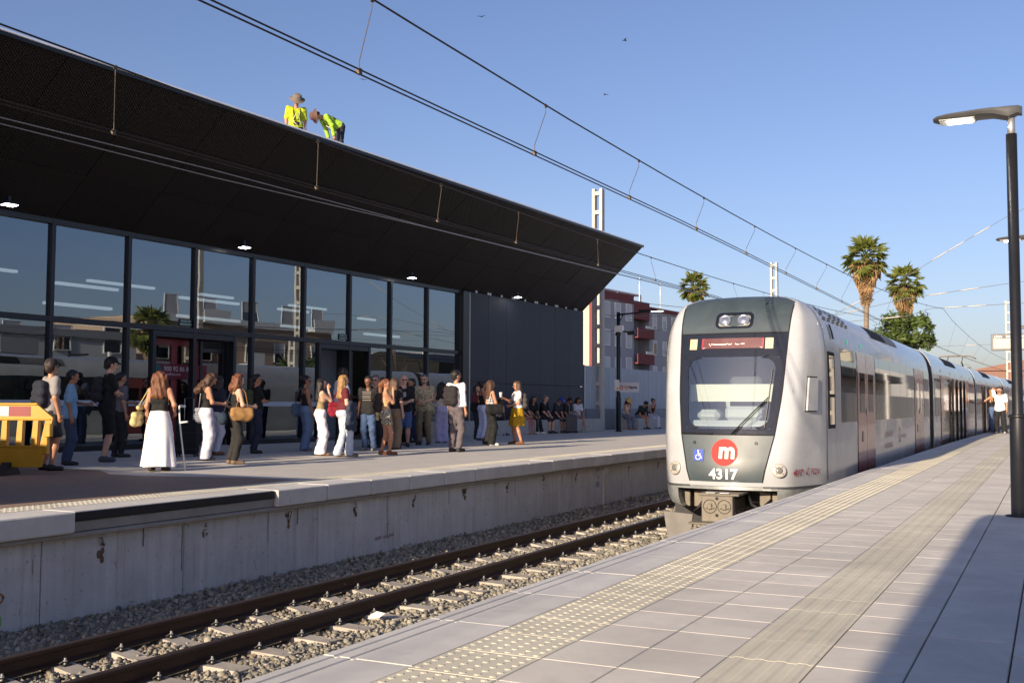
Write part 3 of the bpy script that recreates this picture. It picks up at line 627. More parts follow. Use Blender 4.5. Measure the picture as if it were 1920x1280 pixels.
# ------------------------------------------------------------------ yellow pedestrian barrier
C_yel = M('yellow_plastic', (.50, .255, .008), .4, var=.08, vs=8)
vd = Vector((-.79, .62, 0)); ba = math.atan2(.45, .89)
br = thing('pedestrian_barrier', 'yellow plastic pedestrian barrier with black feet and red white strip', 'barrier', (-13.75, 10.55, 0), R(24))
LB = lambda name, mb, mt, par=br, **k: obj(name, mb, mt, par, local=True, **k)
b = MB(); F3 = lambda u, v, t: Vector((u, t, v))
b.prism([(-1.1, .80), (1.02, .80), (1.02, .83), (.78, 1.02), (-1.1, 1.02)], -.03, .03, F3)
b.prism([(-1.1, .12), (.86, .12), (.90, .36), (.90, .40), (-1.1, .40)], -.03, .03, F3)
b.bbox(-1.1, .80, -.045, .045, 1.0, 1.035, .01); b.bbox(-1.1, .92, -.04, .04, .395, .425, .008); b.bbox(-1.1, 1.0, -.04, .04, .785, .812, .008)
for i in range(9):
    x = -1.02 + i * .222; t_ = .06 * (i - 4) / 4
    b.prism([(x - .048, .40), (x + .048, .40), (x + .040 + t_ * .4, .80), (x - .040 + t_ * .4, .80)], -.028, .028, F3); b.prism([(x + .03, .41), (x + .048, .41), (x + .040 + t_ * .4, .79), (x + .024 + t_ * .4, .79)], -.045, .045, F3)
b.prism([(.84, .40), (.92, .40), (1.02, .80), (.92, .80)], -.03, .03, F3); b.bbox(.92, 1.0, -.05, .05, .55, .74, .01); b.bbox(.90, .96, -.04, .04, .3, .55, .01)
LB('panel', b, C_yel)
LB('reflective_strip', MB().bbox(-1.1, .38, -.034, -.031, .845, .985, .001), M('strip_white', (.5, .5, .52), .4))
LB('reflective_strip', MB().bbox(.383, .70, -.034, -.031, .845, .985, .001), M('strip_red', (.22, .008, .012), .4))
for x in (-.8, .38):
    b = MB(); b.prism([(-.26, 0), (.26, 0), (.22, .045), (.07, .19), (-.07, .19), (-.22, .045)], x - .06, x + .06, lambda u, v, t: Vector((t, u, v))); LB('foot', b, C_rubber)

# ------------------------------------------------------------------ lamp posts, signs, board
def street_lamp(loc, label, ang=PI, big=False, neck=C_steel):
    t = thing('platform_lamp', label, 'lamp post', loc, ang, 'platform lamp posts')
    obj('post', MB().lathe([(.13, 0), (.13, .012), (.078, .02), (.075, .94), (.05, .98), (.05, 3.66), (.0, 3.665)], 16), C_black, t, True, True)
    obj('collar', MB().lathe([(.076, .93), (.088, .935), (.088, .955), (.076, .965)], 16), C_black, t, True, True)
    obj('neck', MB().lathe([(.035, 3.6), (.035, 3.84), (0, 3.845)], 12), C_steel, t, True, True)
    sec = [(-.10, .03, .03, .12), (-.06, .075, .04, .13), (.02, .10, -.0, .13), (.16, .135, .045, .125), (.30, .155, .052, .115), (.31, .155, .045, .115), (.56, .155, .045, .10), (.66, .12, .048, .09), (.70, .06, .055, .08)]
    b = MB(); n = 10
    for x, w_, z0, z1 in sec:
        for k in range(n):
            a = 2 * PI * k / n; cy = w_ * math.copysign(abs(math.cos(a)) ** .6, math.cos(a)); s_ = math.copysign(abs(math.sin(a)) ** .6, math.sin(a))
            b.v.append((x, cy, 3.80 + (z0 + z1) / 2 + s_ * (z1 - z0) / 2))
    for i in range(len(sec) - 1):
        for k in range(n): b.f.append((i * n + k, i * n + (k + 1) % n, (i + 1) * n + (k + 1) % n, (i + 1) * n + k)); b.mi.append(0)
    b.add([b.v[k] for k in range(n)], [tuple(range(n - 1, -1, -1))]); b.add([b.v[(len(sec) - 1) * n + k] for k in range(n)], [tuple(range(n))])
    h = auto(obj('lamp_head', b, M('lamp_grey', (.11, .11, .108), .45, metal=.4, var=.08), t, True, True), 35)
    obj('reflector', MB().bbox(.32, .64, -.12, .12, 3.838, 3.842, .001), M('lamp_reflector', (.5, .48, .40), .4, emit=.25), h, False, True)
    led = M('led', (1, .98, 1), .4, var=0, emit=16)
    b = MB()
    for i in range(8):
        for j in range(4): b.bbox(.345 + i * .029, .345 + i * .029 + .024, -.075 + j * .038, -.075 + j * .038 + .032, 3.829, 3.8375, .003)
    obj('led_array', b, led, h, False, True)
    return t
street_lamp((-.30, 11.37, 0), 'tall black lamp post with lit flat head near the right frame edge')
street_lamp((-.10, 20.0, 0), 'farther black lamp post whose head shows behind the near one')
def arm_lamp():
    t = thing('platform_lamp', 'slim black lamp post with long arm and camera beside the station name sign', 'lamp post', (-15.45, 40.44, 0), 0, 'platform lamp posts')
    O = lambda n, b, m_, sm=False, par=t: obj(n, b, m_, par, sm, True)
    O('post', MB().lathe([(.17, 0), (.17, .02), (.105, .03), (.105, 1.35), (.085, 1.38), (.085, 3.9), (.075, 3.92), (.075, 4.75), (0, 4.76)], 14), C_black, True)
    O('arm', MB().tube([(0, 0, 4.66), (1.15, 0, 4.72)], .035, 8).tube([(.06, 0, 4.4), (.2, 0, 4.66)], .022, 6), C_black)
    O('lamp_head', MB().bbox(.85, 1.35, -.09, .09, 4.68, 4.82, .03).bbox(1.35, 1.9, -.12, .12, 4.74, 4.80, .02), C_black)
    O('reflector', MB().box(1.4, 1.85, -.1, .1, 4.732, 4.736), M('led_soft', (1, .97, .9), .4, var=0, emit=5))
    O('camera_box', MB().bbox(-.13, .20, -.12, .10, 3.95, 4.22, .015), C_white)
    O('cctv_camera', MB().lathe([(0, 0), (.11, .02), (.12, .1), (.10, .16), (0, .17)], 12, Matrix.Translation((0, -.05, 3.8))).tube([(.2, -.05, 3.98), (.4, -.05, 3.95)], .03, 6).bbox(.4, .72, -.11, .02, 3.83, 3.98, .02), C_black)
    w_ = O('notice', MB().bbox(-.13, .08, -.125, -.115, 1.62, 2.06, .003), C_white)
    O('warning_triangle', MB().add([(-.06, -.127, 1.68), (.06, -.127, 1.68), (.0, -.127, 1.8)], [(0, 1, 2)]), M('warning_yellow', (.7, .5, .02), .5), False, w_)
arm_lamp()
sg = thing('station_sign', 'white station name sign reading Paiporta fixed to the slim lamp post', 'sign', (-14.95, 40.3, 1.55))
O = lambda n, b, m_, par=sg: obj(n, b, m_, par, False, True)
O('board', MB().bbox(-.40, .40, -.02, .02, 0, .40, .006), M('sign_panel', (.55, .56, .62), .4, var=.03))
fs_ = lambda x, y: Vector((x, -.0235, y)); fs2 = lambda x, y: Vector((x, -.025, y))
O('emblem', disc(MB(), -.315, .2, .075, fs_, 18), M('logo_red', (.42, .01, .02), .4, var=0))
mm = MB(); text(mm, 'm', .11, lambda x, y: fs2(-.315 + x, .17 + y), .006, 'CENTER'); O('emblem_letter', mm, C_white)
for k, c in enumerate(((.55, .30, .03), (.35, .02, .03), (.30, .10, .03))):
    O('line_mark', rect2(MB(), -.215 + k * .065, -.16 + k * .065, .15, .255, fs_), M('line_mark%d' % k, c, .5, var=0))
    mm = MB(); text(mm, '127'[k], .085, lambda x, y: fs2(-.1875 + k * .065 + x, .17 + y), .003, 'CENTER'); O('line_number', mm, C_white)
mm = MB(); text(mm, 'Paiporta', .145, lambda x, y: fs_(-.01 + x * .70, .16 + y), .006); O('lettering', mm, C_black)
bd = thing('information_board', 'grey framed train information board hanging behind the near lamp post', 'information board', (-.75, 30, 0))
O = lambda n, b, m_, par=bd: obj(n, b, m_, par, False, True)
O('housing', MB().bbox(-.62, .75, -.06, .06, 2.46, 2.88, .012), M('board_grey', (.12, .12, .115), .5))
O('screen', MB().box(-.56, .69, -.066, -.062, 2.51, 2.76), M('board_screen', (.34, .33, .27), .3, emit=.05))
O('header', MB().box(-.56, .69, -.066, -.062, 2.77, 2.845), C_black)
mm = MB(); text(mm, 'LÍNIA    DESTINACIÓ', .075, lambda x, y: Vector((-.54 + x, -.069, 2.783 + y)), .001); O('lettering', mm, C_white)
O('bracket', MB().tube([(.6, 0, 2.6), (1.2, 0, 2.6)], .03, 8).tube([(1.2, 0, 0), (1.2, 0, 3.2)], .06, 10).bbox(.0, 1.2, -.05, .05, 3.0, 3.08, .01), C_black)

# ------------------------------------------------------------------ masts and overhead line
C_mast = M('mast_concrete', (.50, .47, .42), .85, var=.08, vs=4, bump=.1)
def mast(x, y, top, label, rz=0, w_=.47):
    t = thing('catenary_mast', label, 'mast', (x, y, 0), rz, 'concrete catenary masts')
    obj('leg', MB().bbox(-w_ / 2, -w_ / 2 + .13, -.15, .15, -.2, top, .01), C_mast, t, False, True)
    obj('leg', MB().bbox(w_ / 2 - .13, w_ / 2, -.15, .15, -.2, top, .01), C_mast, t, False, True)
    z = top - .12
    while z > .3:
        obj('rung', MB().bbox(-w_ / 2 + .128, w_ / 2 - .128, -.13, .13, z - .17, z, .008), C_mast, t, False, True); z -= .82
    return t
mast(-17.35, 43.0, 10.35, 'pale concrete ladder mast rising behind the canopy tip')
mast(-16.1, 70.5, 10.4, 'pale concrete mast standing above the train roof')
mast(2.1, 45.0, 10.0, 'concrete mast on the right hand side holding the cross wires')
mast(1.9, 38.0, 9.2, 'concrete mast mirrored in the left part of the station glass')
mast(-3.2, 100.0, 10.0, 'far small concrete mast above the end of the train')
C_wire = M('copper_wire', (.035, .025, .02), .5, metal=.5, var=.1)
C_wire2 = M('grey_wire', (.28, .28, .28), .4, metal=.6, var=.1)
ISO = M('insulator', (.36, .33, .29), .3, var=.1)
def line(label, xs_, zc, zm, drops, xm, dy):
    t = thing('overhead_line', label, 'overhead wires', (xs_(10), 10, zc))
    yl = [-14 + 3 * i for i in range(50)]
    for dx, dz in ((0, 0), (.022, .022)): obj('contact_wire', MB().tube([(xs_(y) + dx, y, zc + dz) for y in yl], .0062, 6), C_wire, t)
    obj('messenger_wire', MB().tube([(xm(y), y, zm(y)) for y in yl], .0078, 6), C_wire, t)
    for y in drops:
        yb = y + dy(y)
        obj('dropper', MB().tube([(xm(y), y, zm(y)), (xm(y), y, zm(y) - .07), (xs_(yb) + .011, yb, zc + .09), (xs_(yb) + .011, yb, zc + .0)], .0035, 5).bbox(xm(y) - .009, xm(y) + .009, y - .018, y + .018, zm(y) - .022, zm(y) + .012, .003).bbox(xs_(yb) - .006, xs_(yb) + .026, yb - .018, yb + .018, zc - .008, zc + .035, .003), M('dropper_cable', (.12, .09, .065), .6, metal=.3), t)
    return t
dr = [-5, -2, 1, 3.7] 
line('overhead line above the white train with pairs of contact wires', lambda y: (-4.34 + .02 * (y - 5) if y < 14 else -4.16) + xoff(y), 3.35, lambda y: (3.93 + .00086 * (y - 12) ** 2) if y < 47 else 4.87 - .9 * abs(math.sin((y - 45) / 55 * PI)), [.5, 3.4, 6.4, 9.4, 12, 14.6, 17.4, 20.4, 23.4, 26.4, 29.4, 33, 37, 41, 50, 55, 60, 65], lambda y: -4.34 + .008 * max(0, y - 10) + xoff(y), lambda y: -.2 - .08 * max(0, min(y, 25) - 6.4))
line('overhead line of the empty left track in front of the canopy', lambda y: -7.1 + .05 * (y - 5.5) if y < 22 else -6.27 - .02 * (y - 22), 3.3, lambda y: (3.80 + .0007 * (y - 10) ** 2) if y < 47 else 4.75 - .9 * abs(math.sin((y - 46) / 55 * PI)), [.5, 3.5, 6.4, 9.15, 11.7, 13.9, 16.9, 19.6, 22.5, 25.5, 28.5, 31.5, 35, 39, 50, 55], lambda y: -6.9 + .004 * y, lambda y: .15 if y < 8 else -.09 * (min(y, 25) - 9.6))
fw = thing('feeder_wires', 'two thin grey wires running past the canopy under the contact wires', 'wires', (-7.5, 6, 3.3))
obj('feeder_wire', MB().tube([(-7.75, -12, 3.34), (-7.52, 5.8, 3.32), (-7.32, 8.06, 3.32), (-7.2, 12, 3.33), (-6.75, 25, 3.5), (-6.5, 45, 4.2)], .005, 6), C_wire2, fw)
obj('feeder_wire', MB().tube([(-7.95, -12, 3.3), (-7.62, 5.9, 3.30), (-7.46, 8.2, 3.29), (-7.0, 11.6, 3.26), (-6.3, 25, 3.35), (-5.9, 45, 4.0)], .005, 6), C_wire2, fw)
def span(label, pts, beads):
    t = thing('cross_span', label, 'cross wire', pts[0], 0, 'cross wires over the tracks')
    obj('wire', MB().tube(pts, .011, 5), C_wire2, t)
    for f in beads:
        k = min(int(f), len(pts) - 2); a, b = Vector(pts[k]), Vector(pts[k + 1]); p = a.lerp(b, f - k); d = (b - a).normalized()
        obj('insulator', MB().tube([p - d * .35, p - d * .3, p - d * .12, p, p + d * .12, p + d * .3, p + d * .35], [.012, .022, .02, .028, .02, .022, .012], 7), ISO, t, True)
span('upper slanting cross wire running up to the right mast', [(-17.2, 43.2, 5.6), (-8.6, 44.9, 4.5), (-7.95, 45, 4.71), (-5.11, 45, 6.14), (-3.66, 45, 7.01), (-1.37, 45, 8.3), (2.0, 45, 9.7)], (.04, 2.3, 3.9, 4.2, 4.6))
span('middle cross wire with insulators behind the palms', [(-17.2, 43.2, 4.9), (-8.38, 45, 4.6), (-5.06, 45, 5.3), (-1.24, 45, 5.74), (2.0, 45, 6.0)], (.03, 1.4, 2.3, 2.6))
span('lowest cross wire steadying the contact wires', [(-17.2, 43.2, 4.2), (-8, 45, 4.4), (-5.08, 45, 4.6), (-4.19, 45, 4.87), (-1.44, 45, 4.94), (2.0, 45, 5.0)], (1.8, 3.3, 3.6))
span('far cross wire low above the train end', [(-14, 70, 5.2), (-6, 70, 4.7), (-2.6, 70, 4.75), (2.5, 70, 5.0)], (1.5, 2.4))
# ------------------------------------------------------------------ buildings around the station
G_WIN = glass_mat('window_glass', (.05, .05, .06), (.8, .88, 1), .12, 1.6)
_wm = {}
def win_mesh(w_, h, shut):
    k = (round(w_, 2), round(h, 2), shut)
    if k not in _wm:
        _wm[k] = (MB().box(-w_ / 2 - .07, -w_ / 2, -.02, .05, -h / 2 - .07, h / 2 + .05).box(w_ / 2, w_ / 2 + .07, -.02, .05, -h / 2 - .07, h / 2 + .05).box(-w_ / 2, w_ / 2, -.02, .05, h / 2, h / 2 + .05).box(-w_ / 2, w_ / 2, -.02, .09, -h / 2 - .07, -h / 2).mesh('window', C_white),
                  MB().box(-w_ / 2, w_ / 2, -.01, .005, -h / 2, h / 2).mesh('pane', G_WIN),
                  MB().box(-w_ / 2, w_ / 2, .006, .03, h / 2 - h * shut, h / 2).mesh('shutter', M('roller_shutter', (.50, .50, .51), .6, var=.05, ov=.1)) if shut else None)
    return _wm[k]
def window(par, T, w_, h, shut=0.0):
    a, b, c = win_mesh(w_, h, shut); o = link('window', a, par, T); link('pane', b, o)
    if c: link('shutter', c, o)
    return o
# frame of a facade: x along it, y outwards, z up
ap = thing('apartment_building', 'grey apartment block with dark red top band and red balconies', 'apartment building', (-41.2, 103, 0), R(90 - 7))
C_gr = M('grey_render', (.31, .315, .335), .85, var=.06, vs=.8); C_rd = M('dark_red_render', (.16, .035, .035), .8, var=.08)
O = lambda n, b, m_, par=ap: obj(n, b, m_, par, False, True)
# in this frame +x runs along (sin7, cos7); the outward side is -y
O('wall', MB().box(0, 7.2, 0, 14, -1.3, 11.95).box(11.0, 46, 0, 14, -1.3, 11.5).box(7.2, 11.0, 1.3, 14, -1.3, 11.6), C_gr)
O('parapet', MB().box(-.02, 7.2, -.02, 14, 11.95, 12.85).box(7.2, 11.0, -.02, 14, 10.45, 12.4).box(11.0, 46, -.02, 14, 11.5, 12.0), C_rd)
O('recess_wall', MB().box(7.25, 9.2, 1.25, 1.29, 0, 10.4), C_rd)
for z in (2.8, 5.7, 8.5):
    O('balcony', MB().box(7.22, 11.2, -.5, 1.2, z - .15, z).box(7.22, 11.2, -.5, -.4, z, z + .95), C_rd)
    O('railing', MB().box(9.3, 11.2, -.45, -.42, z + .95, z + 1.25), C_steel)
for z in (2.6, 5.25, 8.1, 11.05 - .05):
    for i, (x, w_) in enumerate(((1.1, 1.2), (3.5, 1.2), (6.0, 1.2))): window(ap, Matrix.Translation((x, 0, z - .0)) @ Matrix.Rotation(PI, 4, 'Z'), w_, 1.55 if i < 2 else 1.75, (1.0, .98, .9)[i])
    for i, x in enumerate((12.3, 14.8, 17.2, 20, 23, 26)): window(ap, Matrix.Translation((x, 0, z - .6)) @ Matrix.Rotation(PI, 4, 'Z'), .9, 1.5, (.35, .75, .2, .6, .4, .9)[(i + int(z)) % 6])
    window(ap, Matrix.Translation((8.4, 1.24, z - .6)) @ Matrix.Rotation(PI, 4, 'Z'), .9, 1.7, 0)
O('roof_terrace', MB().box(1, 17, 4, 9, 13.9, 14.05).box(1, 1.15, 4, 4.15, 12.8, 13.9).box(6, 6.15, 4, 4.15, 12.8, 13.9).box(11, 11.15, 4, 4.15, 12.4, 13.9).box(16.8, 17, 4, 4.15, 12.0, 13.9).box(2, 5.5, 4.6, 8, 12.8, 13.9).box(8, 13, 5, 8, 12.4, 13.9), C_white)
for x, h in ((5, 2.8), (14.5, 3.2), (20, 3.0)):
    O('antenna', MB().tube([(x, 3, 12.4), (x, 3, 12.6 + h)], .04, 5).tube([(x - .7, 3, 12.4 + h), (x + .7, 3, 12.5 + h)], .03, 4).tube([(x - .4, 3, 12.0 + h), (x + .4, 3, 12.1 + h)], .02, 4), C_steel)
bb = thing('corner_building', 'narrow sunlit beige building seen between the station wall and the ladder mast', 'building', (-33, 78, 0))
C_bg = M('beige_render', (.52, .43, .32), .85, var=.06, vs=.8)
obj('wall', MB().prism([(-42, 78), (-31.25, 78), (-35.7, 88.5), (-44, 88.5)], -1.3, 11.5, lambda u, v, t: Vector((u, v, t))), C_bg, bb); obj('red_band', MB().box(-32.2, -31.7, 77.9, 77.99, -1.3, 11), C_rd, bb)
obj('cornice', MB().box(-40, -31.2, 77.85, 78, 11.3, 11.7), C_white, bb)
for z in (3, 6, 9): window(bb, wmat(bb).inverted() @ Matrix.Translation((-33.4, 77.98, z)) @ Matrix.Rotation(PI, 4, 'Z'), .9, 1.5, .5)
hs = thing('brick_house', 'low reddish brick house at the far end of the line', 'house', (-1, 150, 0))
obj('wall', MB().box(-9, 6, 148, 160, -1.3, 5.6), M('far_brick', (.20, .11, .085), .85, var=.15), hs); obj('roof', MB().prism([(-9.4, 5.6), (6.4, 5.6), (-1.5, 7.2)], 147.7, 160, lambda u, v, t: Vector((u, t, v))), M('far_tile', (.21, .11, .08), .85, var=.2), hs)
for x in (-6, -2, 2): window(hs, wmat(hs).inverted() @ Matrix.Translation((x, 147.95, 3.2)) @ Matrix.Rotation(PI, 4, 'Z'), 1.1, 1.4, .4)
# right hand side of the station: what the glass and the train mirror
rw = thing('boundary_wall', 'long pale wall behind the right platform mirrored in the train windows', 'wall', (3.6, 30, 0))
obj('wall_body', MB().bbox(3.5, 3.75, -30, 130, -.05, 1.75, .01), M('wall_render', (.33, .33, .32), .85, var=.12, vs=1.2), rw)
def block(x, y0, y1, z, col, label, nf, trim):
    t = thing('apartment_building', label, 'apartment building', (x, (y0 + y1) / 2, 0))
    obj('wall', MB().box(x, x + 10, y0, y1, -1.3, z), col, t); obj('cornice', MB().box(x - .15, x, y0, y1, z - .35, z + .15), trim, t)
    n_ = max(2, int((y1 - y0) / 3.2))
    for f in range(nf):
        for i in range(n_):
            y = y0 + (i + .5) * (y1 - y0) / n_; T = wmat(t).inverted() @ Matrix.Translation((x - .02, y, 2.0 + f * 3.0)) @ Matrix.Rotation(R(90), 4, 'Z')
            window(t, T, 1.1, 1.5, random.choice((0, .3, .5, 1)))
            if (i + f) % 3 == 0: obj('balcony', MB().box(x - .9, x, y - 1.2, y + 1.2, .9 + f * 3, 1.05 + f * 3).box(x - .9, x - .85, y - 1.2, y + 1.2, 1.05 + f * 3, 1.9 + f * 3), trim, t)
block(17, 6, 26, 5.6, M('ochre_render', (.46, .36, .24), .85, var=.06), 'ochre block across the line mirrored in the station glass', 2, C_white)
block(19, 30, 48, 5.4, M('white_render', (.58, .57, .55), .85, var=.05), 'white low block across the line mirrored in the station glass', 2, C_gr)
block(22, 51, 70, 7.2, M('tan_render', (.45, .33, .24), .85, var=.06), 'tan block across the line mirrored in the station glass', 3, C_white)
block(17, 76, 96, 5.6, C_gr, 'grey block across the line mirrored far in the station glass', 2, C_white)
gs = thing('goods_shed', 'beige goods shed with dark overhanging roof mirrored in the train windows', 'shed', (10, 80, 0))
obj('wall', MB().box(6.5, 15, 64, 98, -1.3, 3.1), C_bg, gs); obj('roof', MB().prism([(5.6, 3.1), (15.6, 3.1), (15.6, 3.5), (10.5, 4.9), (5.6, 4.0)], 62.5, 99, lambda u, v, t: Vector((u, t, v))), C_darkmetal, gs)
for y in (67, 73, 79, 85, 91): window(gs, wmat(gs).inverted() @ Matrix.Translation((6.47, y, 1.5)) @ Matrix.Rotation(R(90), 4, 'Z'), 1.3, 1.5, .3)
block(6, 106, 150, 5.2, C_gr, 'grey block at the far right mirrored at the end of the train windows', 1, C_white)
for i_, (x_, y_) in enumerate(((3.1, 34), (3.1, 52), (3.1, 70), (3.1, 88))): at_base('fence_post', MB().bbox(x_ - .06, x_ + .06, y_ - .06, y_ + .06, 0, 3.4, .01), C_white, (x_, y_, 0), 'white post before the right boundary wall, %s from the camera' % ('nearest', 'second', 'third', 'farthest')[i_], 'post', 'white posts by the boundary wall')
# unseen things added around the camera to cast the shade on both platforms
sh = thing('shade_shelter', 'unseen steel shelter behind the camera, added to shade the right platform', 'shelter', (.5, -12, 0))  # invented roof out of view, shaped for the shadow on the right paving
obj('shade_roof', MB().bbox(-2.05, 3.3, -26, .4, 3.2, 3.42, .02), C_gr, sh)
for y in (-25, -18, -11.5, -5.4, 0): obj('post', MB().bbox(2.6, 2.75, y - .07, y + .07, 0, 3.2, .01), C_black, sh)
obj('back_panel', MB().box(2.76, 2.82, -26, -.2, .3, 3.1), C_gr, sh)
cs = at_base('shade_case', MB().bbox(-2.66, -2.30, .85, 1.45, 0, .55, .03).tube([(-2.5, 1.0, .55), (-2.5, 1.0, .6), (-2.5, 1.3, .6), (-2.5, 1.3, .55)], .015, 6), C_darkmetal, (-2.48, 1.1, 0), 'unseen dark case beside the camera, added to throw a shadow on the coping', 'case')  # made-up box out of view, only there for its shadow on the coping
hd = thing('shade_hoarding', 'unseen grey sheet hoarding left of the frame, added to shade the left platform', 'hoarding', (-14.5, 6, 0))  # invented screen out of view, keeps sun off the near left paving
obj('sheet', MB().bbox(-19, -9.75, 5.95, 6.0, 0, 1.95, .01), C_gr, hd)
for x_ in (-18.9, -16.3, -13.7, -9.85): obj('post', MB().bbox(x_ - .04, x_ + .04, 6.0, 6.08, 0, 2.0, .005), C_steel, hd)
oc = thing('shade_building', 'unseen plain grey building behind the camera, added to cast shade', 'building', (-14, -30, 0))  # made-up block far behind the camera, added as a shadow caster
obj('wall', MB().box(-24, -11.9, -52, -26, -.02, 6.6), C_gr, oc); obj('roof', MB().box(-24.2, -11.7, -52.2, -25.8, 6.6, 6.85), C_white, oc); obj('door', MB().box(-11.9, -11.84, -42, -39, 0, 2.6), C_rd, oc)

# ------------------------------------------------------------------ palms, tree
def leafmat(name, col, rough=.55):
    m = M(name, col, rough, var=.35, vs=1.7, ov=.22, spec=.3)
    n, l, p = nodes(m); src = p.inputs['Base Color'].links[0].from_socket
    tr = n.new('ShaderNodeBsdfTranslucent'); l.new(src, tr.inputs[0]); mx = n.new('ShaderNodeMixShader'); mx.inputs[0].default_value = .25; out = n['Material Output']
    l.new(p.outputs[0], mx.inputs[1]); l.new(tr.outputs[0], mx.inputs[2]); l.new(mx.outputs[0], out.inputs[0]); return m
L_palm = leafmat('palm_green', (.14, .165, .035)); L_dead = leafmat('palm_dead', (.46, .31, .165), .8); L_tree = leafmat('tree_green', (.075, .11, .024))
def frond_mesh(droop, n=15, stem=.75, rad=.62, seed=0):
    rn = random.Random(seed); b = MB()
    b.tube([(0, 0, 0), (0, stem * .6, .04), (0, stem, 0)], [.022, .015, .01], 4)
    for k in range(n):
        a = R(-100 + 200 * k / (n - 1)) + rn.uniform(-.05, .05); ln = rad * (1 - .25 * abs(a) / PI) * rn.uniform(.85, 1.1)
        d = Vector((math.sin(a), math.cos(a), 0)); s_ = Vector((d.y, -d.x, 0)); base = Vector((0, stem, 0))
        mid = base + d * ln * .6 + Vector((0, 0, -.06 * droop)); tipp = base + d * ln + Vector((0, 0, -.28 * droop * rn.uniform(.6, 1.4)))
        w_ = ln * .085
        b.add([base, mid - s_ * w_, tipp, mid + s_ * w_], [(0, 1, 2), (0, 2, 3)])
    return b
FR = [frond_mesh(.7, seed=k).mesh('frond', L_palm) for k in range(4)]; DF = [frond_mesh(1.3, 11, .7, .6, seed=9 + k).mesh('dead_frond', L_dead) for k in range(4)]
def palm(x, y, ztop, r, label, skirt, seed, tr=.16, sc_=1.0, nd=95):
    rn = random.Random(seed); t = thing('palm_tree', label, 'palm tree', (x, y, -1.3), 0, 'fan palms')
    cz = ztop - r * .72 + 1.3
    b = MB(); b.tube([(0.05 * math.sin(k), .04 * math.cos(k * 1.3), cz * k / 9) for k in range(10)], [tr * (1.25 if k == 0 else 1) * rn.uniform(.93, 1.08) for k in range(10)], 10)
    obj('trunk', b, M('palm_bark', (.20, .15, .105), .9, var=.35, vs=5, bump=.6, bs=20, stretch=(1, 1, 4)), t, True, True)
    def put(name, ms, az, el, s, h):
        T = Matrix.Translation((0, 0, cz + h)) @ Matrix.Rotation(az, 4, 'Z') @ Matrix.Rotation(el, 4, 'X') @ Matrix.Rotation(rn.uniform(-.5, .5), 4, 'Y') @ Matrix.Scale(s, 4)
        link(name, rn.choice(ms), t, T)
    for k in range(50):
        put('frond', FR, k * 2.399 + rn.uniform(-.2, .2), R(82 - 150 * (k / 49) ** .9 + rn.uniform(-8, 8)), r / 1.28 * rn.uniform(.85, 1.08), -.1)
    for k in range(nd):
        f = rn.random(); put('dead_frond', DF, k * 2.399 + rn.uniform(-.3, .3), R(-30 - 56 * f + rn.uniform(-8, 6)), r / 1.3 * (1.0 - .35 * f) * rn.uniform(.7, 1.0), -skirt * f + .05)
palm(-11.0, 75, 12.2, 1.62, 'tallest fan palm with a long skirt of dead fronds left of the pair', 2.6, 1, nd=150)
palm(-8.7, 76, 10.3, 1.42, 'shorter fan palm rising behind the bushy tree', 2.2, 2, nd=130)
palm(-36.6, 120, 16.1, 1.9, 'small distant fan palm peeking over the train front', .8, 3, nd=50)
palm(10.5, 42, 6.3, 1.4, 'fan palm across the line mirrored in the station glass', .8, 4, nd=50)
def leafy(x, y, zc, r, rz_, label, seed, n=5200):
    rn = random.Random(seed); t = thing('tree', label, 'tree', (x, y, -1.3))
    b = MB(); b.tube([(0, 0, 0), (.05, 0, 1.6), (0, .05, zc)], [.22, .17, .1], 9)
    for k in range(9):
        a = k * 2.4; b.tube([(0, 0, 1.6 + .35 * k), (r * .4 * math.cos(a), r * .4 * math.sin(a), 2.6 + .42 * k), (r * .8 * math.cos(a), r * .8 * math.sin(a), 3.2 + .45 * k)], [.08, .05, .015], 6)
    obj('trunk', b, M('tree_bark', (.12, .09, .065), .9, var=.3, vs=6, bump=.5), t, True, True)
    cl = []
    for k in range(46):
        while True:
            p = Vector((rn.uniform(-1, 1), rn.uniform(-1, 1), rn.uniform(-1, 1)))
            if .25 < p.length < 1: break
        cl.append((Vector((p.x * r, p.y * r, p.z * rz_)) * .95, rn.uniform(.22, .62) * r * .5))
    b = MB()
    for k in range(n):
        c, cr = rn.choice(cl); d = Vector((rn.gauss(0, 1), rn.gauss(0, 1), rn.gauss(0, 1))).normalized(); p = c + d * cr * rn.uniform(.55, 1.18)
        u = Vector((rn.gauss(0, 1), rn.gauss(0, 1), rn.gauss(0, .6))).normalized(); v_ = u.cross(d + Vector((0, 0, .6))).normalized(); s_ = rn.uniform(.06, .13)
        p = p + Vector((0, 0, zc))
        b.add([p - u * s_ * 1.5, p + v_ * s_ * .7, p + u * s_ * 1.5, p - v_ * s_ * .7], [(0, 1, 2, 3)])
    o = obj('crown', b, L_tree, t, False, True); o['kind'] = 'stuff'
leafy(-8.45, 71, 6.7, 1.95, 1.75, 'bushy dark green tree standing behind the train below the palms', 5)
leafy(12, 56, 4.2, 1.8, 1.7, 'round green tree across the line mirrored in the glass', 6, 2500)
leafy(6.2, 50, 3.4, 1.7, 1.8, 'dark tree beside the right boundary wall mirrored in the first train windows', 11, 2500)
leafy(5.8, 58.5, 2.9, 1.3, 1.5, 'small tree by the goods shed mirrored in the train windows', 12, 2000)
leafy(9, 25, 4.0, 1.7, 1.6, 'green tree behind the right boundary wall', 8, 2500)

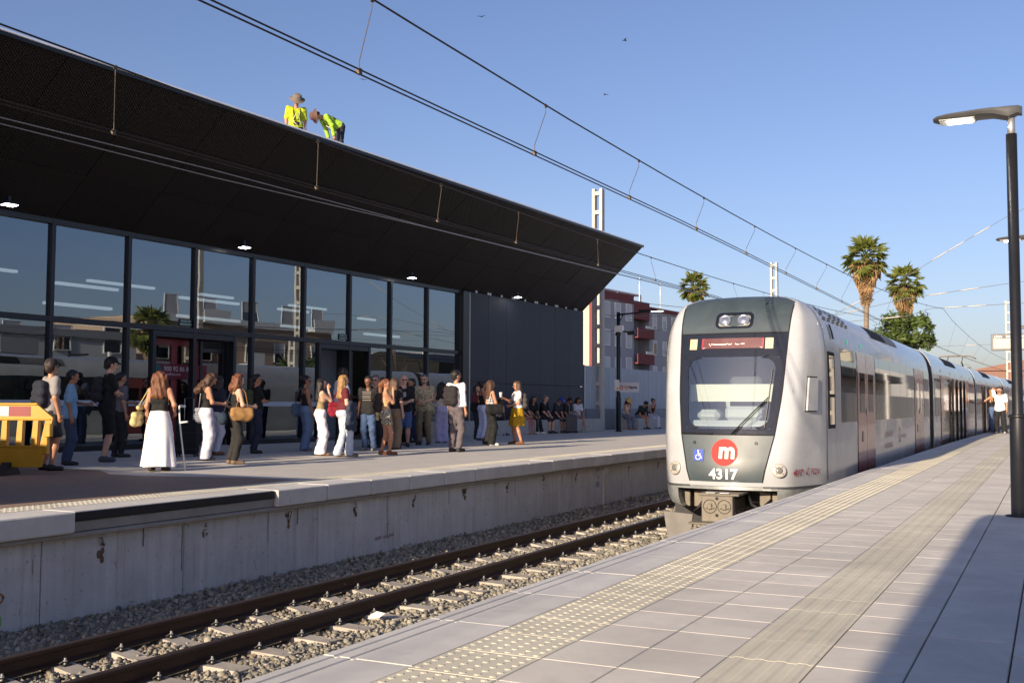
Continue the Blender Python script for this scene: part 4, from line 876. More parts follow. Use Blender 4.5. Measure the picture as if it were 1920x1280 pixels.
# ------------------------------------------------------------------ birds
for i, (x, y, z, a) in enumerate(((-21.5, 40, 17.6, .3), (-19, 48, 16.0, 1.2), (-15, 40, 15.6, 2.0), (-31, 45, 17.5, .8))):
    b = MB(); b.tube([(0, -.09, 0), (0, -.03, .01), (0, .05, .005), (0, .10, 0)], [.006, .022, .02, .004], 6)
    b.add([(0, .03, .012), (.12, .0, .05), (.21, -.07, .02), (.09, -.05, .03), (0, -.03, .012), (-.12, .0, .05), (-.21, -.07, .02), (-.09, -.05, .03)], [(0, 1, 2, 3), (0, 3, 4), (0, 4, 7), (0, 7, 6, 5)])
    o = link('bird', b.mesh('bird', C_darkmetal), None, Matrix.Translation((x, y, z)) @ Matrix.Rotation(a, 4, 'Z')); tag(o, ('small dark swift highest above the canopy', 'small dark swift with tilted wings in mid sky', 'tiny swift just above the upper wire', 'tiny swift left of the roof workers')[i], 'bird', 'swifts in the sky')
# ------------------------------------------------------------------ the train
TX = -4.26
tr = thing('train', 'white articulated metro train with dark front numbered 4317 at the right platform', 'train', (TX, 15.4, -.97))
P_wh = M('train_white', (.40, .415, .435), .24, var=.06, vs=1.8, coat=.4)
P_gr = M('train_dark_grey', (.050, .068, .078), .42, var=.10, vs=3, coat=.12)
P_blk = M('train_black_glass', (.012, .014, .020), .12, var=.05, coat=.3)
P_mat = M('train_matte_black', (.018, .018, .02), .75, var=.1, spec=.15)
P_sk = M('train_skirt_grey', (.22, .235, .235), .35, var=.12, vs=5, coat=.1)
P_door = M('train_door_red', (.30, .085, .085), .25, var=.06, coat=.35)
P_mir = M('train_side_glass', (.02, .021, .022), .03, var=0, spec=.6, coat=.0)
n, l, p_ = nodes(P_mir); p_.inputs['IOR'].default_value = 1.7
P_ws = glass_mat('windscreen_glass', (.72, .78, .77), (.86, .94, .92), .17, 1.5)
P_dred = M('marking_red', (.30, .02, .05), .4, var=0)
dirty(P_wh, 1.2, .10, .05); dirty(P_gr, 2.0, .22, .10); dirty(P_sk, 3.0, .25, .15)
HW, ZR = 1.25, 2.72
def Wz(z):
    if z < .2: return HW - .02 * ((.2 - z) / .6) ** 2
    if z < 1.2: return HW
    return HW * max(0.0, 1 - ((z - 1.2) / (ZR + .004 - 1.2)) ** 4) ** .25
_fz = [(-.5, 15.52), (-.12, 15.40), (.1, 15.37), (.62, 15.50), (1.2, 15.665), (1.76, 15.82), (2.12, 15.93), (2.3, 16.01), (2.46, 16.12), (2.56, 16.23), (2.64, 16.35), (2.69, 16.45), (2.72, 16.56)]
_pz = [(-.5, .52), (-.06, .535), (.62, .69), (1.2, .765), (2.12, .815), (2.6, .84), (2.72, .60)]
def fz(z): return float(np.interp(z, *zip(*_fz)))
def pz(z): return min(float(np.interp(z, *zip(*_pz))), max(.05, Wz(z) - .07))
SEAM = 16.55
def front(x, z, off=0.0):
    p = pz(z); y = fz(z) + .07 * (x / p) ** 2
    return Vector((x + TX, y - off, z))
def corner(u, p, W, f, D):
    # narrow front strip, tight bend, then a long flat flank back to the seam
    d = W - p; P = ((p, f + .07), (p + .42 * d, f + .07 + .03 * D), (p + .52 * d, f + .07 + .12 * D), (p + .66 * d, f + .07 + .34 * D), (W, f + .07 + D))
    b_ = [1, 4, 6, 4, 1]; w_ = [b_[i] * u ** i * (1 - u) ** (4 - i) * (1.0, 1.4, 2.0, 1.3, 1.0)[i] for i in range(5)]; s_ = sum(w_)
    return sum(w_[i] * P[i][0] for i in range(5)) / s_, sum(w_[i] * P[i][1] for i in range(5)) / s_
def ring(z, yend):
    p, W, f = pz(z), Wz(z), fz(z); D = max(.03, SEAM - f - .07); half = []
    for u in PU: half.append((p * u, f + .07 * u * u))
    for k in range(1, 13): half.append(corner(k / 12, p, W, f, D))
    half.append((W, yend)); return half
PU = [0, .15, .3, .45, .6, .75, .88, 1.0]
ZL = [-.12, -.06, .1, .3, .46, .62, .70, .9, 1.1, 1.3, 1.5, 1.76, 1.95, 2.12, 2.2, 2.3, 2.4, 2.48, 2.55, 2.6, 2.64, 2.67, 2.695, 2.712, 2.72]
def body_rows(yend):
    return [[(-x + TX, y, z) for x, y in ring(z, yend)[::-1]][:-1] + [(x + TX, y, z) for x, y in ring(z, yend)] for z in ZL]
CAR_END = 31.6
rows_ = body_rows(CAR_END); nc = len(rows_[0]); cen = nc // 2; NPH = len(PU) - 1
full = [v for r_ in rows_ for v in r_]
parts_ = {'body': [], 'lower': [], 'surround': [], 'top': [], 'ws': []}
for j in range(len(ZL) - 1):
    for i in range(nc - 1):
        q = (j * nc + i, j * nc + i + 1, (j + 1) * nc + i + 1, (j + 1) * nc + i)
        inp = cen - NPH <= i < cen + NPH; zm_ = (ZL[j] + ZL[j + 1]) / 2
        if not inp or zm_ < -.06: k = 'body'
        elif zm_ < .62: k = 'lower'
        elif zm_ < 2.12: k = 'ws' if (.70 < zm_ < 1.76 and cen - NPH + 1 <= i < cen + NPH - 1) else 'surround'
        else: k = 'top'
        parts_[k].append(q)
def sub(fs):
    b = MB(); idx = {}
    for q in fs:
        for i in q:
            if i not in idx: idx[i] = len(b.v); b.v.append(full[i])
        b.f.append(tuple(idx[i] for i in q)); b.mi.append(0)
    return b
b = sub(parts_['body'])
topi = [tuple(v) for v in rows_[-1]]; b.add(topi, [tuple(range(nc))]); b.add([v for v in rows_[-1]][:1], [])
b.add([r_[0] for r_ in rows_] + [r_[-1] for r_ in rows_], [(i, i + 1, len(rows_) + i + 1, len(rows_) + i) for i in range(len(rows_) - 1)])
car = auto(obj('car_body', b, P_wh, tr), 30)
def cp(name, mb, mt, par=None, smooth=False): return obj(name, mb, mt, par or car, smooth)
auto(cp('lower_front_panel', sub(parts_['lower']), P_gr), 30); auto(cp('windscreen_surround', sub(parts_['surround']), P_blk), 30); auto(cp('upper_front_panel', sub(parts_['top']), P_gr), 30)
ws = auto(cp('windscreen', sub(parts_['ws']), P_ws), 30)
# rounded inner frame of the windscreen
def rrect(hw0, hw1, z0, z1, r, n=6):
    o = []
    for cx, cz, a0, hw in ((1, z1 - r, 0, hw1), (-1, z1 - r, 90, hw1), (-1, z0 + r, 180, hw0), (1, z0 + r, 270, hw0)):
        for k in range(n + 1):
            a = R(a0 + 90 * k / n); o.append((cx * (hw - r) + r * math.cos(a), cz + r * math.sin(a)))
    return o
def ringmesh(outer, inner, off, mp=None):
    n = len(outer); mp = mp or front; b = MB()
    b.add([mp(x, z, off) for x, z in outer] + [mp(x, z, off) for x, z in inner], [(k, (k + 1) % n, n + (k + 1) % n, n + k) for k in range(n)]); return b
inn = rrect(.60, .655, .735, 1.74, .16)
out = [(x * 1.14 + .01 * np.sign(x), 1.235 + (z - 1.235) * 1.09) for x, z in inn]
cp('windscreen_frame', ringmesh(out, inn, .006), P_blk, ws)
zg_ = [-.06, .1, .3, .46, .62, .7, .9, 1.1, 1.3, 1.5, 1.76, 1.95, 2.12, 2.2, 2.3, 2.4, 2.48, 2.55]
for s_ in (-1, 1):
    gm_ = MB(); gm_.add([front(s_ * (pz(z) + e_), z, .005) for z in zg_ for e_ in (-.010, .008)], [(2 * k, 2 * k + 1, 2 * k + 3, 2 * k + 2) for k in range(len(zg_) - 1)]); cp('panel_gap', gm_, P_mat)
for z in (.62, 2.12): gm_ = MB(); rect2(gm_, -pz(z), pz(z), z - .010, z + .008, lambda x, y: front(x, y, .006), 12, 1); cp('panel_gap', gm_, P_mat)
# cab interior
ci = MB(); ci.box(TX - .95, TX + .95, 17.2, 17.25, .0, 2.2)
cp('cab_back_wall', ci, M('cab_grey', (.45, .47, .46), .7, var=.05), ws)
cp('sun_blind', MB().box(TX - .70, TX + .70, 16.05, 16.07, 1.10, 1.36), M('cab_cream', (.66, .65, .56), .7, var=.03), ws)
cp('dashboard', MB().bbox(TX - .62, TX + .62, 15.72, 16.3, .55, .82, .06).bbox(TX - .10, TX + .45, 15.78, 16.1, .82, 1.03, .05).bbox(TX - .55, TX - .2, 15.85, 16.2, .8, .98, .07), M('cab_desk', (.42, .44, .44), .6, var=.04), ws)
cp('cab_seat', MB().bbox(TX - .25, TX + .25, 16.6, 16.75, .6, 1.5, .06), M('cab_seat', (.12, .13, .14), .8), ws)
# destination display and its side lamps
dd = cp('destination_display', rect2(MB(), -.47, .46, 1.89, 2.045, lambda x, z: front(x, z, .006), 6, 1), M('display_maroon', (.11, .035, .038), .3, var=.05))
cp('display_border', ringmesh(rrect(.47, .47, 1.89, 2.045, .01, 1), rrect(.445, .445, 1.905, 2.03, .01, 1), .008), M('display_border', (.28, .03, .045), .3), dd)
mm = MB(); text(mm, '·.··–––-–··-·  ·– ···', .13, lambda x, y: front(-.36 + x * .62, 1.93 + y * .6, .010), .004); cp('led_text', mm, M('led_amber', (1, .75, .6), .5, var=0, emit=.6), dd)
for s_ in (-.605, .545): cp('marker_lamp', rect2(MB(), s_ - .055, s_ + .06, 1.88, 2.04, lambda x, z: front(x, z, .006), 1, 1), M('marker_cream', (.66, .46, .26), .4, var=.03))
# headlight cluster
hl = cp('headlight_housing', ringmesh([(x, z) for x, z in rrect(.285, .285, 2.195, 2.445, .08)], [(x * .84, 2.312 + (z - 2.32) * .68) for x, z in rrect(.285, .285, 2.195, 2.445, .06)], .012), P_blk)
mm = MB(); pts = [(x * .85, 2.312 + (z - 2.32) * .69) for x, z in rrect(.285, .285, 2.195, 2.445, .06)]
mm.add([front(x, z, .004) for x, z in pts], [tuple(range(len(pts)))]); cp('headlight_plate', mm, M('lamp_bowl', (.34, .35, .31), .3, metal=.3, var=.1), hl)
for x in (-.14, .14):
    T = Matrix.Translation(front(x, 2.315, .012)) @ Matrix.Rotation(R(90 - 24), 4, 'X')
    cp('headlight', MB().lathe([(.088, -.01), (.092, .015), (.085, .022), (.078, .012), (.05, .022), (.02, .030), (0, .032)], 20, T), M('headlight_chrome', (.62, .63, .62), .12, metal=.85, var=.1), hl, True)
# logo, number, wheelchair mark
fo = lambda o: (lambda x, z: front(x, z, o + .008))
lg = cp('round_emblem', disc(MB(), -.01, .365, .192, fo(.004), 32), M('emblem_red', (.50, .045, .04), .6, var=.06, vs=6, spec=.15))
mm = MB(); text(mm, 'm', .315, lambda x, z: front(.03 + x * 1.0, .285 + z, .018), .011, 'CENTER'); cp('emblem_letter', mm, C_white, lg)
mm = MB(); text(mm, '4317', .205, lambda x, z: front(-.012 + x, -.015 + z, .014), .006, 'CENTER', 1.02); cp('front_number', mm, C_white)
wc = cp('wheelchair_sign', rect2(MB(), -.475, -.315, .235, .40, fo(.005), 2, 2), M('sign_blue', (.03, .07, .38), .4, var=.03))
mm = MB(); W8 = lambda x, z: front(-.395 + x, .317 + z, .017)
disc(mm, -.008, .062, .012, W8, 10)
for a, c, w_ in (((-.008, .045), (-.002, -.005), .007), ((-.006, .02), (.03, .018), .005), ((-.004, -.004), (.033, -.008), .006), ((.033, -.008), (.046, -.045), .006), ((.046, -.045), (.058, -.041), .005)):
    d = Vector((c[0] - a[0], c[1] - a[1])).normalized() * w_; mm.add([W8(a[0] - d.y, a[1] + d.x), W8(a[0] + d.y, a[1] - d.x), W8(c[0] + d.y, c[1] - d.x), W8(c[0] - d.y, c[1] + d.x)], [(0, 1, 2, 3)])
vs_ = [W8(-.006 + r_ * math.cos(R(120 + 215 * k / 12)), -.028 + r_ * math.sin(R(120 + 215 * k / 12))) for r_ in (.031, .041) for k in range(13)]
mm.add(vs_, [(k, k + 1, 13 + k + 1, 13 + k) for k in range(12)]); cp('wheelchair_mark', mm, C_white, wc)
for x in (-.47, .44): cp('front_socket', disc(MB(), x, .50, .022, fo(.005), 12, .012), P_blk)
def nose(u, z, off=0):
    """point on the white corner, u from 0 at the panel edge to 1 at the seam (right side), mirrored for negative u"""
    p, W, f = pz(z), Wz(z), fz(z); D = SEAM - f - .07; x, y = corner(abs(u), p, W, f, D)
    return Vector((math.copysign(x, u) + TX, y, z))
def nose_n(u, z):
    e = .01; du = nose(u + e, z) - nose(u - e, z); dz = nose(u, z + e) - nose(u, z - e); n_ = du.cross(dz); n_.normalize()
    return n_
for u in (-.165, .165):
    c = nose(u, .12); nn_ = nose_n(u, .12)
    if nn_.y > 0: nn_ = -nn_
    T = Matrix.Translation(c + nn_ * .004) @ nn_.to_track_quat('Z', 'Y').to_matrix().to_4x4()
    f_ = cp('tail_lamp', MB().lathe([(.10, -.02), (.10, .012), (.088, .018), (.05, .016)], 22, T), M('lamp_bezel', (.46, .43, .38), .4, metal=.3, var=.06), None, True)
    cp('lens', MB().lathe([(.05, .014), (.048, .024), (.03, .03), (0, .032)], 16, T), M('lens_glass', (.25, .24, .22), .15, metal=.4), f_, True)
    for a in range(4): cp('screw', MB().lathe([(.009, .016), (.008, .021), (0, .022)], 6, T @ Matrix.Translation((.068 * math.cos(a * PI / 2 + .8), .068 * math.sin(a * PI / 2 + .8), 0))), C_darkmetal, f_)
# seam between cab and body, hatch, side lettering
sm = MB(); SZ = [z for z in ZL if z > -.1]
for s_ in (-1, 1): sm.add([(TX + s_ * (Wz(z) + .003), SEAM + d, z) for z in SZ for d in (-.012, .012)], [(2 * k, 2 * k + 1, 2 * k + 3, 2 * k + 2) for k in range(len(SZ) - 1)])
cp('cab_seam', sm, P_blk)
hz = MB(); zz = [.97, 1.0, 1.42, 1.45]
hz.add([nose(u, z) + nose_n(u, z) * (.022 if nose_n(u, z).x > 0 else -.022) for z in (.97, 1.45) for u in (.66, .76, .86)], [(0, 1, 4, 3), (1, 2, 5, 4)])
o = cp('hatch', hz, P_wh)
md = o.modifiers.new('thick', 'SOLIDIFY'); md.thickness = .03; md.offset = 0
rim = MB(); rim.add([nose(u, z) + nose_n(u, z) * (.004 if nose_n(u, z).x > 0 else -.004) for z in (.95, 1.47) for u in (.645, .76, .875)], [(0, 1, 4, 3), (1, 2, 5, 4)]); cp('hatch_seal', rim, P_blk)
def nmap(u0, z0, sc_):
    def f(x, y):
        u = u0 + x * sc_; q = nose(u, z0 + y); n_ = nose_n(u, z0 + y)
        return q + n_ * (.013 if n_.x > 0 else -.013)
    return f
mm = MB(); text(mm, '4317', .125, nmap(.50, .045, .88), .003); cp('side_number', mm, P_dred)
mm = MB(); f_ = nmap(.765, .045, .5); mm.add([f_(0, .045), f_(.02, .0), f_(.05, .0), f_(.085, .13), f_(.055, .10), f_(.04, .035)], [(0, 1, 2, 3, 4, 5)]); cp('tick_mark', mm, P_dred)
mm = MB(); text(mm, 'FGV', .125, nmap(.835, .045, .42), .001); cp('side_lettering', mm, P_dred)
mm = MB(); text(mm, 'FGV', .10, lambda x, y: nose(-.985 + x * .42, .07 + y) + Vector((-.004, -.003, 0)), .001); cp('side_lettering', mm, P_dred)
# skirt and underside of the front
sk = MB(); zs_ = [-.44, -.40, -.30, -.125]
def skring(z):
    k = {-.44: .90, -.40: .955, -.30: .99, -.125: 1.0}[z]
    h = ring(-.12, 22.0); return [(x * k, y + (1 - k) * .6) for x, y in h]
half = [skring(z) for z in zs_]; nh = len(half[0]); st0 = next(i for i, q in enumerate(half[-1]) if q[0] > .66)
for s_ in (-1, 1):
    vs = [(s_ * x + TX, y, z) for z, h in zip(zs_, half) for x, y in h]
    sk.add(vs, [(j * nh + i, j * nh + i + 1, (j + 1) * nh + i + 1, (j + 1) * nh + i) for j in range(3) for i in range(st0, nh - 1)])
    e = [(s_ * h[st0][0] + TX, h[st0][1], z) for z, h in zip(zs_, half)]; sk.add(e + [(p_2[0], p_2[1] + .35, p_2[2]) for p_2 in e], [(0, 1, 5, 4), (1, 2, 6, 5), (2, 3, 7, 6)])
auto(cp('skirt', sk, P_sk), 35)
lip = MB(); hh = ring(-.12, 16); lip.add([(x * s_ + TX, y - .006 * (1 - k), z) for k, z in enumerate((-.17, -.124)) for s_, (x, y) in [(-1, q) for q in hh[:st0 + 2][::-1]] + [(1, q) for q in hh[1:st0 + 2]]], [(i, i + 1, i + 2 * st0 + 4, i + 2 * st0 + 3) for i in range(2 * st0 + 2)])
cp('skirt_lip', lip, P_sk)
lh = ring(-.12, 22.0); ln_ = MB()
for s_ in (-1, 1): ln_.add([(s_ * (x + .004) + TX, y - .003, z) for z in (-.145, -.112) for x, y in lh[NPH:]], [(i, i + 1, i + 1 + len(lh) - NPH, i + len(lh) - NPH) for i in range(len(lh) - NPH - 1)])
cp('skirt_seam', ln_, M('seam_dark', (.05, .055, .06), .5))
cp('underframe', MB().box(TX - 1.05, TX + 1.05, 16.35, 30.5, -.75, -.16).box(TX - .95, TX + .95, 15.9, 16.4, -.24, -.14), C_black)
for xa_, xb_ in ((-.80, -.62), (-.56, -.42), (.42, .58), (.60, .74)): cp('buffer_bracket', MB().bbox(TX + xa_, TX + xb_, 15.75, 16.12, -.46, -.22, .01), C_grime)
cu = cp('coupler', MB().bbox(TX - .225, TX + .225, 15.0, 15.14, -.60, -.23, .012).bbox(TX - .10, TX + .10, 15.14, 16.2, -.5, -.3, .02).bbox(TX - .28, TX + .30, 15.05, 15.6, -.235, -.20, .01).bbox(TX - .38, TX + .05, 14.85, 15.1, -.625, -.60, .008), C_grime)
for x in (-.10, .105):
    T = Matrix.Translation((TX + x, 14.998, -.38)) @ Matrix.Rotation(R(90), 4, 'X')
    cp('coupler_face', MB().lathe([(.096, -.03), (.098, .004), (.090, .008), (.086, -.02), (0, -.022)], 20, T), C_darkmetal, cu, True)
    cp('coupler_pin', MB().bbox(TX + x - .03, TX + x + .03, 14.97, 15.0, -.42, -.34, .008).tube([(TX + x - .06, 14.985, -.40), (TX + x + .06, 14.985, -.40)], .012, 6), C_grime, cu)
for z in (-.265, -.50): cp('coupler_bolt', MB().lathe([(.022, 0), (.022, .012), (.012, .014), (0, .006)], 10, Matrix.Translation((TX, 15.0, z)) @ Matrix.Rotation(R(90), 4, 'X')), C_darkmetal, cu)
for x in (-.10, .10): cp('coupler_plate', MB().bbox(TX + x - .07, TX + x + .07, 15.02, 15.12, -.2, -.185, .004), C_steel, cu)
cp('hose', MB().tube([(TX + .3, 15.6, -.25), (TX + .42, 15.3, -.36), (TX + .55, 15.25, -.42), (TX + .65, 15.5, -.3)], .022, 7).tube([(TX - .3, 15.6, -.25), (TX - .36, 15.35, -.42), (TX - .45, 15.4, -.5)], .02, 7), C_rubber, None, True)
cp('plough', MB().prism([(-.86, -.50), (-.44, -.53), (-.47, -.90), (-.80, -.90)], 15.28, 15.32, lambda u, v, t: Vector((TX + u, t + .12 * (u + .44), v))), M('plough_steel', (.15, .14, .13), .6, metal=.3, var=.2, vs=8))
cp('plough', MB().prism([(.86, -.50), (.44, -.53), (.47, -.90), (.80, -.90)][::-1], 15.28, 15.32, lambda u, v, t: Vector((TX + u, t - .12 * (u - .44), v))), M('plough_steel', (.15, .14, .13), .6, metal=.3, var=.2, vs=8))
# wipers
def wip(pts, r_): return MB().tube([front(x, z, .03) for x, z in pts], r_, 5)
wp = cp('wiper', wip([(.08, .63), (.38, .95), (.60, 1.18)], .008).tube([front(x, z, .028) for x, z in [(.12, .63), (.42, .95), (.60, 1.15)]], .006, 5), C_black)
cp('wiper_blade', wip([(.55, .72), (.585, 1.1), (.62, 1.58)], .009), C_black, wp)
cp('wiper_cover', MB().tube([front(-.68, .635, .012), front(-.2, .625, .012)], .014, 6), C_black, wp)
# ------------------------------------------------ sides of the cars
def side(par, inv, y0):
    def mk(name, yz, mt, off=.004, nz_=4, par_=None, sgn=(1,)):
        y_a, y_b, za, zb = yz; b = MB()
        for s_ in sgn:
            f = lambda y, z: Vector((TX + s_ * (Wz(z) + off), y0 + y, z))
            rect2(b, y_a, y_b, za, zb, f, 1, nz_)
        return link(name, b.mesh(name, mt, False, inv), par_ or par)
    return mk
def door(mk, a, red=P_door, sgn=(1,)):
    w_ = 1.0
    d = mk('door_surround', (a - .05, a + 2 * w_ + .05, -.10, 1.99), P_blk, .003, 6, None, sgn)
    for k in range(2):
        lf = mk('door_leaf', (a + k * w_ + .012, a + (k + 1) * w_ - .012, -.085, 1.965), red, .008, 6, d, sgn)
    for k in range(2): mk('door_window', (a + k * w_ + .22, a + (k + 1) * w_ - .22, .93, 1.62), P_mir, .012, 3, d, sgn)
    mk('door_handle', (a + w_ - .09, a + w_ + .11, .88, 1.0), C_steel, .016, 1, d, sgn); mk('door_label', (a + .42, a + .58, .42, .60), M('label_dark', (.08, .09, .12), .4), .012, 1, d, sgn)
def cutwin(mk, a, b_, z0=.78, z1=1.965, sgn=(1,), divs=None):
    w0 = mk('window_band', (a, b_, z0, z1), P_mir, .005, 6, None, sgn)
    for y in divs or (): mk('window_seam', (y - .012, y + .012, z0, z1), P_blk, .008, 6, w0, sgn)
    return w0
mk = side(car, wmat(car).inverted(), 0.0)
for sg_ in ((1,), (-1,)):
    cw = mk('cab_window', (16.62, 17.18, .70, 1.86), P_mat, .010, 4, None, sg_); mk('pane', (16.70, 17.10, 1.22, 1.80), P_mir, .013, 3, cw, sg_); mk('pane', (16.70, 17.10, .76, 1.17), P_mir, .013, 3, cw, sg_)
    cutwin(mk, 17.75, 19.24, divs=(18.95,), sgn=sg_); door(mk, 19.35, sgn=sg_); cutwin(mk, 21.5, 27.75, divs=(22.0, 23.6, 25.2, 26.4), sgn=sg_); door(mk, 28.0, sgn=sg_); cutwin(mk, 30.15, 31.3, sgn=sg_)
    for y in (18.5, 19.9): mk('door_lamp', (y, y + .10, 2.06, 2.14), M('lamp_green', (.02, .42, .22), .4, var=0, emit=.5), .012, 1, None, sg_)
    mk('camera_blister', (17.05, 17.22, 2.07, 2.30), P_mat, .03, 2, None, sg_)
    mk('roof_window', (21.8, 23.9, 2.36, 2.60), P_mat, .014, 5, None, sg_); mk('roof_window', (23.92, 25.7, 2.36, 2.60), M('roof_panel_grey', (.16, .155, .15), .55, spec=.3), .014, 5, None, sg_)
    for r_ in range(7):
        for c in range(6):
            if r_ in (2, 3) and c in (1,): continue
            y = 16.85 + c * .40 + (r_ % 2) * .13; z = 2.36 + r_ * .040
            mk('grille_slot', (y, y + .27, z, z + .020), P_mat, .012, 1, None, sg_)
mm = MB(); fS = lambda x, y: Vector((TX + Wz(y) + .007, x, y)); P_faint = M('faint_red', (.42, .24, .25), .5, var=.1)
text(mm, 'GENERALITAT', .16, lambda x, y: fS(22.6 + x * 1.25, .42 + y), .0); text(mm, 'VALENCIANA', .16, lambda x, y: fS(22.6 + x * 1.25, .20 + y), .0)
disc(mm, 25.0, .42, .17, fS, 18, .13); text(mm, 'metrovalencia', .14, lambda x, y: fS(25.35 + x, .36 + y), .0); cp('side_print', mm, P_faint)
# following cars and the folding gangways between them
def prof(ya, yb, k=1.0, zlow=-.5):
    zl = [zlow, -.12] + ZL[1:]; pts = [(Wz(max(z, -.4)) * k, z) for z in zl]
    b = MB(); full_ = [(-x, z) for x, z in pts[::-1]] + pts
    n_ = len(full_); b.add([(x + TX, y, (z if k == 1 else z - (1 - k) * .6)) for y in (ya, yb) for x, z in full_], [(i, i + 1, n_ + i + 1, n_ + i) for i in range(n_ - 1)] + [tuple(range(n_ - 1, -1, -1)), tuple(range(n_, 2 * n_))]); return b
yj = CAR_END
P_bel = M('bellows', (.014, .014, .015), .8, var=.2)
cp('skirt_side', MB().box(TX + HW - .03, TX + HW - .012, 21.9, 31.5, -.5, -.12).box(TX - HW + .012, TX - HW + .03, 21.9, 31.5, -.5, -.12), P_sk)
for ci_ in range(3):
    yg = yj + .75; yc = yg + 14.1
    go = xoff(yj + .4); T = Matrix.Translation((go, 0, 0))
    ge = link('gangway', prof(yj, yg, .975).mesh('gangway', P_bel, False, wmat(tr).inverted()), tr, T)
    for k in range(5):
        y = yj + .08 + k * .15; link('fold', prof(y, y + .07, .99).mesh('fold', P_bel, False, wmat(tr).inverted()), ge)
    x0_, x1_ = xoff(yg), xoff(yc); ang = -math.atan2(x1_ - x0_, yc - yg)
    Tc_ = Matrix.Translation((x0_ + TX, yg, 0)) @ Matrix.Rotation(ang, 4, 'Z') @ Matrix.Translation((-TX, -yg, 0))
    cb = link('car_body', prof(yg, yc).mesh('car_body', P_wh, False, wmat(tr).inverted()), tr, wmat(tr).inverted() @ Tc_ @ wmat(tr)); auto(cb, 30)
    mk2 = side(cb, wmat(tr).inverted(), yg)
    ys_d = (2.6, 9.5)
    cutwin(mk2, .3, 2.45, divs=(1.2,)); cutwin(mk2, 4.75, 9.35, divs=(5.9, 7.0, 8.2)); cutwin(mk2, 11.65, 13.8, divs=(12.8,))
    for a in ys_d:
        if ci_ == 0 and a < 5:
            mk2('door_surround', (a - .08, a + 2.08, -.10, 1.99), P_blk, .003, 6); mk2('door_leaf', (a - .75, a - .05, -.085, 1.965), P_door, .014, 6)
        else: door(mk2, a)
    # open plug doors of the second and third car stand proud of the side
    if ci_ < 2:
        for y in (4.9, 6.3, 7.7, 9.0) if ci_ == 0 else (3.2, 5.2, 7.4, 9.2):
            b = MB(); b.bbox(TX + HW + .02, TX + HW + .085, yg + y, yg + y + .42, -.07, 1.93, .01); link('open_door_edge', b.mesh('open_door_edge', P_blk, False, wmat(tr).inverted()), cb)
    mk2('roof_window', (4.4, 7.9, 2.36, 2.60), P_mat, .014, 5)
    for y in (2.2, 5.0, 9.0, 12.2): mk2('door_lamp', (y, y + .09, 2.06, 2.14), C_darkmetal, .012, 1)
    yj = yc
# pantograph on the third car
pg = link('pantograph', None, tr)
pgm = MB(); px_, py_ = TX + xoff(52), 52.0
pgm.tube([(px_ - .3, py_ + .9, 2.75), (px_ - .3, py_ - .5, 3.0), (px_ - .3, py_ + .3, 3.3)], .03, 6).tube([(px_ + .3, py_ + .9, 2.75), (px_ + .3, py_ - .5, 3.0), (px_ + .3, py_ + .3, 3.3)], .03, 6)
COL.objects.unlink(pg); bpy.data.objects.remove(pg)
pg = obj('pantograph', pgm, C_grime, tr)
obj('contact_strip', MB().tube([(px_ - .85, py_ + .3, 3.18), (px_ - .6, py_ + .3, 3.30), (px_, py_ + .3, 3.32), (px_ + .6, py_ + .3, 3.30), (px_ + .85, py_ + .3, 3.18)], .03, 6).tube([(px_ - .6, py_ + .1, 3.28), (px_ + .6, py_ + .1, 3.28)], .02, 6), C_grime, pg)
obj('insulator_stand', MB().lathe([(.05, 2.7), (.09, 2.72), (.05, 2.76), (.09, 2.8), (.04, 2.84)], 8, Matrix.Translation((px_ - .5, py_ + .9, 0))).lathe([(.05, 2.7), (.09, 2.72), (.05, 2.76), (.09, 2.8), (.04, 2.84)], 8, Matrix.Translation((px_ + .5, py_ + .9, 0))), C_steel, pg)
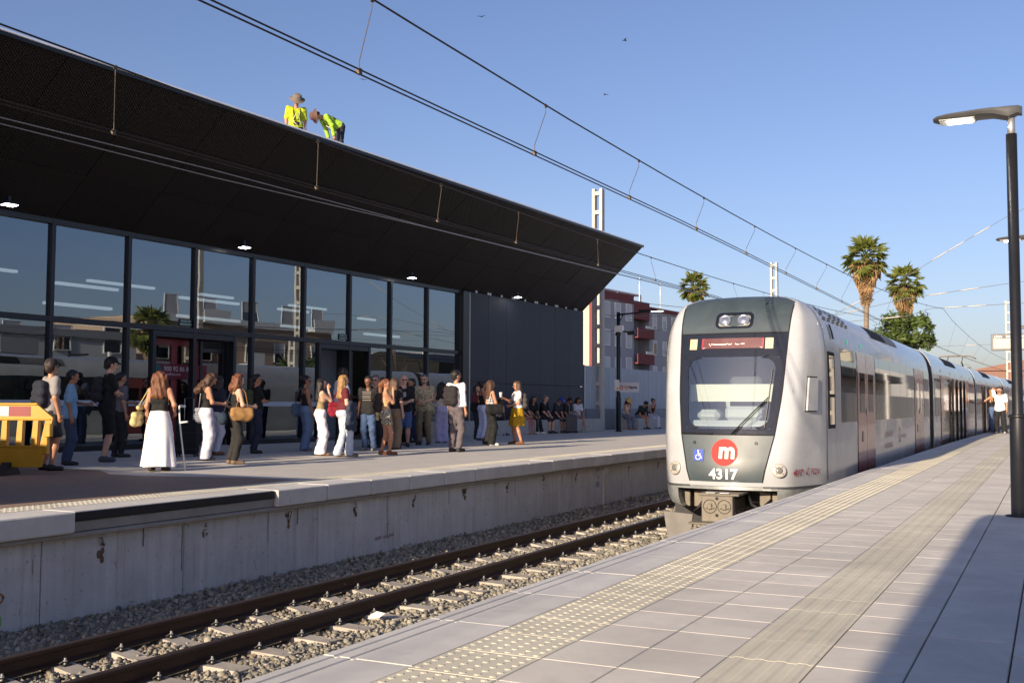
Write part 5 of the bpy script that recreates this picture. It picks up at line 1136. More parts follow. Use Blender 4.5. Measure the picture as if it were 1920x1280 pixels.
# ------------------------------------------------------------------ people: one continuous body each, grown from a distance field
class Field:
    def __init__(s, lo, hi, res):
        s.res = res; s.lo = np.array(lo, float); s.n = np.ceil((np.array(hi) - s.lo) / res).astype(int) + 1
        s.ax = [s.lo[k] + np.arange(s.n[k]) * res for k in range(3)]; s.f = np.full(s.n, .3, np.float32)
    def cap(s, a, b, ra, rb, k=.03, sx=1.0, sy=1.0):
        a = np.array(a, float); b = np.array(b, float); m = max(ra, rb) * max(1 / sx, 1 / sy, 1) + .09
        lo = np.minimum(a, b) - m; hi = np.maximum(a, b) + m
        i0 = np.clip(((lo - s.lo) / s.res).astype(int), 0, s.n - 1); i1 = np.clip(((hi - s.lo) / s.res).astype(int) + 2, 1, s.n)
        X, Y, Z = np.meshgrid(*[s.ax[q][i0[q]:i1[q]] for q in range(3)], indexing='ij', sparse=True)
        ab = b - a; L2 = (ab ** 2).sum() + 1e-9
        t = np.clip(((X - a[0]) * ab[0] + (Y - a[1]) * ab[1] + (Z - a[2]) * ab[2]) / L2, 0, 1)
        d = np.sqrt(((X - a[0] - ab[0] * t) * sx) ** 2 + ((Y - a[1] - ab[1] * t) * sy) ** 2 + (Z - a[2] - ab[2] * t) ** 2) - (ra + (rb - ra) * t)
        sl_ = tuple(slice(i0[q], i1[q]) for q in range(3)); g_ = s.f[sl_]
        h = np.clip(k - np.abs(g_ - d), 0, None) / k
        s.f[sl_] = np.minimum(g_, d) - h * h * k * .25
    def grid(s): return np.meshgrid(*s.ax, indexing='ij', sparse=True)
    def surf(s):
        f = s.f; f[0] = f[-1] = .1; f[:, 0] = f[:, -1] = .1; f[:, :, 0] = f[:, :, -1] = .1
        S = f < 0; c = [S[i:S.shape[0] - 1 + i, j:S.shape[1] - 1 + j, k:S.shape[2] - 1 + k] for i in (0, 1) for j in (0, 1) for k in (0, 1)]
        al = np.logical_and.reduce(c); an = np.logical_or.reduce(c); cell = np.argwhere(an & ~al)
        if not len(cell): return np.zeros((0, 3)), []
        acc = np.zeros((len(cell), 3)); cnt = np.zeros(len(cell))
        cs = [(0,0,0),(1,0,0),(0,1,0),(1,1,0),(0,0,1),(1,0,1),(0,1,1),(1,1,1)]
        for a, b in ((0,1),(2,3),(4,5),(6,7),(0,2),(1,3),(4,6),(5,7),(0,4),(1,5),(2,6),(3,7)):
            A = cell + np.array(cs[a]); B = cell + np.array(cs[b]); fa = f[tuple(A.T)]; fb = f[tuple(B.T)]
            m = (fa < 0) != (fb < 0); t = np.where(m, fa / np.where(m, fa - fb, 1), 0)
            acc += np.where(m[:, None], A + (B - A) * t[:, None], 0); cnt += m
        V = s.lo + acc / cnt[:, None] * s.res
        vid = -np.ones(np.array(S.shape) - 1, int); vid[tuple(cell.T)] = np.arange(len(cell)); F = []
        for ax in range(3):
            o = [q for q in range(3) if q != ax]
            sA = [slice(1, -1)] * 3; sB = [slice(1, -1)] * 3; sA[ax] = slice(0, -1); sB[ax] = slice(1, None)
            d = S[tuple(sA)] != S[tuple(sB)]; e = np.argwhere(d)
            e[:, o] += 1
            inside = S[tuple(e.T)]
            q = []
            for du, dv in ((-1, -1), (0, -1), (0, 0), (-1, 0)):
                p = e.copy(); p[:, o[0]] += du; p[:, o[1]] += dv; q.append(vid[tuple(p.T)])
            q = np.stack(q, 1); flip = inside if ax != 1 else ~inside
            q[~flip] = q[~flip][:, ::-1]; F.append(q)
        F = np.concatenate(F); F = F[(F >= 0).all(1)]
        return V, F.tolist()
def nmesh(name, V, F, mats, mi=None):
    me = bpy.data.meshes.new(name); me.from_pydata([tuple(v) for v in V], [], F)
    for m in (mats if isinstance(mats, (list, tuple)) else [mats]): me.materials.append(m)
    if mi is not None: me.polygons.foreach_set('material_index', mi)
    me.polygons.foreach_set('use_smooth', [True] * len(me.polygons)); me.update(); return me
def cloth(rgb, name=None, rough=.85, var=.12): return M('cloth_%02x%02x%02x' % rgb if name is None else name, srgb(*rgb), rough, var=var, vs=22, bump=.25, bs=55)
SKIN = {k: M('skin_' + k, srgb(*v), .5, var=.06, vs=20) for k, v in dict(light=(206, 160, 136), tan=(178, 128, 100), olive=(158, 112, 86), brown=(112, 74, 54), dark=(66, 44, 34)).items()}
HAIR = {k: M('hair_' + k, srgb(*v), .55, var=.6, vs=55, bump=.8, bs=120, stretch=(1, 1, .25)) for k, v in dict(black=(24, 20, 19), dark=(44, 32, 26), brown=(74, 50, 36), auburn=(104, 62, 38), blond=(150, 116, 72), grey=(110, 106, 102)).items()}
EYE = M('eye_dark', (.02, .014, .012), .2, var=0); LIP = M('lips', (.33, .12, .10), .5, var=0)
HANDS = dict(down=(.25, .04, .80), phone=(.09, .30, 1.14), phone_high=(.07, .28, 1.30), face=(.055, .15, 1.50), head=(.09, .10, 1.64), crossed=(-.13, .145, 1.15), hip=(.23, .06, 1.0), strap=(.13, .15, 1.34), belly=(.05, .22, 1.08), lap=(.10, .34, 1.06), behind=(.10, -.16, 1.0), cup=(.16, .34, 1.28), carry=(.20, .22, 1.0), chin=(.04, .17, 1.46), reach=(.30, .50, 1.18), floor=(.22, .48, .95))
def ik(a, t, l1, l2, hint):
    a, t, hint = Vector(a), Vector(t), Vector(hint); d = t - a; L_ = d.length
    if L_ > (l1 + l2) * .985: t = a + d * ((l1 + l2) * .985 / L_); d = t - a; L_ = d.length
    u = d.normalized(); x = (l1 * l1 - l2 * l2 + L_ * L_) / (2 * L_); h = math.sqrt(max(0, l1 * l1 - x * x))
    v = hint - u * hint.dot(u); v.normalize(); return a + u * x + v * h, t
def view_dir(x, y): v = Vector((x, y, 0)).normalized(); return v, Vector((v.y, -v.x, 0))
PEOPLE = {}
def person(key, label, x, y, face, H, g='f', skin='light', hair=('short', 'dark'), top=None, bottom=None, shoes=(40, 38, 36), L='down', Rr='down', lean=0, head=(0, 0), seat=None, feet=None, res=.0135, z0=0.0, group=None, extra=(), absrot=None, twist=0):
    k = H / 1.75; v, r_ = view_dir(x, y); d = r_ * math.cos(R(face)) + v * math.sin(R(face))
    rz = math.atan2(-d.x, d.y) if absrot is None else absrot
    root = thing('person', label, 'person', (x, y, z0), rz, group)
    fem = g == 'f'; child = H < 1.45
    r0_ = random.Random(key + 'pose')
    if seat is None and lean == 0: lean = r0_.uniform(-1.5, 3.5); twist = twist + r0_.uniform(-9, 9); head = (head[0] + r0_.uniform(-3, 7), head[1] + r0_.uniform(-14, 14))
    if seat is None and feet is None: feet = ((-.10 + r0_.uniform(-.03, .04), r0_.uniform(-.07, .05)), (.10 + r0_.uniform(-.04, .04), r0_.uniform(-.04, .10)))
    # skeleton (metres for a 1.75 m body, scaled by k)
    pel = Vector((0, 0, .94)) if seat is None else Vector((0, 0, (seat + .105) / k))
    RT = Matrix.Rotation(R(-lean), 3, 'X') @ Matrix.Rotation(R(twist), 3, 'Z'); P0 = Vector((0, 0, .94))
    def tt(p): return (pel + RT @ (Vector(p) - P0)) * k
    RH = RT @ Matrix.Rotation(R(-head[0]), 3, 'X') @ Matrix.Rotation(R(head[1]), 3, 'Z'); HP = Vector((0, 0, 1.53))
    def th(p): return (pel + RT @ (HP - P0) + RH @ (Vector(p) - HP)) * k
    sh = .168 if fem else .192; hipx = .088
    arms = {}
    for s_, nm in ((-1, L), (1, Rr)):
        tg = HANDS[nm] if isinstance(nm, str) else nm
        S_ = tt((s_ * sh, -.005, 1.425)); tgt = tt((s_ * tg[0], tg[1], tg[2]))
        hint = RT @ Vector((s_ * .55, -.6, -.8)) if nm not in ('down', 'behind', 'crossed') else RT @ Vector((s_ * .35, -1, -.1))
        if nm == 'crossed': hint = RT @ Vector((s_ * 1, .2, -.6))
        arms[s_] = (S_,) + ik(S_, tgt, .285 * k, .25 * k, hint)
    if feet is None: feet = ((-.105, .0), (.105, .04)) if seat is None else ((-.11, .46), (.12, .42))
    legs = {}
    for s_, ft in ((-1, feet[0]), (1, feet[1])):
        Hp = (pel + Vector((s_ * hipx, 0, -.03))) * k if seat is None else (pel + Vector((s_ * hipx, .02, -.01))) * k
        fz_ = ft[2] if len(ft) > 2 else 0.0
        ank = Vector((ft[0] * k, (ft[1] - .03) * k, (.085 + fz_) * k))
        kn, an_ = ik(Hp, ank, .417 * k, .417 * k, Vector((s_ * .12, 1, .25 if seat else .1)))
        legs[s_] = (Hp, kn, an_)
    allp = [p for a in arms.values() for p in a] + [p for l_ in legs.values() for p in l_] + [th((0, 0, 1.78)), th((0, .1, 1.6)), tt((0, 0, 1.0)), tt((0, -.12, 1.3))]
    lo = [min(p[q] for p in allp) - .22 for q in range(3)]; hi = [max(p[q] for p in allp) + .22 for q in range(3)]; lo[2] = -.03
    def C(F, a, b, ra, rb, kk=.035, **kw): F.cap(a, b, ra * k, rb * k, kk, **kw)
    def torso(F, e=0.0, low=True):
        w_ = .0 if not fem else -.012
        if low: C(F, tt((-.062, 0, .955)), tt((.062, 0, .955)), .104 + e + (.006 if fem else 0), .104 + e + (.006 if fem else 0), .05)
        C(F, tt((-.055, .0, 1.10)), tt((.055, .0, 1.10)), .092 + e + w_, .092 + e + w_, .06)
        C(F, tt((-.075, .0, 1.26)), tt((.075, .0, 1.26)), .098 + e + w_ * .8, .098 + e + w_ * .8, .06)
        C(F, tt((-sh * .66, -.008, 1.385)), tt((sh * .66, -.008, 1.385)), .070 + e, .070 + e, .06)
        if fem and not child:
            for s_ in (-1, 1): C(F, tt((s_ * .07, .072, 1.27)), tt((s_ * .068, .06, 1.29)), .056 + e * .7, .052 + e * .7, .04)
            for s_ in (-1, 1): C(F, tt((s_ * .055, -.042, .93)), tt((s_ * .055, -.036, .96)), .070 + e * .6, .068 + e * .6, .04)
    def arm(F, s_, e=0.0, frac=None, fore=True):
        S_, E_, W_ = arms[s_]
        if frac is not None and frac <= 1: C(F, S_, S_.lerp(E_, frac), .050 + e, .044 + e); return
        C(F, S_, E_, .050 + e, .038 + e)
        if frac is not None: C(F, E_, E_.lerp(W_, frac - 1), .038 + e, .030 + e); return
        C(F, E_, W_, .038 + e, .025 + e)
    B = Field(lo, hi, res); torso(B)
    C(B, tt((0, -.012, 1.43)), th((0, .005, 1.56)), .054 if not fem else .047, .05 if not fem else .044, .03)
    C(B, th((0, -.012, 1.655)), th((0, .012, 1.66)), .088, .084, .02); C(B, th((0, .03, 1.60)), th((0, .048, 1.565)), .064, .040, .03)
    C(B, th((0, .098, 1.628)), th((0, .112, 1.604)), .010, .014, .012)
    for s_ in (-1, 1): C(B, th((s_ * .084, -.005, 1.635)), th((s_ * .083, -.012, 1.605)), .019, .014, .008)
    for s_ in (-1, 1):
        arm(B, s_); S_, E_, W_ = arms[s_]; fd = (W_ - E_).normalized(); C(B, W_ + fd * .02 * k, W_ + fd * .075 * k, .027, .032, .02)
        Hp, K_, A_ = legs[s_]; C(B, Hp, K_, .086, .056, .045); C(B, K_, K_.lerp(A_, .35), .055, .056, .03); C(B, K_.lerp(A_, .35), A_, .055, .036, .03)
        td = Vector((s_ * .12, 1, 0)).normalized(); C(B, A_ + Vector((0, -.02 * k, -.045 * k)), A_ + td * .15 * k + Vector((0, 0, -.058 * k)), .036, .028, .03)
    V, F_ = B.surf(); b = MB(); b.v = [tuple(q) for q in V]; b.f = [tuple(q) for q in F_]; b.mi = [0] * len(b.f)
    for s_ in (-1, 1):      # fingers, rooted in the palm and curled
        S_, E_, W_ = arms[s_]; fd = (W_ - E_).normalized(); pc = W_ + fd * .095 * k
        inn_ = Vector((-s_, .35, .1)); inn_ = (inn_ - fd * inn_.dot(fd)).normalized(); wd = fd.cross(inn_).normalized()
        curl = .35 if (L if s_ < 0 else Rr) == 'down' else .8
        for q, ln in ((-1.5, .07), (-.5, .08), (.5, .076), (1.5, .06)):
            p0 = pc + wd * q * .017 * k - fd * .015 * k; p1 = p0 + (fd + inn_ * curl * .5).normalized() * ln * .55 * k; p2 = p1 + (fd + inn_ * curl * 1.6).normalized() * ln * .5 * k
            b.tube([p0, p1, p2], [.0095 * k, .009 * k, .0065 * k], 5)
        sd = wd if wd.y > 0 else -wd; p0 = W_ + fd * .04 * k + sd * .02 * k; p1 = p0 + (sd * .8 + fd * .7 + inn_ * .3).normalized() * .04 * k; b.tube([p0, p1, p1 + (fd + inn_ * .5).normalized() * .032 * k], [.012 * k, .011 * k, .008 * k], 5)
    body = link('body', b.mesh('body', SKIN[skin], True), root)
    rn = random.Random(key)
    ph = [rn.uniform(0, 6) for _ in range(6)]
    def wrinkle(F, a=.0045):
        X, Y, Z = F.grid(); F.f += a * (np.sin(Z * 38 + X * 26 + ph[0]) * np.sin(Y * 30 + ph[1] + Z * 9) + .6 * np.sin(X * 55 - Z * 30 + ph[2]))
    RTn = np.array(RT); Pn = np.array(pel * k); P0n = np.array(P0)
    def tl(F):      # torso-local coordinates (unit body)
        X, Y, Z = F.grid(); D = [X - Pn[0], Y - Pn[1], Z - Pn[2]]
        return [sum(RTn[i][j] * D[i] for i in range(3)) / k + P0n[j] for j in range(3)]
    # ---------------- top
    if top:
        col, kind = top[0], top[1]; F = Field(lo, hi, res); e = .016 if kind not in ('tank', 'crop', 'strap') else .010
        torso(F, e)
        if kind in ('tee', 'polo', 'long', 'cap'): C(F, tt((-.066, .0, .90)), tt((.066, .0, .90)), .128, .128, .05); C(F, tt((-.056, .0, 1.03)), tt((.056, .0, 1.03)), .122, .122, .05)
        if kind == 'tee':
            for s_ in (-1, 1): arm(F, s_, .020, .72)
        elif kind == 'polo':
            for s_ in (-1, 1): arm(F, s_, .020, .82)
        elif kind == 'long':
            for s_ in (-1, 1): arm(F, s_, .018, 1.93)
        elif kind == 'cap':
            for s_ in (-1, 1): arm(F, s_, .018, .42)
        wrinkle(F, .0045 if e > .012 else .002); X, Y, Z = tl(F); hem = top[2] if len(top) > 2 else .90
        F.f = np.maximum(F.f, (hem + .012 * np.sin(X * 22 + ph[3]) - Z) * k)
        if kind in ('tank', 'strap', 'crop'):
            lim = 1.33 if kind != 'tank' else 1.36
            F.f = np.maximum(F.f, np.minimum(Z - lim, np.abs(np.abs(X) - .085) - (.026 if kind == 'tank' else .012)) * k); F.f = np.maximum(F.f, (np.abs(X) - .155) * k)
        else: F.f = np.maximum(F.f, (.062 - np.sqrt(X ** 2 + (Y - .03) ** 2 + ((Z - 1.475) * .9) ** 2)) * k)
        mt = top[3] if len(top) > 3 else cloth(col)
        link('top', nmesh('top', *F.surf(), mt), root)
    # ---------------- bottom
    if bottom:
        col, kind = bottom[0], bottom[1]; mt = bottom[2] if len(bottom) > 2 else cloth(col)
        if kind == 'skirt_long' or kind == 'skirt_short' or kind == 'skirt_ruffle':
            zh = .09 if kind == 'skirt_long' else (.60 if kind == 'skirt_short' else .52); zt = 1.06; n_ = 44; m_ = 14; vs = []
            for j in range(m_ + 1):
                t = j / m_; z = zt + (zh - zt) * t; rx = .158 + .040 * min(1, t * 4) + (.10 if kind == 'skirt_long' else .045) * t; ry = rx * .86
                if kind == 'skirt_ruffle' and t > .5: rx += .03 * (1 if (t * 14) % 4 < 2 else .2); ry += .02
                if kind == 'skirt_long' and abs(t - .45) < .04: rx += .008
                for q in range(n_):
                    a = 2 * PI * q / n_; fo_ = 1 + (.035 + .05 * t) * t * math.sin(a * 9 + ph[0] + t) + .03 * t * math.sin(a * 4 + ph[1])
                    vs.append(Vector((rx * fo_ * math.cos(a), ry * fo_ * math.sin(a) - .0 + .015 * t, z + .006 * math.sin(a * 3 + ph[2]))) * k)
            b = MB(); b.add(vs, [(j * n_ + q, (j + 1) * n_ + q, (j + 1) * n_ + (q + 1) % n_, j * n_ + (q + 1) % n_) for j in range(m_) for q in range(n_)])
            link('skirt', b.mesh('skirt', mt, True), root)
        else:
            F = Field(lo, hi, res); C(F, tt((-.064, 0, .955)), tt((.064, 0, .955)), .116, .116, .05); C(F, tt((-.05, 0, 1.03)), tt((.05, 0, 1.03)), .108 if not fem else .10, .108 if not fem else .10, .05)
            for s_ in (-1, 1):
                Hp, K_, A_ = legs[s_]; w3 = dict(wide=(.104, .094, .100), straight=(.100, .079, .069), slim=(.098, .073, .058), flare=(.096, .070, .092), shorts=(.108, .094, 0), mini=(.104, .1, 0), bermuda=(.108, .088, 0)).get(kind)
                if fem: C(F, Hp + RT @ Vector((s_ * -.02, -.05, .03)) * k, Hp + RT @ Vector((s_ * -.02, -.045, .05)) * k, .088, .084, .04)
                if kind in ('shorts', 'bermuda', 'mini'):
                    fr = {'shorts': .88, 'bermuda': 1.0, 'mini': .42}[kind]; C(F, Hp, Hp.lerp(K_, fr), w3[0], w3[1], .04)
                    if kind == 'shorts': C(F, Hp.lerp(K_, .6), Hp.lerp(K_, .95), .09, .092, .03)
                else: C(F, Hp, K_, w3[0], w3[1], .045); C(F, K_, A_ + Vector((0, -.01, .0 if kind != 'wide' else -.03)) * k, w3[1], w3[2], .04)
            wrinkle(F, .005); X, Y, Z = tl(F); F.f = np.maximum(F.f, (Z - 1.055) * k)
            Xg, Yg, Zg = F.grid(); F.f = np.maximum(F.f, (.035 if kind in ('wide', 'flare') else .085) * k - Zg + 0 * Xg)
            if kind in ('shorts', 'bermuda', 'mini') and seat is None: F.f = np.maximum(F.f, {'shorts': .53, 'bermuda': .47, 'mini': .70}[kind] * k - Zg + 0 * Xg)
            link('shorts' if kind in ('shorts', 'bermuda', 'mini') else 'trousers', nmesh('trousers', *F.surf(), mt), root)
    # ---------------- shoes
    for s_ in (-1, 1):
        A_ = legs[s_][2]; td = Vector((s_ * .12, 1, 0)).normalized(); a = A_ + Vector((0, -.025 * k, -.042 * k)); F = Field([a.x - .16, a.y - .12, -.03 + A_.z - .085 * k], [a.x + .16, a.y + .30, A_.z + .05], .009)
        C(F, a, A_ + td * .155 * k + Vector((0, 0, -.056 * k)), .044, .038, .03); C(F, a, A_ + Vector((0, 0, .0)), .042, .044, .03); X, Y, Z = F.grid(); F.f = np.maximum(F.f, (A_.z - .083 * k) - Z + 0 * X); F.f = np.maximum(F.f, Z - A_.z - .02 + 0 * X)
        so = link('shoe', nmesh('shoe', *F.surf(), M('shoe_%02x%02x%02x' % shoes, srgb(*shoes), .6, var=.1)), root)
    # ---------------- hair and face
    def lk(name, mb, mt, par=None): return link(name, mb.mesh(name, mt, True), par or root)
    for s_ in (-1, 1): lk('eye', MB().sphere(th((s_ * .033, .086, 1.640)), .0115 * k, 6, 5, (1.2, .8, .8)), EYE)
    lk('mouth', MB().sphere(th((0, .083, 1.573)), .02 * k, 7, 5, (1.1, .45, .32)), LIP)
    hs_, hc = hair
    if hs_ != 'none':
        F = Field([min(th(p)[q] for p in ((0, 0, 1.6), (0, -.3, 1.2), (0, 0, 1.2), (.2, .1, 1.7), (-.2, 0, 1.7))) - .22 for q in range(3)], [max(th(p)[q] for p in ((0, 0, 1.6), (0, 0, 1.8), (0, .1, 1.3), (.2, .1, 1.7), (-.2, -.2, 1.3))) + .15 for q in range(3)], res * .9)
        C(F, th((0, -.022, 1.668)), th((0, .006, 1.675)), .098, .092, .02)
        if hs_ in ('short', 'curly_short'): C(F, th((0, -.05, 1.60)), th((0, -.04, 1.64)), .07, .08, .03)
        if hs_ in ('long', 'curly', 'bob', 'curly_bob'):
            zl = {'long': 1.30, 'curly': 1.32, 'bob': 1.47, 'curly_bob': 1.46}[hs_]; rr_ = .052 if 'curly' not in hs_ else .068
            for q in (-.075, -.025, .025, .075): C(F, th((q, -.05, 1.64)), th((q * 1.25, -.095 if abs(q) < .05 else -.06, zl + rn.uniform(-.04, .03))), .062, rr_ * rn.uniform(.75, 1.05), .03)
            for q in (-.085, .085): C(F, th((q, .0, 1.63)), th((q * 1.15, .01, zl + .06)), .038, .032, .03)
        if hs_ == 'pony': C(F, th((0, -.09, 1.68)), th((0, -.13, 1.62)), .04, .055, .03); C(F, th((0, -.13, 1.62)), th((0, -.115, 1.42)), .055, .04, .03)
        if hs_ == 'bun': C(F, th((0, -.10, 1.70)), th((0, -.115, 1.71)), .05, .05, .02); C(F, th((0, -.05, 1.60)), th((0, -.04, 1.64)), .06, .08, .03)
        X, Y, Z = F.grid(); am = .019 if 'curly' in hs_ else .008; fq = 60 if 'curly' in hs_ else 45
        F.f += am * (np.sin(X * fq + ph[0] + Z * 20) * np.sin(Y * fq + ph[1]) * (.6 + .4 * np.sin(Z * fq * .8 + ph[2]))) + .003 * np.sin(X * 120 + Z * 15)
        RHn = np.array(RH); hp = np.array((pel + RT @ (HP - P0)) * k); D = [X - hp[0], Y - hp[1], Z - hp[2]]
        HX, HY, HZ = [sum(RHn[i][j] * D[i] for i in range(3)) / k + np.array(HP)[j] for j in range(3)]
        F.f = np.maximum(F.f, np.minimum(HY - .035, 1.705 - HZ) * k)      # clear the face
        if hs_ in ('short', 'curly_short'): F.f = np.maximum(F.f, (1.585 - HZ - .9 * np.maximum(0, -HY - .02)) * k * .7)
        link('hair', nmesh('hair', *F.surf(), HAIR[hc]), root)
    def fm(name, a, mt):
        if name == 'beard': lk('beard', MB().sphere(th((0, .052, 1.558)), .056 * k, 8, 6, (.95, .75, .75)), HAIR[mt])
    for ex in extra:
        nm = ex[0]
        if nm == 'cap':
            b = MB(); b.add([th((.104 * math.cos(a) * c_, -.01 + .112 * math.sin(a) * c_, 1.675 + .105 * s2)) for c_, s2 in ((1, 0), (.95, .4), (.75, .75), (.4, .96), (.02, 1)) for a in [2 * PI * q / 16 for q in range(16)]], [(j * 16 + q, j * 16 + (q + 1) % 16, (j + 1) * 16 + (q + 1) % 16, (j + 1) * 16 + q) for j in range(4) for q in range(16)])
            n0 = len(b.v); b.add([th((.09 * math.cos(a), .075 + (.03 if o_ == 0 else .115) * math.sin(a) * 1.0, 1.69 - .02 * o_ + dz)) for dz in (0, .008) for o_ in (0, 1) for a in [PI * q / 8 for q in range(9)]], [(q, q + 1, 10 + q, 9 + q) for q in range(8)] + [(18 + q, 27 + q, 28 + q, 19 + q) for q in range(8)] + [(9 + q, 10 + q, 28 + q, 27 + q) for q in range(8)])
            lk('cap', b, cloth(ex[1]))
            if len(ex) > 2: lk('badge', MB().sphere(th((0, .10, 1.735)), .02 * k, 7, 5, (1.2, .5, .9)), C_white)
        if nm == 'hat':
            b = MB(); prof = [(.20, -.02), (.195, -.012), (.115, .0), (.108, .09), (.08, .115), (0, .12)]
            b.add([th((r2 * math.cos(a), -.005 + r2 * math.sin(a), 1.69 + z2 + (.02 * math.cos(2 * a) if r2 > .15 else 0))) for r2, z2 in prof for a in [2 * PI * q / 20 for q in range(20)]], [(j * 20 + q, j * 20 + (q + 1) % 20, (j + 1) * 20 + (q + 1) % 20, (j + 1) * 20 + q) for j in range(5) for q in range(20)])
            lk('hat', b, cloth(ex[1]))
        if nm == 'glasses': lk('sunglasses', MB().sphere(th((-.036, .094, 1.640)), .026 * k, 8, 6, (1, .35, .75)).sphere(th((.036, .094, 1.640)), .026 * k, 8, 6, (1, .35, .75)).tube([th((-.086, -.01, 1.645)), th((-.075, .085, 1.645)), th((0, .10, 1.648)), th((.075, .085, 1.645)), th((.086, -.01, 1.645))], .005, 5), C_black)
        if nm == 'beard': fm('beard', None, ex[1])
        if nm == 'harness':
            for s_ in (-1, 1): lk('harness_strap', MB().tube([tt((s_ * .09, -.10, 1.05)), tt((s_ * .09, -.115, 1.25)), tt((s_ * .09, -.07, 1.45)), tt((s_ * .09, .03, 1.465)), tt((s_ * .085, .11, 1.33)), tt((s_ * .06, .125, 1.12))], .019 * k, 6, flat=.5), cloth((22, 26, 30)))
            lk('belt', MB().lathe([(.135, -.05), (.15, -.04), (.15, .04), (.135, .05)], 16, Matrix.Translation(tt((0, 0, 1.04))) @ RT.to_4x4()), cloth((26, 32, 34)))
            lk('rope', MB().tube([tt((.1, .16, 1.10)), tt((.06, .18, 1.22)), tt((-.02, .17, 1.30)), tt((-.09, .16, 1.04)), tt((-.02, .19, .98)), tt((.1, .17, 1.08))], .010, 5), cloth((200, 196, 180)))
        if nm == 'jacket_on_arm':
            W_ = arms[ex[2]][1]; b = MB(); W2 = arms[ex[2]][2]
            F = Field([min(W_.x, W2.x) - .2, min(W_.y, W2.y) - .2, W2.z - .62], [max(W_.x, W2.x) + .2, max(W_.y, W2.y) + .2, W_.z + .2], .015); C(F, W_.lerp(W2, .2) + Vector((0, 0, .02)), W2 + Vector((0, 0, .02)), .07, .075); 
            for q in (.25, .6, .95): C(F, W_.lerp(W2, q), W_.lerp(W2, q) + Vector((.02, 0, -.48 * k)), .065, .075, .04)
            wrinkle(F, .012); link('jacket', nmesh('jacket', *F.surf(), cloth(ex[1])), root)
    PEOPLE[key] = dict(root=root, tt=tt, th=th, arms=arms, legs=legs, k=k, W=wmat(root), label=label)
    return root
def carried(key, name, cat, label, prims, mt, tubes=(), tubemat=None, res=.013, noise=.006, group=None):
    """an object carried by a person: prims are capsules in the person's own frame (unit body, torso space)"""
    P = PEOPLE[key]; k = P['k']; tt = P['tt']; pts = [tt(p) for q in prims for p in q[:2]]; mr = max(max(q[2:4]) for q in prims) * k + .05
    F = Field([min(p[i] for p in pts) - mr for i in range(3)], [max(p[i] for p in pts) + mr for i in range(3)], res)
    for q in prims: F.cap(tt(q[0]), tt(q[1]), q[2] * k, q[3] * k, .03)
    X, Y, Z = F.grid(); F.f += noise * np.sin(X * 40 + Z * 25) * np.sin(Y * 33 + Z * 18)
    V, Fc = F.surf(); c = sum(pts, Vector()) / len(pts); W = P['W']; base = W @ c
    rt = W.to_3x3(); T = Matrix.Translation(base)
    V2 = [tuple(W @ Vector(v) - base) for v in V]
    o = link(name, nmesh(name, V2, Fc, mt), None, T); tag(o, label, cat, group)
    for tb_ in tubes:
        b = MB(); b.tube([W @ tt(p) - base for p in tb_[0]], tb_[1] * k, 6, flat=tb_[2] if len(tb_) > 2 else None); link('strap', b.mesh('strap', tubemat or mt, True), o)
    return o
def phone(key, s_, label):
    P = PEOPLE[key]; E_, W_ = P['arms'][s_][1:]; W = P['W']; fd = (W_ - E_).normalized(); c = W_ + fd * .13 + Vector((0, 0, .045)); T = W @ (Matrix.Translation(c) @ Matrix.Rotation(R(-35), 4, 'X'))
    o = link('phone', MB().bbox(-.037, .037, -.075, .075, -.005, .005, .004).mesh('phone', M('phone_black', (.03, .03, .035), .2, var=0)), None, T); tag(o, label, 'phone'); link('screen', MB().box(-.033, .033, -.07, .07, .0052, .0058).mesh('screen', M('phone_screen', (.25, .28, .33), .15, var=0)), o)
def backpack(key, col, label, straps=True, s=1.0):
    tb = [([(q * .09, -.10, 1.16), (q * .10, -.05, 1.42), (q * .095, .04, 1.455), (q * .11, .105, 1.33), (q * .13, .08, 1.16), (q * .12, -.06, 1.08)], .018, .45) for q in (-1, 1)]
    return carried(key, 'backpack', 'backpack', label, [((-.09 * s, -.17, 1.34), (.09 * s, -.17, 1.34), .085, .085), ((-.10 * s, -.18, 1.22), (.10 * s, -.18, 1.22), .09, .09), ((-.10 * s, -.18, 1.08), (.10 * s, -.18, 1.08), .09, .09), ((-.06 * s, -.25, 1.12), (.06 * s, -.25, 1.12), .05, .05)], cloth(col), tb, cloth(tuple(max(8, int(c * .7)) for c in col)))
def shoulder_bag(key, s_, col, label, size=(.13, .16), low=.92, off=.23, y=0.0, mt=None):
    w_, h = size; x = s_ * off
    return carried(key, 'shoulder_bag', 'bag', label, [((x, y - w_, low + h * .5), (x, y + w_, low + h * .5), .055, .055), ((x + s_ * .01, y - w_ * .95, low - h * .1), (x + s_ * .01, y + w_ * .95, low - h * .1), .075, .075), ((x, y - w_ * .7, low - h * .45), (x, y + w_ * .7, low - h * .45), .07, .07)], mt or cloth(col), [([(x, y - w_ * .7, low + h * .75), (s_ * .185, y - .05, 1.38), (s_ * .15, y, 1.475), (s_ * .17, y + .06, 1.40), (x, y + w_ * .7, low + h * .75)], .013, .6)])
def seat_at(s_, n_=.72):
    p = BT @ Vector((n_, s_, 0)); return p.x, p.y
RZT = -R(3) - PI / 2       # facing out from the facade, towards the track
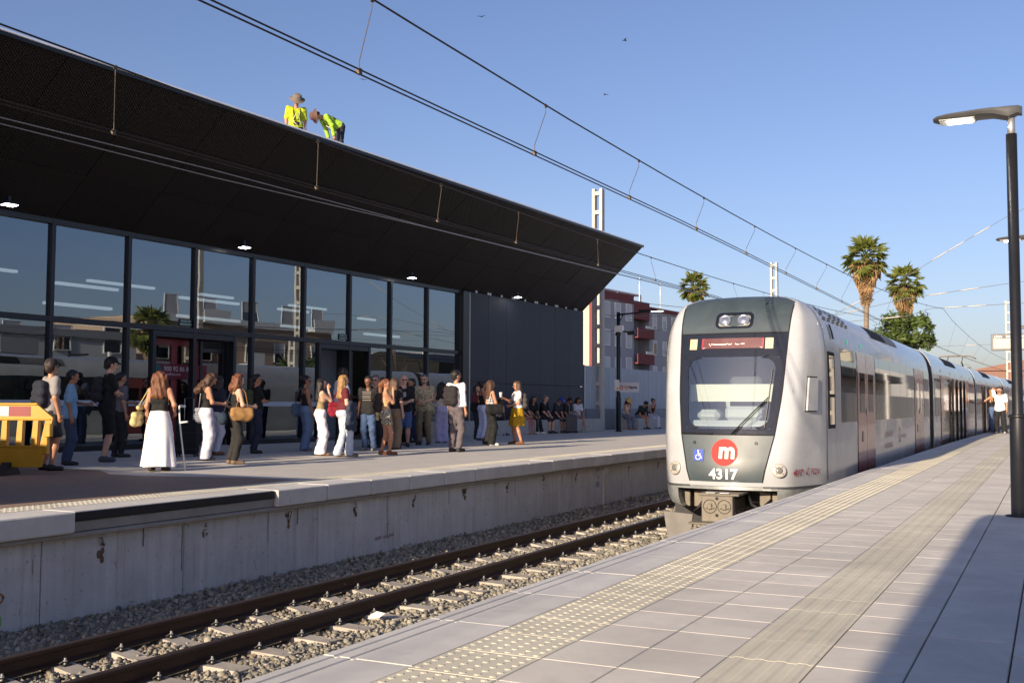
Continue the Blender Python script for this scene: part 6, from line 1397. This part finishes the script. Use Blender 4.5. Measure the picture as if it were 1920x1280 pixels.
def pattern(name, c1, c2, scale):
    m = cloth(c1, name); n, l, p = nodes(m); ge = n.new('ShaderNodeTexCoord'); vo = n.new('ShaderNodeTexVoronoi'); vo.inputs['Scale'].default_value = scale; cr = n.new('ShaderNodeValToRGB'); cr.color_ramp.interpolation = 'CONSTANT'
    cr.color_ramp.elements[0].color = srgb(*c1) + (1,); cr.color_ramp.elements[1].position = .42; cr.color_ramp.elements[1].color = srgb(*c2) + (1,); l.new(ge.outputs['Object'], vo.inputs['Vector']); l.new(vo.outputs['Distance'], cr.inputs[0]); l.new(cr.outputs[0], p.inputs['Base Color']); return m
def stripes(name, c1, c2, f):
    m = cloth(c1, name); n, l, p = nodes(m); ge = n.new('ShaderNodeTexCoord'); sx = n.new('ShaderNodeSeparateXYZ'); a = n.new('ShaderNodeMath'); a.operation = 'MULTIPLY'; a.inputs[1].default_value = f; b = n.new('ShaderNodeMath'); b.operation = 'SINE'; cr = n.new('ShaderNodeValToRGB'); cr.color_ramp.interpolation = 'CONSTANT'
    cr.color_ramp.elements[0].color = srgb(*c1) + (1,); cr.color_ramp.elements[1].position = .5; cr.color_ramp.elements[1].color = srgb(*c2) + (1,); l.new(ge.outputs['Object'], sx.inputs[0]); l.new(sx.outputs[2], a.inputs[0]); l.new(a.outputs[0], b.inputs[0]); l.new(b.outputs[0], cr.inputs[0]); l.new(cr.outputs[0], p.inputs['Base Color']); return m
BLK, NAVY, JEAN, LJEAN, WHT, KHA = (22, 22, 25), (34, 38, 58), (64, 84, 118), (150, 165, 185), (232, 230, 232), (132, 118, 92)
p = person
p('a', 'man in grey T-shirt and black cap with sunglasses standing behind the yellow barrier', -13.8, 11.75, 12, 1.70, 'm', 'tan', ('short', 'dark'), ((140, 136, 134), 'tee', .86), ((42, 42, 48), 'shorts'), (26, 26, 28), 'down', 'down', extra=(('cap', (34, 28, 30), 1), ('glasses',)), head=(0, 8))
backpack('a', (30, 34, 48), 'dark blue backpack worn by the man in the black cap')
p('b', 'man in light blue polo shirt and jeans looking ahead with a phone in hand', -14.72, 12.91, 8, 1.58, 'm', 'olive', ('short', 'black'), ((120, 160, 190), 'polo', .84), ((52, 66, 92), 'straight'), (30, 30, 34), 'phone', 'down')
phone('b', -1, 'phone held by the man in the light blue polo shirt')
p('c', 'young man all in black with shorts and dark cap crossing his arms', -14.97, 13.95, 5, 1.84, 'm', 'light', ('short', 'black'), ((17, 17, 20), 'tee', .80), ((18, 18, 22), 'bermuda'), (70, 70, 74), 'crossed', 'crossed', extra=(('cap', (20, 20, 22)),))
backpack('c', (36, 36, 40), 'black patterned backpack of the young man in black')
p('d', 'woman seen from behind in a long white tiered skirt and black top with brown curls', -12.28, 12.48, 70, 1.52, 'f', 'tan', ('curly', 'auburn'), ((20, 19, 20), 'strap', 1.02), ((236, 232, 232), 'skirt_long'), (44, 30, 24), 'down', (.22, .16, 1.02))
carried('d', 'tote_bag', 'bag', 'cream canvas tote on the shoulder of the woman in the long white skirt', [((-.33, -.12, 1.12), (-.33, .1, 1.12), .045, .045), ((-.38, -.16, .98), (-.38, .12, .98), .07, .07), ((-.40, -.16, .86), (-.40, .12, .86), .075, .075)], cloth((196, 176, 122)), [([(-.33, -.1, 1.16), (-.19, -.04, 1.44), (-.17, .04, 1.43), (-.33, .1, 1.16)], .014, .6)])
pd = PEOPLE['d']; W_ = pd['W'] @ pd['arms'][1][2]
m = MB(); gx, gy = W_.x + .06, W_.y + .03; m.tube([(gx + .10, gy + .05, 0.0), (gx + .02, gy, .72), (gx, gy, .98)], .012, 7).tube([(gx, gy, .74), (gx + .14, gy + .04, .755)], .016, 6).tube([(gx, gy, .98), (gx + .03, gy, 1.0), (gx + .10, gy + .02, .99)], .022, 6)
at_base('crutch', m, C_white, (gx, gy, 0), 'white forearm crutch held by the woman in the long white skirt', 'crutch', smooth=True)
p('e', 'woman with long wavy hair in black tank and wide white trousers reading her phone', -13.87, 15.26, 15, 1.60, 'f', 'tan', ('curly', 'brown'), ((20, 20, 22), 'tank', 1.0), ((205, 203, 214), 'wide'), (34, 34, 52), 'phone', 'phone', head=(28, 0))
phone('e', 1, 'white phone read by the woman in wide white trousers')
shoulder_bag('e', -1, (170, 172, 180), 'white and navy striped bag at the hip of the woman in wide white trousers', (.10, .2), .9, .24, -.06, stripes('bag_stripes', (196, 196, 200), (60, 62, 78), 190))
p('f', 'woman with short auburn curls in dark tank and black trousers holding a phone', -12.59, 14.57, 12, 1.54, 'f', 'light', ('curly_bob', 'auburn'), ((22, 21, 24), 'tank', .98), ((34, 32, 32), 'straight'), (110, 90, 70), 'phone', 'phone', head=(8, 6))
shoulder_bag('f', 1, (150, 112, 66), 'tan straw shoulder bag of the woman with auburn curls', (.17, .15), .98, .25, .06)
carried('f', 'round_bag', 'bag', 'dark teal round bag hanging behind the woman with the straw bag', [((-.12, -.22, .90), (.02, -.24, .90), .10, .10), ((-.12, -.22, .84), (.02, -.24, .84), .085, .085)], cloth((28, 44, 62)), [([(-.06, -.22, 1.0), (-.1, -.1, 1.42), (-.06, .05, 1.44)], .010)])
p('g', 'woman with ponytail and sunglasses in black T-shirt folding her arms', -14.93, 17.93, 8, 1.65, 'f', 'tan', ('pony', 'black'), ((18, 18, 20), 'tee', .98), (NAVY, 'straight'), (26, 26, 30), 'crossed', 'crossed', extra=(('glasses',),))
backpack('g', (66, 70, 48), 'olive green backpack of the woman folding her arms')
p('h', 'woman in black strappy top and pale jeans holding a phone low at her side', -14.87, 19.52, 20, 1.66, 'f', 'olive', ('bun', 'black'), ((20, 20, 24), 'strap', 1.0), ((104, 124, 156), 'wide'), (120, 118, 118), 'down', (.16, .12, .86), extra=(('glasses',),))
shoulder_bag('h', -1, (92, 108, 128), 'blue grey slouchy bag of the woman in pale jeans', (.14, .2), .96, .24, -.08)
p('i', 'woman with very long black hair in white trousers raising a hand to her face', -13.23, 17.85, 8, 1.55, 'f', 'light', ('long', 'black'), ((142, 122, 92), 'strap', 1.02), ((236, 226, 232), 'wide'), (130, 96, 66), 'face', 'face', twist=0)
p('j', 'tall dark skinned man in white T-shirt standing in the open doorway', -14.22, 19.93, 20, 1.84, 'm', 'dark', ('curly_short', 'black'), ((196, 198, 216), 'tee', .84), ((40, 32, 30), 'straight'), (180, 180, 184), 'down', 'phone', head=(12, 0))
phone('j', 1, 'dark phone held by the tall man in the doorway')
p('k', 'woman with long light brown hair in maroon top, light jeans, jacket on her arm', -12.46, 17.54, 12, 1.60, 'f', 'light', ('long', 'blond'), ((92, 26, 34), 'cap', 1.0), ((186, 194, 206), 'flare'), (120, 98, 78), 'belly', 'belly', feet=((-.1, -.05), (.1, .16)), extra=(('jacket_on_arm', (46, 56, 74), 1),))
shoulder_bag('k', -1, (130, 18, 38), 'crimson slouchy shoulder bag of the woman in the maroon top', (.16, .2), 1.02, .25, -.05)
p('l', 'man in black printed T-shirt and blue jeans standing in the shade of the doorway', -13.7, 20.26, 250, 1.66, 'm', 'brown', ('short', 'black'), ((22, 21, 22), 'tee', .86), (JEAN, 'straight'), (110, 110, 112), 'down', 'down')
m = MB(); P_ = PEOPLE['l']
for z_ in (1.30, 1.26, 1.21, 1.17, 1.12): m.box(-.10 + .02 * (z_ * 50 % 1), .10, .128, .133, z_, z_ + .022)
link('shirt_print', m.mesh('shirt_print', cloth((112, 106, 100))), P_['root'])
p('m', 'grey haired man with glasses almost hidden behind the ponytail woman', -14.6, 21.9, 235, 1.74, 'm', 'light', ('short', 'grey'), ((26, 26, 30), 'tee', .86), ((40, 42, 50), 'straight'), (36, 36, 36), 'down', 'down', extra=(('glasses',),))
p('n', 'woman with ponytail in tan top and leopard print shorts touching her chin', -12.25, 18.73, 10, 1.55, 'f', 'tan', ('pony', 'auburn'), ((196, 158, 116), 'strap', 1.0), ((60, 58, 52), 'mini', pattern('leopard', (30, 28, 26), (176, 168, 150), 34)), (120, 74, 44), 'chin', 'chin', feet=((-.09, -.04), (.07, .12)))
backpack('n', (50, 40, 34), 'dark brown backpack of the woman in leopard print shorts', s=.85)
carried('n', 'cardigan', 'cardigan', 'cream cardigan hanging from the backpack above the leopard print shorts', [((-.1, -.17, .98), (.05, -.18, .96), .05, .05), ((-.04, -.18, .86), (.02, -.18, .84), .045, .03)], cloth((206, 192, 140)), noise=.012)
p('o', 'woman with long brown hair and beige trousers standing behind the leopard print shorts', -13.7, 21.29, 60, 1.64, 'f', 'light', ('long', 'brown'), ((28, 26, 28), 'tee', 1.0), ((138, 120, 96), 'wide'), (60, 52, 44), 'belly', 'down')
p('q', 'bald man in sunglasses, black T-shirt and blue shorts facing the track', -14.18, 22.5, 268, 1.75, 'm', 'light', ('none', 'dark'), ((20, 20, 23), 'tee', .86), ((72, 98, 140), 'bermuda'), (34, 34, 36), 'belly', 'belly', extra=(('glasses',),))
link('shirt_print', MB().box(-.05, .05, .128, .133, 1.22, 1.34).mesh('shirt_print', cloth((150, 152, 160))), PEOPLE['q']['root'])
p('r', 'dark haired woman in black with her back to the track beside the patterned shirt', -14.75, 23.4, 190, 1.66, 'f', 'light', ('bob', 'black'), ((20, 20, 22), 'cap', 1.0), ((18, 18, 20), 'slim'), (110, 108, 104), 'phone', 'down')
shoulder_bag('r', -1, (18, 18, 20), 'black shoulder bag with pale print beside the patterned shirt', (.15, .2), .98, .24, -.06)
shoulder_bag('r', 1, (200, 192, 170), 'small cream cloth bag hanging low beside the khaki trousers', (.07, .16), .76, .22, .06)
p('s', 'bearded man in patterned cream shirt and khaki trousers looking at his hands', -14.49, 23.97, 250, 1.80, 'm', 'light', ('short', 'grey'), ((150, 140, 112), 'polo', .84, pattern('leaf_shirt', (92, 84, 66), (186, 174, 142), 30)), (KHA, 'straight'), (50, 46, 40), 'belly', 'belly', extra=(('glasses',), ('beard', 'grey')))
p('t', 'woman with long black hair in wide lilac white trousers seen from behind', -14.91, 25.58, 100, 1.64, 'f', 'tan', ('curly', 'black'), ((200, 186, 170), 'strap', 1.02), ((188, 182, 214), 'wide'), (90, 88, 92), 'down', 'down')
shoulder_bag('t', -1, (164, 158, 134), 'large pale tote of the woman in lilac white trousers', (.17, .2), .98, .26, -.03)
p('u', 'man in white long sleeved shirt and grey trousers looking along the track', -11.77, 20.82, 55, 1.79, 'm', 'tan', ('short', 'black'), ((238, 234, 240), 'long', .98), ((92, 84, 88), 'straight'), (40, 38, 38), 'down', 'down', feet=((-.09, 0), (.09, .02)), head=(0, -25))
backpack('u', (34, 30, 32), 'black backpack on the man in the white shirt', s=1.05)
p('v', 'dark haired woman in black top and white trousers at the dark wall', -14.8, 27.76, 30, 1.72, 'f', 'tan', ('bun', 'dark'), ((22, 22, 24), 'strap', 1.0), ((200, 206, 230), 'straight'), (96, 98, 110), 'down', 'belly')
shoulder_bag('v', -1, (20, 20, 22), 'black bag of the woman in white trousers at the dark wall', (.14, .18), .98, .24, -.08)
p('w', 'woman with straight light brown hair in striped top and black trousers', -12.88, 24.58, 12, 1.66, 'f', 'tan', ('long', 'brown'), ((210, 210, 214), 'tank', 1.0, stripes('top_stripes', (205, 205, 210), (26, 26, 32), 150)), ((16, 16, 18), 'wide'), (214, 212, 210), 'down', (.12, .26, 1.0))
shoulder_bag('w', 1, (17, 17, 19), 'big black shoulder bag of the woman in the striped top', (.18, .16), .98, .26, .0)
p('x', 'woman in white top and yellow ruffled skirt holding a paper cup', -12.63, 25.63, 190, 1.66, 'f', 'tan', ('long', 'brown'), ((232, 230, 228), 'cap', 1.0), ((180, 140, 22), 'skirt_ruffle'), (120, 76, 52), 'belly', 'cup', feet=((-.16, -.05), (.16, .08)), extra=(('glasses',),))
backpack('x', (66, 62, 64), 'grey backpack of the woman in the yellow skirt', s=.9)
P_ = PEOPLE['x']; c_ = P_['W'] @ (P_['arms'][1][2] + Vector((0, .09, .03)))
cu_ = MB().lathe([(.032, 0), (.042, .11), (.044, .115)], 14, Matrix.Translation(c_)).lathe([(.046, .113), (.046, .125), (.03, .132), (0, .132)], 14, Matrix.Translation(c_)); at_base('paper_cup', cu_, C_white, c_, 'white paper cup held up by the woman in the yellow skirt', 'cup', smooth=True)
p('h2', 'dark haired woman in navy jeans half hidden behind the pale jeans', -14.65, 20.6, 0, 1.66, 'f', 'tan', ('long', 'black'), ((44, 44, 50), 'tee', .95), ((44, 54, 86), 'straight'), (60, 60, 64), 'belly', 'down')
p('e2', 'woman in dark top and white trousers half hidden behind the auburn curls', -15.1, 16.95, 30, 1.58, 'f', 'tan', ('bob', 'dark'), ((34, 34, 52), 'tee', .95), ((196, 194, 204), 'slim'), (110, 70, 44), 'down', 'belly')
p('n2', 'dark haired man in navy shirt standing behind the bald man in sunglasses', -15.3, 23.3, 275, 1.72, 'm', 'olive', ('short', 'black'), ((40, 46, 66), 'polo', .86), ((60, 58, 56), 'straight'), (36, 36, 38), 'belly', 'down')
p('t2', 'man in dark jeans and pale top hidden behind the large pale tote', -15.6, 25.2, 200, 1.74, 'm', 'tan', ('short', 'dark'), ((70, 74, 84), 'tee', .86), ((42, 52, 84), 'straight'), (40, 40, 44), 'down', 'belly')
p('d2', 'dark haired woman in grey top standing in the shade behind the white skirt', -16.1, 15.3, 20, 1.62, 'f', 'tan', ('pony', 'black'), ((96, 92, 96), 'tee', .95), ((30, 30, 34), 'slim'), (40, 40, 42), 'phone', 'down')
p('v2', 'woman with dark hair in wine red top standing by the dark wall', -15.6, 28.9, 320, 1.64, 'f', 'light', ('long', 'dark'), ((96, 40, 48), 'tee', .95), ((40, 42, 52), 'straight'), (60, 56, 54), 'belly', 'belly')
sx_ = lambda s_: seat_at(s_)
def sit(key, label, s_, rot, H, *a, n_=.72, seat=.50, **kw):
    x, y = seat_at(s_, n_); return person(key, label, x, y, 0, H, *a, seat=seat, absrot=RZT + R(rot), res=.016, **kw)
sit('B1', 'boy in black shorts sitting on the bench behind the striped top', 16.7, -15, 1.42, 'm', 'brown', ('curly_short', 'black'), ((150, 142, 132), 'tee', .9), ((22, 22, 24), 'shorts'), (50, 50, 54), 'lap', 'chin', lean=18)
sit('B2', 'woman with dark curls in black top sitting on the bench right of the yellow skirt', 19.15, -20, 1.66, 'f', 'tan', ('curly', 'dark'), ((22, 22, 24), 'tee', .95), ((26, 26, 30), 'straight'), (226, 224, 222), 'lap', 'lap', lean=14, feet=((-.05, .62), (.12, .50)))
carried('B2', 'handbag', 'bag', 'dark olive handbag on the lap of the seated woman with dark curls', [((-.1, .30, 1.02), (.14, .30, 1.02), .08, .08), ((-.1, .32, .93), (.14, .32, .93), .09, .09)], cloth((58, 64, 30)))
sit('B3', 'short haired man in black T-shirt and shorts sitting beside the woman with curls', 19.95, 0, 1.76, 'm', 'light', ('short', 'grey'), ((20, 20, 22), 'tee', .9), ((44, 44, 48), 'shorts'), (40, 40, 42), 'lap', 'lap', lean=16)
sit('B4', 'man in blue cap and dark striped shirt bending over on the bench', 21.0, -10, 1.74, 'm', 'tan', ('short', 'dark'), ((30, 32, 40), 'tee', .9, stripes('dark_stripes', (28, 30, 38), (70, 72, 80), 110)), ((32, 36, 56), 'shorts'), (40, 44, 70), 'lap', 'lap', lean=24, head=(22, 0), extra=(('cap', (38, 62, 150), 1),))
sit('B5', 'dark haired man looking down at his phone at the right of the blue cap', 21.75, -8, 1.74, 'm', 'olive', ('short', 'black'), ((34, 34, 40), 'tee', .9), ((34, 40, 66), 'shorts'), (30, 32, 44), 'lap', 'lap', lean=24, head=(24, 0))
sit('B6', 'woman in white top and denim shorts sitting at the end of the bench', 22.9, -30, 1.64, 'f', 'tan', ('long', 'dark'), ((206, 208, 216), 'tee', .98), ((122, 146, 178), 'mini'), (196, 184, 164), 'lap', 'lap', lean=12, head=(18, 0), feet=((-.02, .66, .08), (.06, .50)))
sit('B7', 'person in pink trousers sitting half hidden behind the yellow skirt', 18.5, -10, 1.66, 'f', 'light', ('bob', 'brown'), ((60, 56, 58), 'tee', .95), ((176, 122, 116), 'slim'), (170, 140, 120), 'lap', 'lap', lean=10)
sit('C1', 'woman in straw hat and white tank sitting on the farther bench', 27.7, -25, 1.66, 'f', 'tan', ('bob', 'brown'), ((214, 208, 200), 'tank', .95), ((104, 114, 132), 'straight'), (150, 110, 84), 'chin', 'lap', lean=18, head=(12, 0), extra=(('hat', (196, 164, 104)),))
sit('C2', 'man in dark green T-shirt leaning forward on the farther bench', 29.2, -25, 1.76, 'm', 'tan', ('short', 'black'), ((36, 46, 40), 'tee', .9), ((110, 122, 148), 'shorts'), (40, 40, 46), 'lap', 'lap', lean=40, head=(20, 0))
sit('C3', 'woman in black top and white trousers drinking on the farther bench', 30.6, -28, 1.66, 'f', 'tan', ('bun', 'black'), ((24, 24, 26), 'strap', 1.0), ((198, 196, 210), 'wide'), (80, 80, 84), 'chin', 'lap', lean=16)
carried('C2', 'backpack', 'backpack', 'black backpack beside the man in the dark green T-shirt', [((-.33, .0, 1.10), (-.33, .02, 1.10), .11, .11), ((-.33, .0, .97), (-.33, .02, .97), .13, .13)], cloth((24, 24, 26)))
p('R1', 'blonde woman in black top and flared jeans stepping towards the train door', -2.16, 47.5, 150, 1.74, 'f', 'tan', ('long', 'blond'), ((26, 24, 26), 'strap', 1.0), ((74, 96, 134), 'flare'), (150, 140, 130), 'reach', 'down', res=.018)
backpack('R1', (26, 24, 26), 'black backpack of the blonde woman at the train door')
p('R2', 'man in white T-shirt and black trousers shading his eyes on the right platform', -1.86, 46.6, 262, 1.82, 'm', 'tan', ('short', 'black'), ((226, 224, 230), 'tee', .84), ((24, 24, 27), 'wide'), (170, 166, 160), 'down', 'head', res=.018, feet=((-.16, .1), (.14, -.05)))
wp_ = BT @ Vector((1.9, 4.75, 6.9)); p('T1', 'roof worker in yellow shirt and wide grey hat standing with a harness', wp_.x, wp_.y, 285, 1.74, 'm', 'tan', ('short', 'dark'), ((176, 192, 36), 'polo', .95), ((44, 48, 60), 'straight'), (60, 50, 40), 'down', 'down', z0=6.9, head=(30, 10), extra=(('hat', (108, 98, 88)), ('harness',)))
wp_ = BT @ Vector((1.85, 6.55, 7.35)); p('T2', 'roof worker in lime long sleeved shirt and brown hat bending over the roof edge', wp_.x, wp_.y, 200, 1.74, 'm', 'tan', ('short', 'dark'), ((150, 188, 56), 'long', .95), ((36, 40, 56), 'straight'), (60, 50, 40), 'floor', 'floor', z0=7.35, lean=68, head=(30, 0), extra=(('hat', (92, 66, 62)), ('harness',)))
# luggage on the platform
def suitcase(x, y, rz, col, label, hgt=.62):
    t = thing('suitcase', label, 'suitcase', (x, y, 0), rz); O = lambda n, b, m_, sm=False: obj(n, b, m_, t, sm, True)
    O('shell', MB().bbox(-.21, .21, -.13, .13, .05, hgt, .03), cloth(col, rough=.5)); O('ridge', MB().bbox(-.205, .205, -.138, .138, .14, .155, .004).bbox(-.205, .205, -.138, .138, .30, .315, .004).bbox(-.205, .205, -.138, .138, .46, .475, .004), cloth(tuple(c + 8 for c in col), rough=.5))
    for q in (-1, 1): O('handle_rod', MB().tube([(q * .09, .09, hgt - .02), (q * .09, .09, hgt + .42)], .009, 6), C_steel)
    O('handle_grip', MB().tube([(-.1, .09, hgt + .42), (.1, .09, hgt + .42)], .014, 6), C_black)
    for a in (-1, 1):
        for b_ in (-1, 1): O('wheel', MB().lathe([(.03, -.012), (.03, .012)], 10, Matrix.Translation((a * .17, b_ * .1, .03)) @ Matrix.Rotation(R(90), 4, 'Y')), C_rubber)
q = BT @ Vector((1.55, 20.8, 0)); suitcase(q.x, q.y, .3, (62, 64, 74), 'grey cabin suitcase with raised handle in front of the blue cap', .68)
q = BT @ Vector((1.2, 12.9, 0)); suitcase(q.x, q.y, .1, (26, 28, 34), 'black ridged suitcase behind the man in the white shirt', .74)
suitcase(-15.2, 16.2, .5, (26, 26, 30), 'large dark suitcase standing behind the long white skirt', .72)
m = MB(); m.lathe([(.10, 0), (.125, .25), (.13, .26), (.118, .26), (.10, .24), (0, .24)], 16).tube([(-.125, 0, .25), (-.09, 0, .34), (.09, 0, .34), (.125, 0, .25)], .006, 5); bk = MB(); 
o = link('bucket', m.mesh('bucket', cloth((120, 130, 150), rough=.5), True), None, Matrix.Translation((-15.6, 22.0, 0))); tag(o, 'pale plastic bucket standing in the doorway beside the blue jeans', 'bucket')
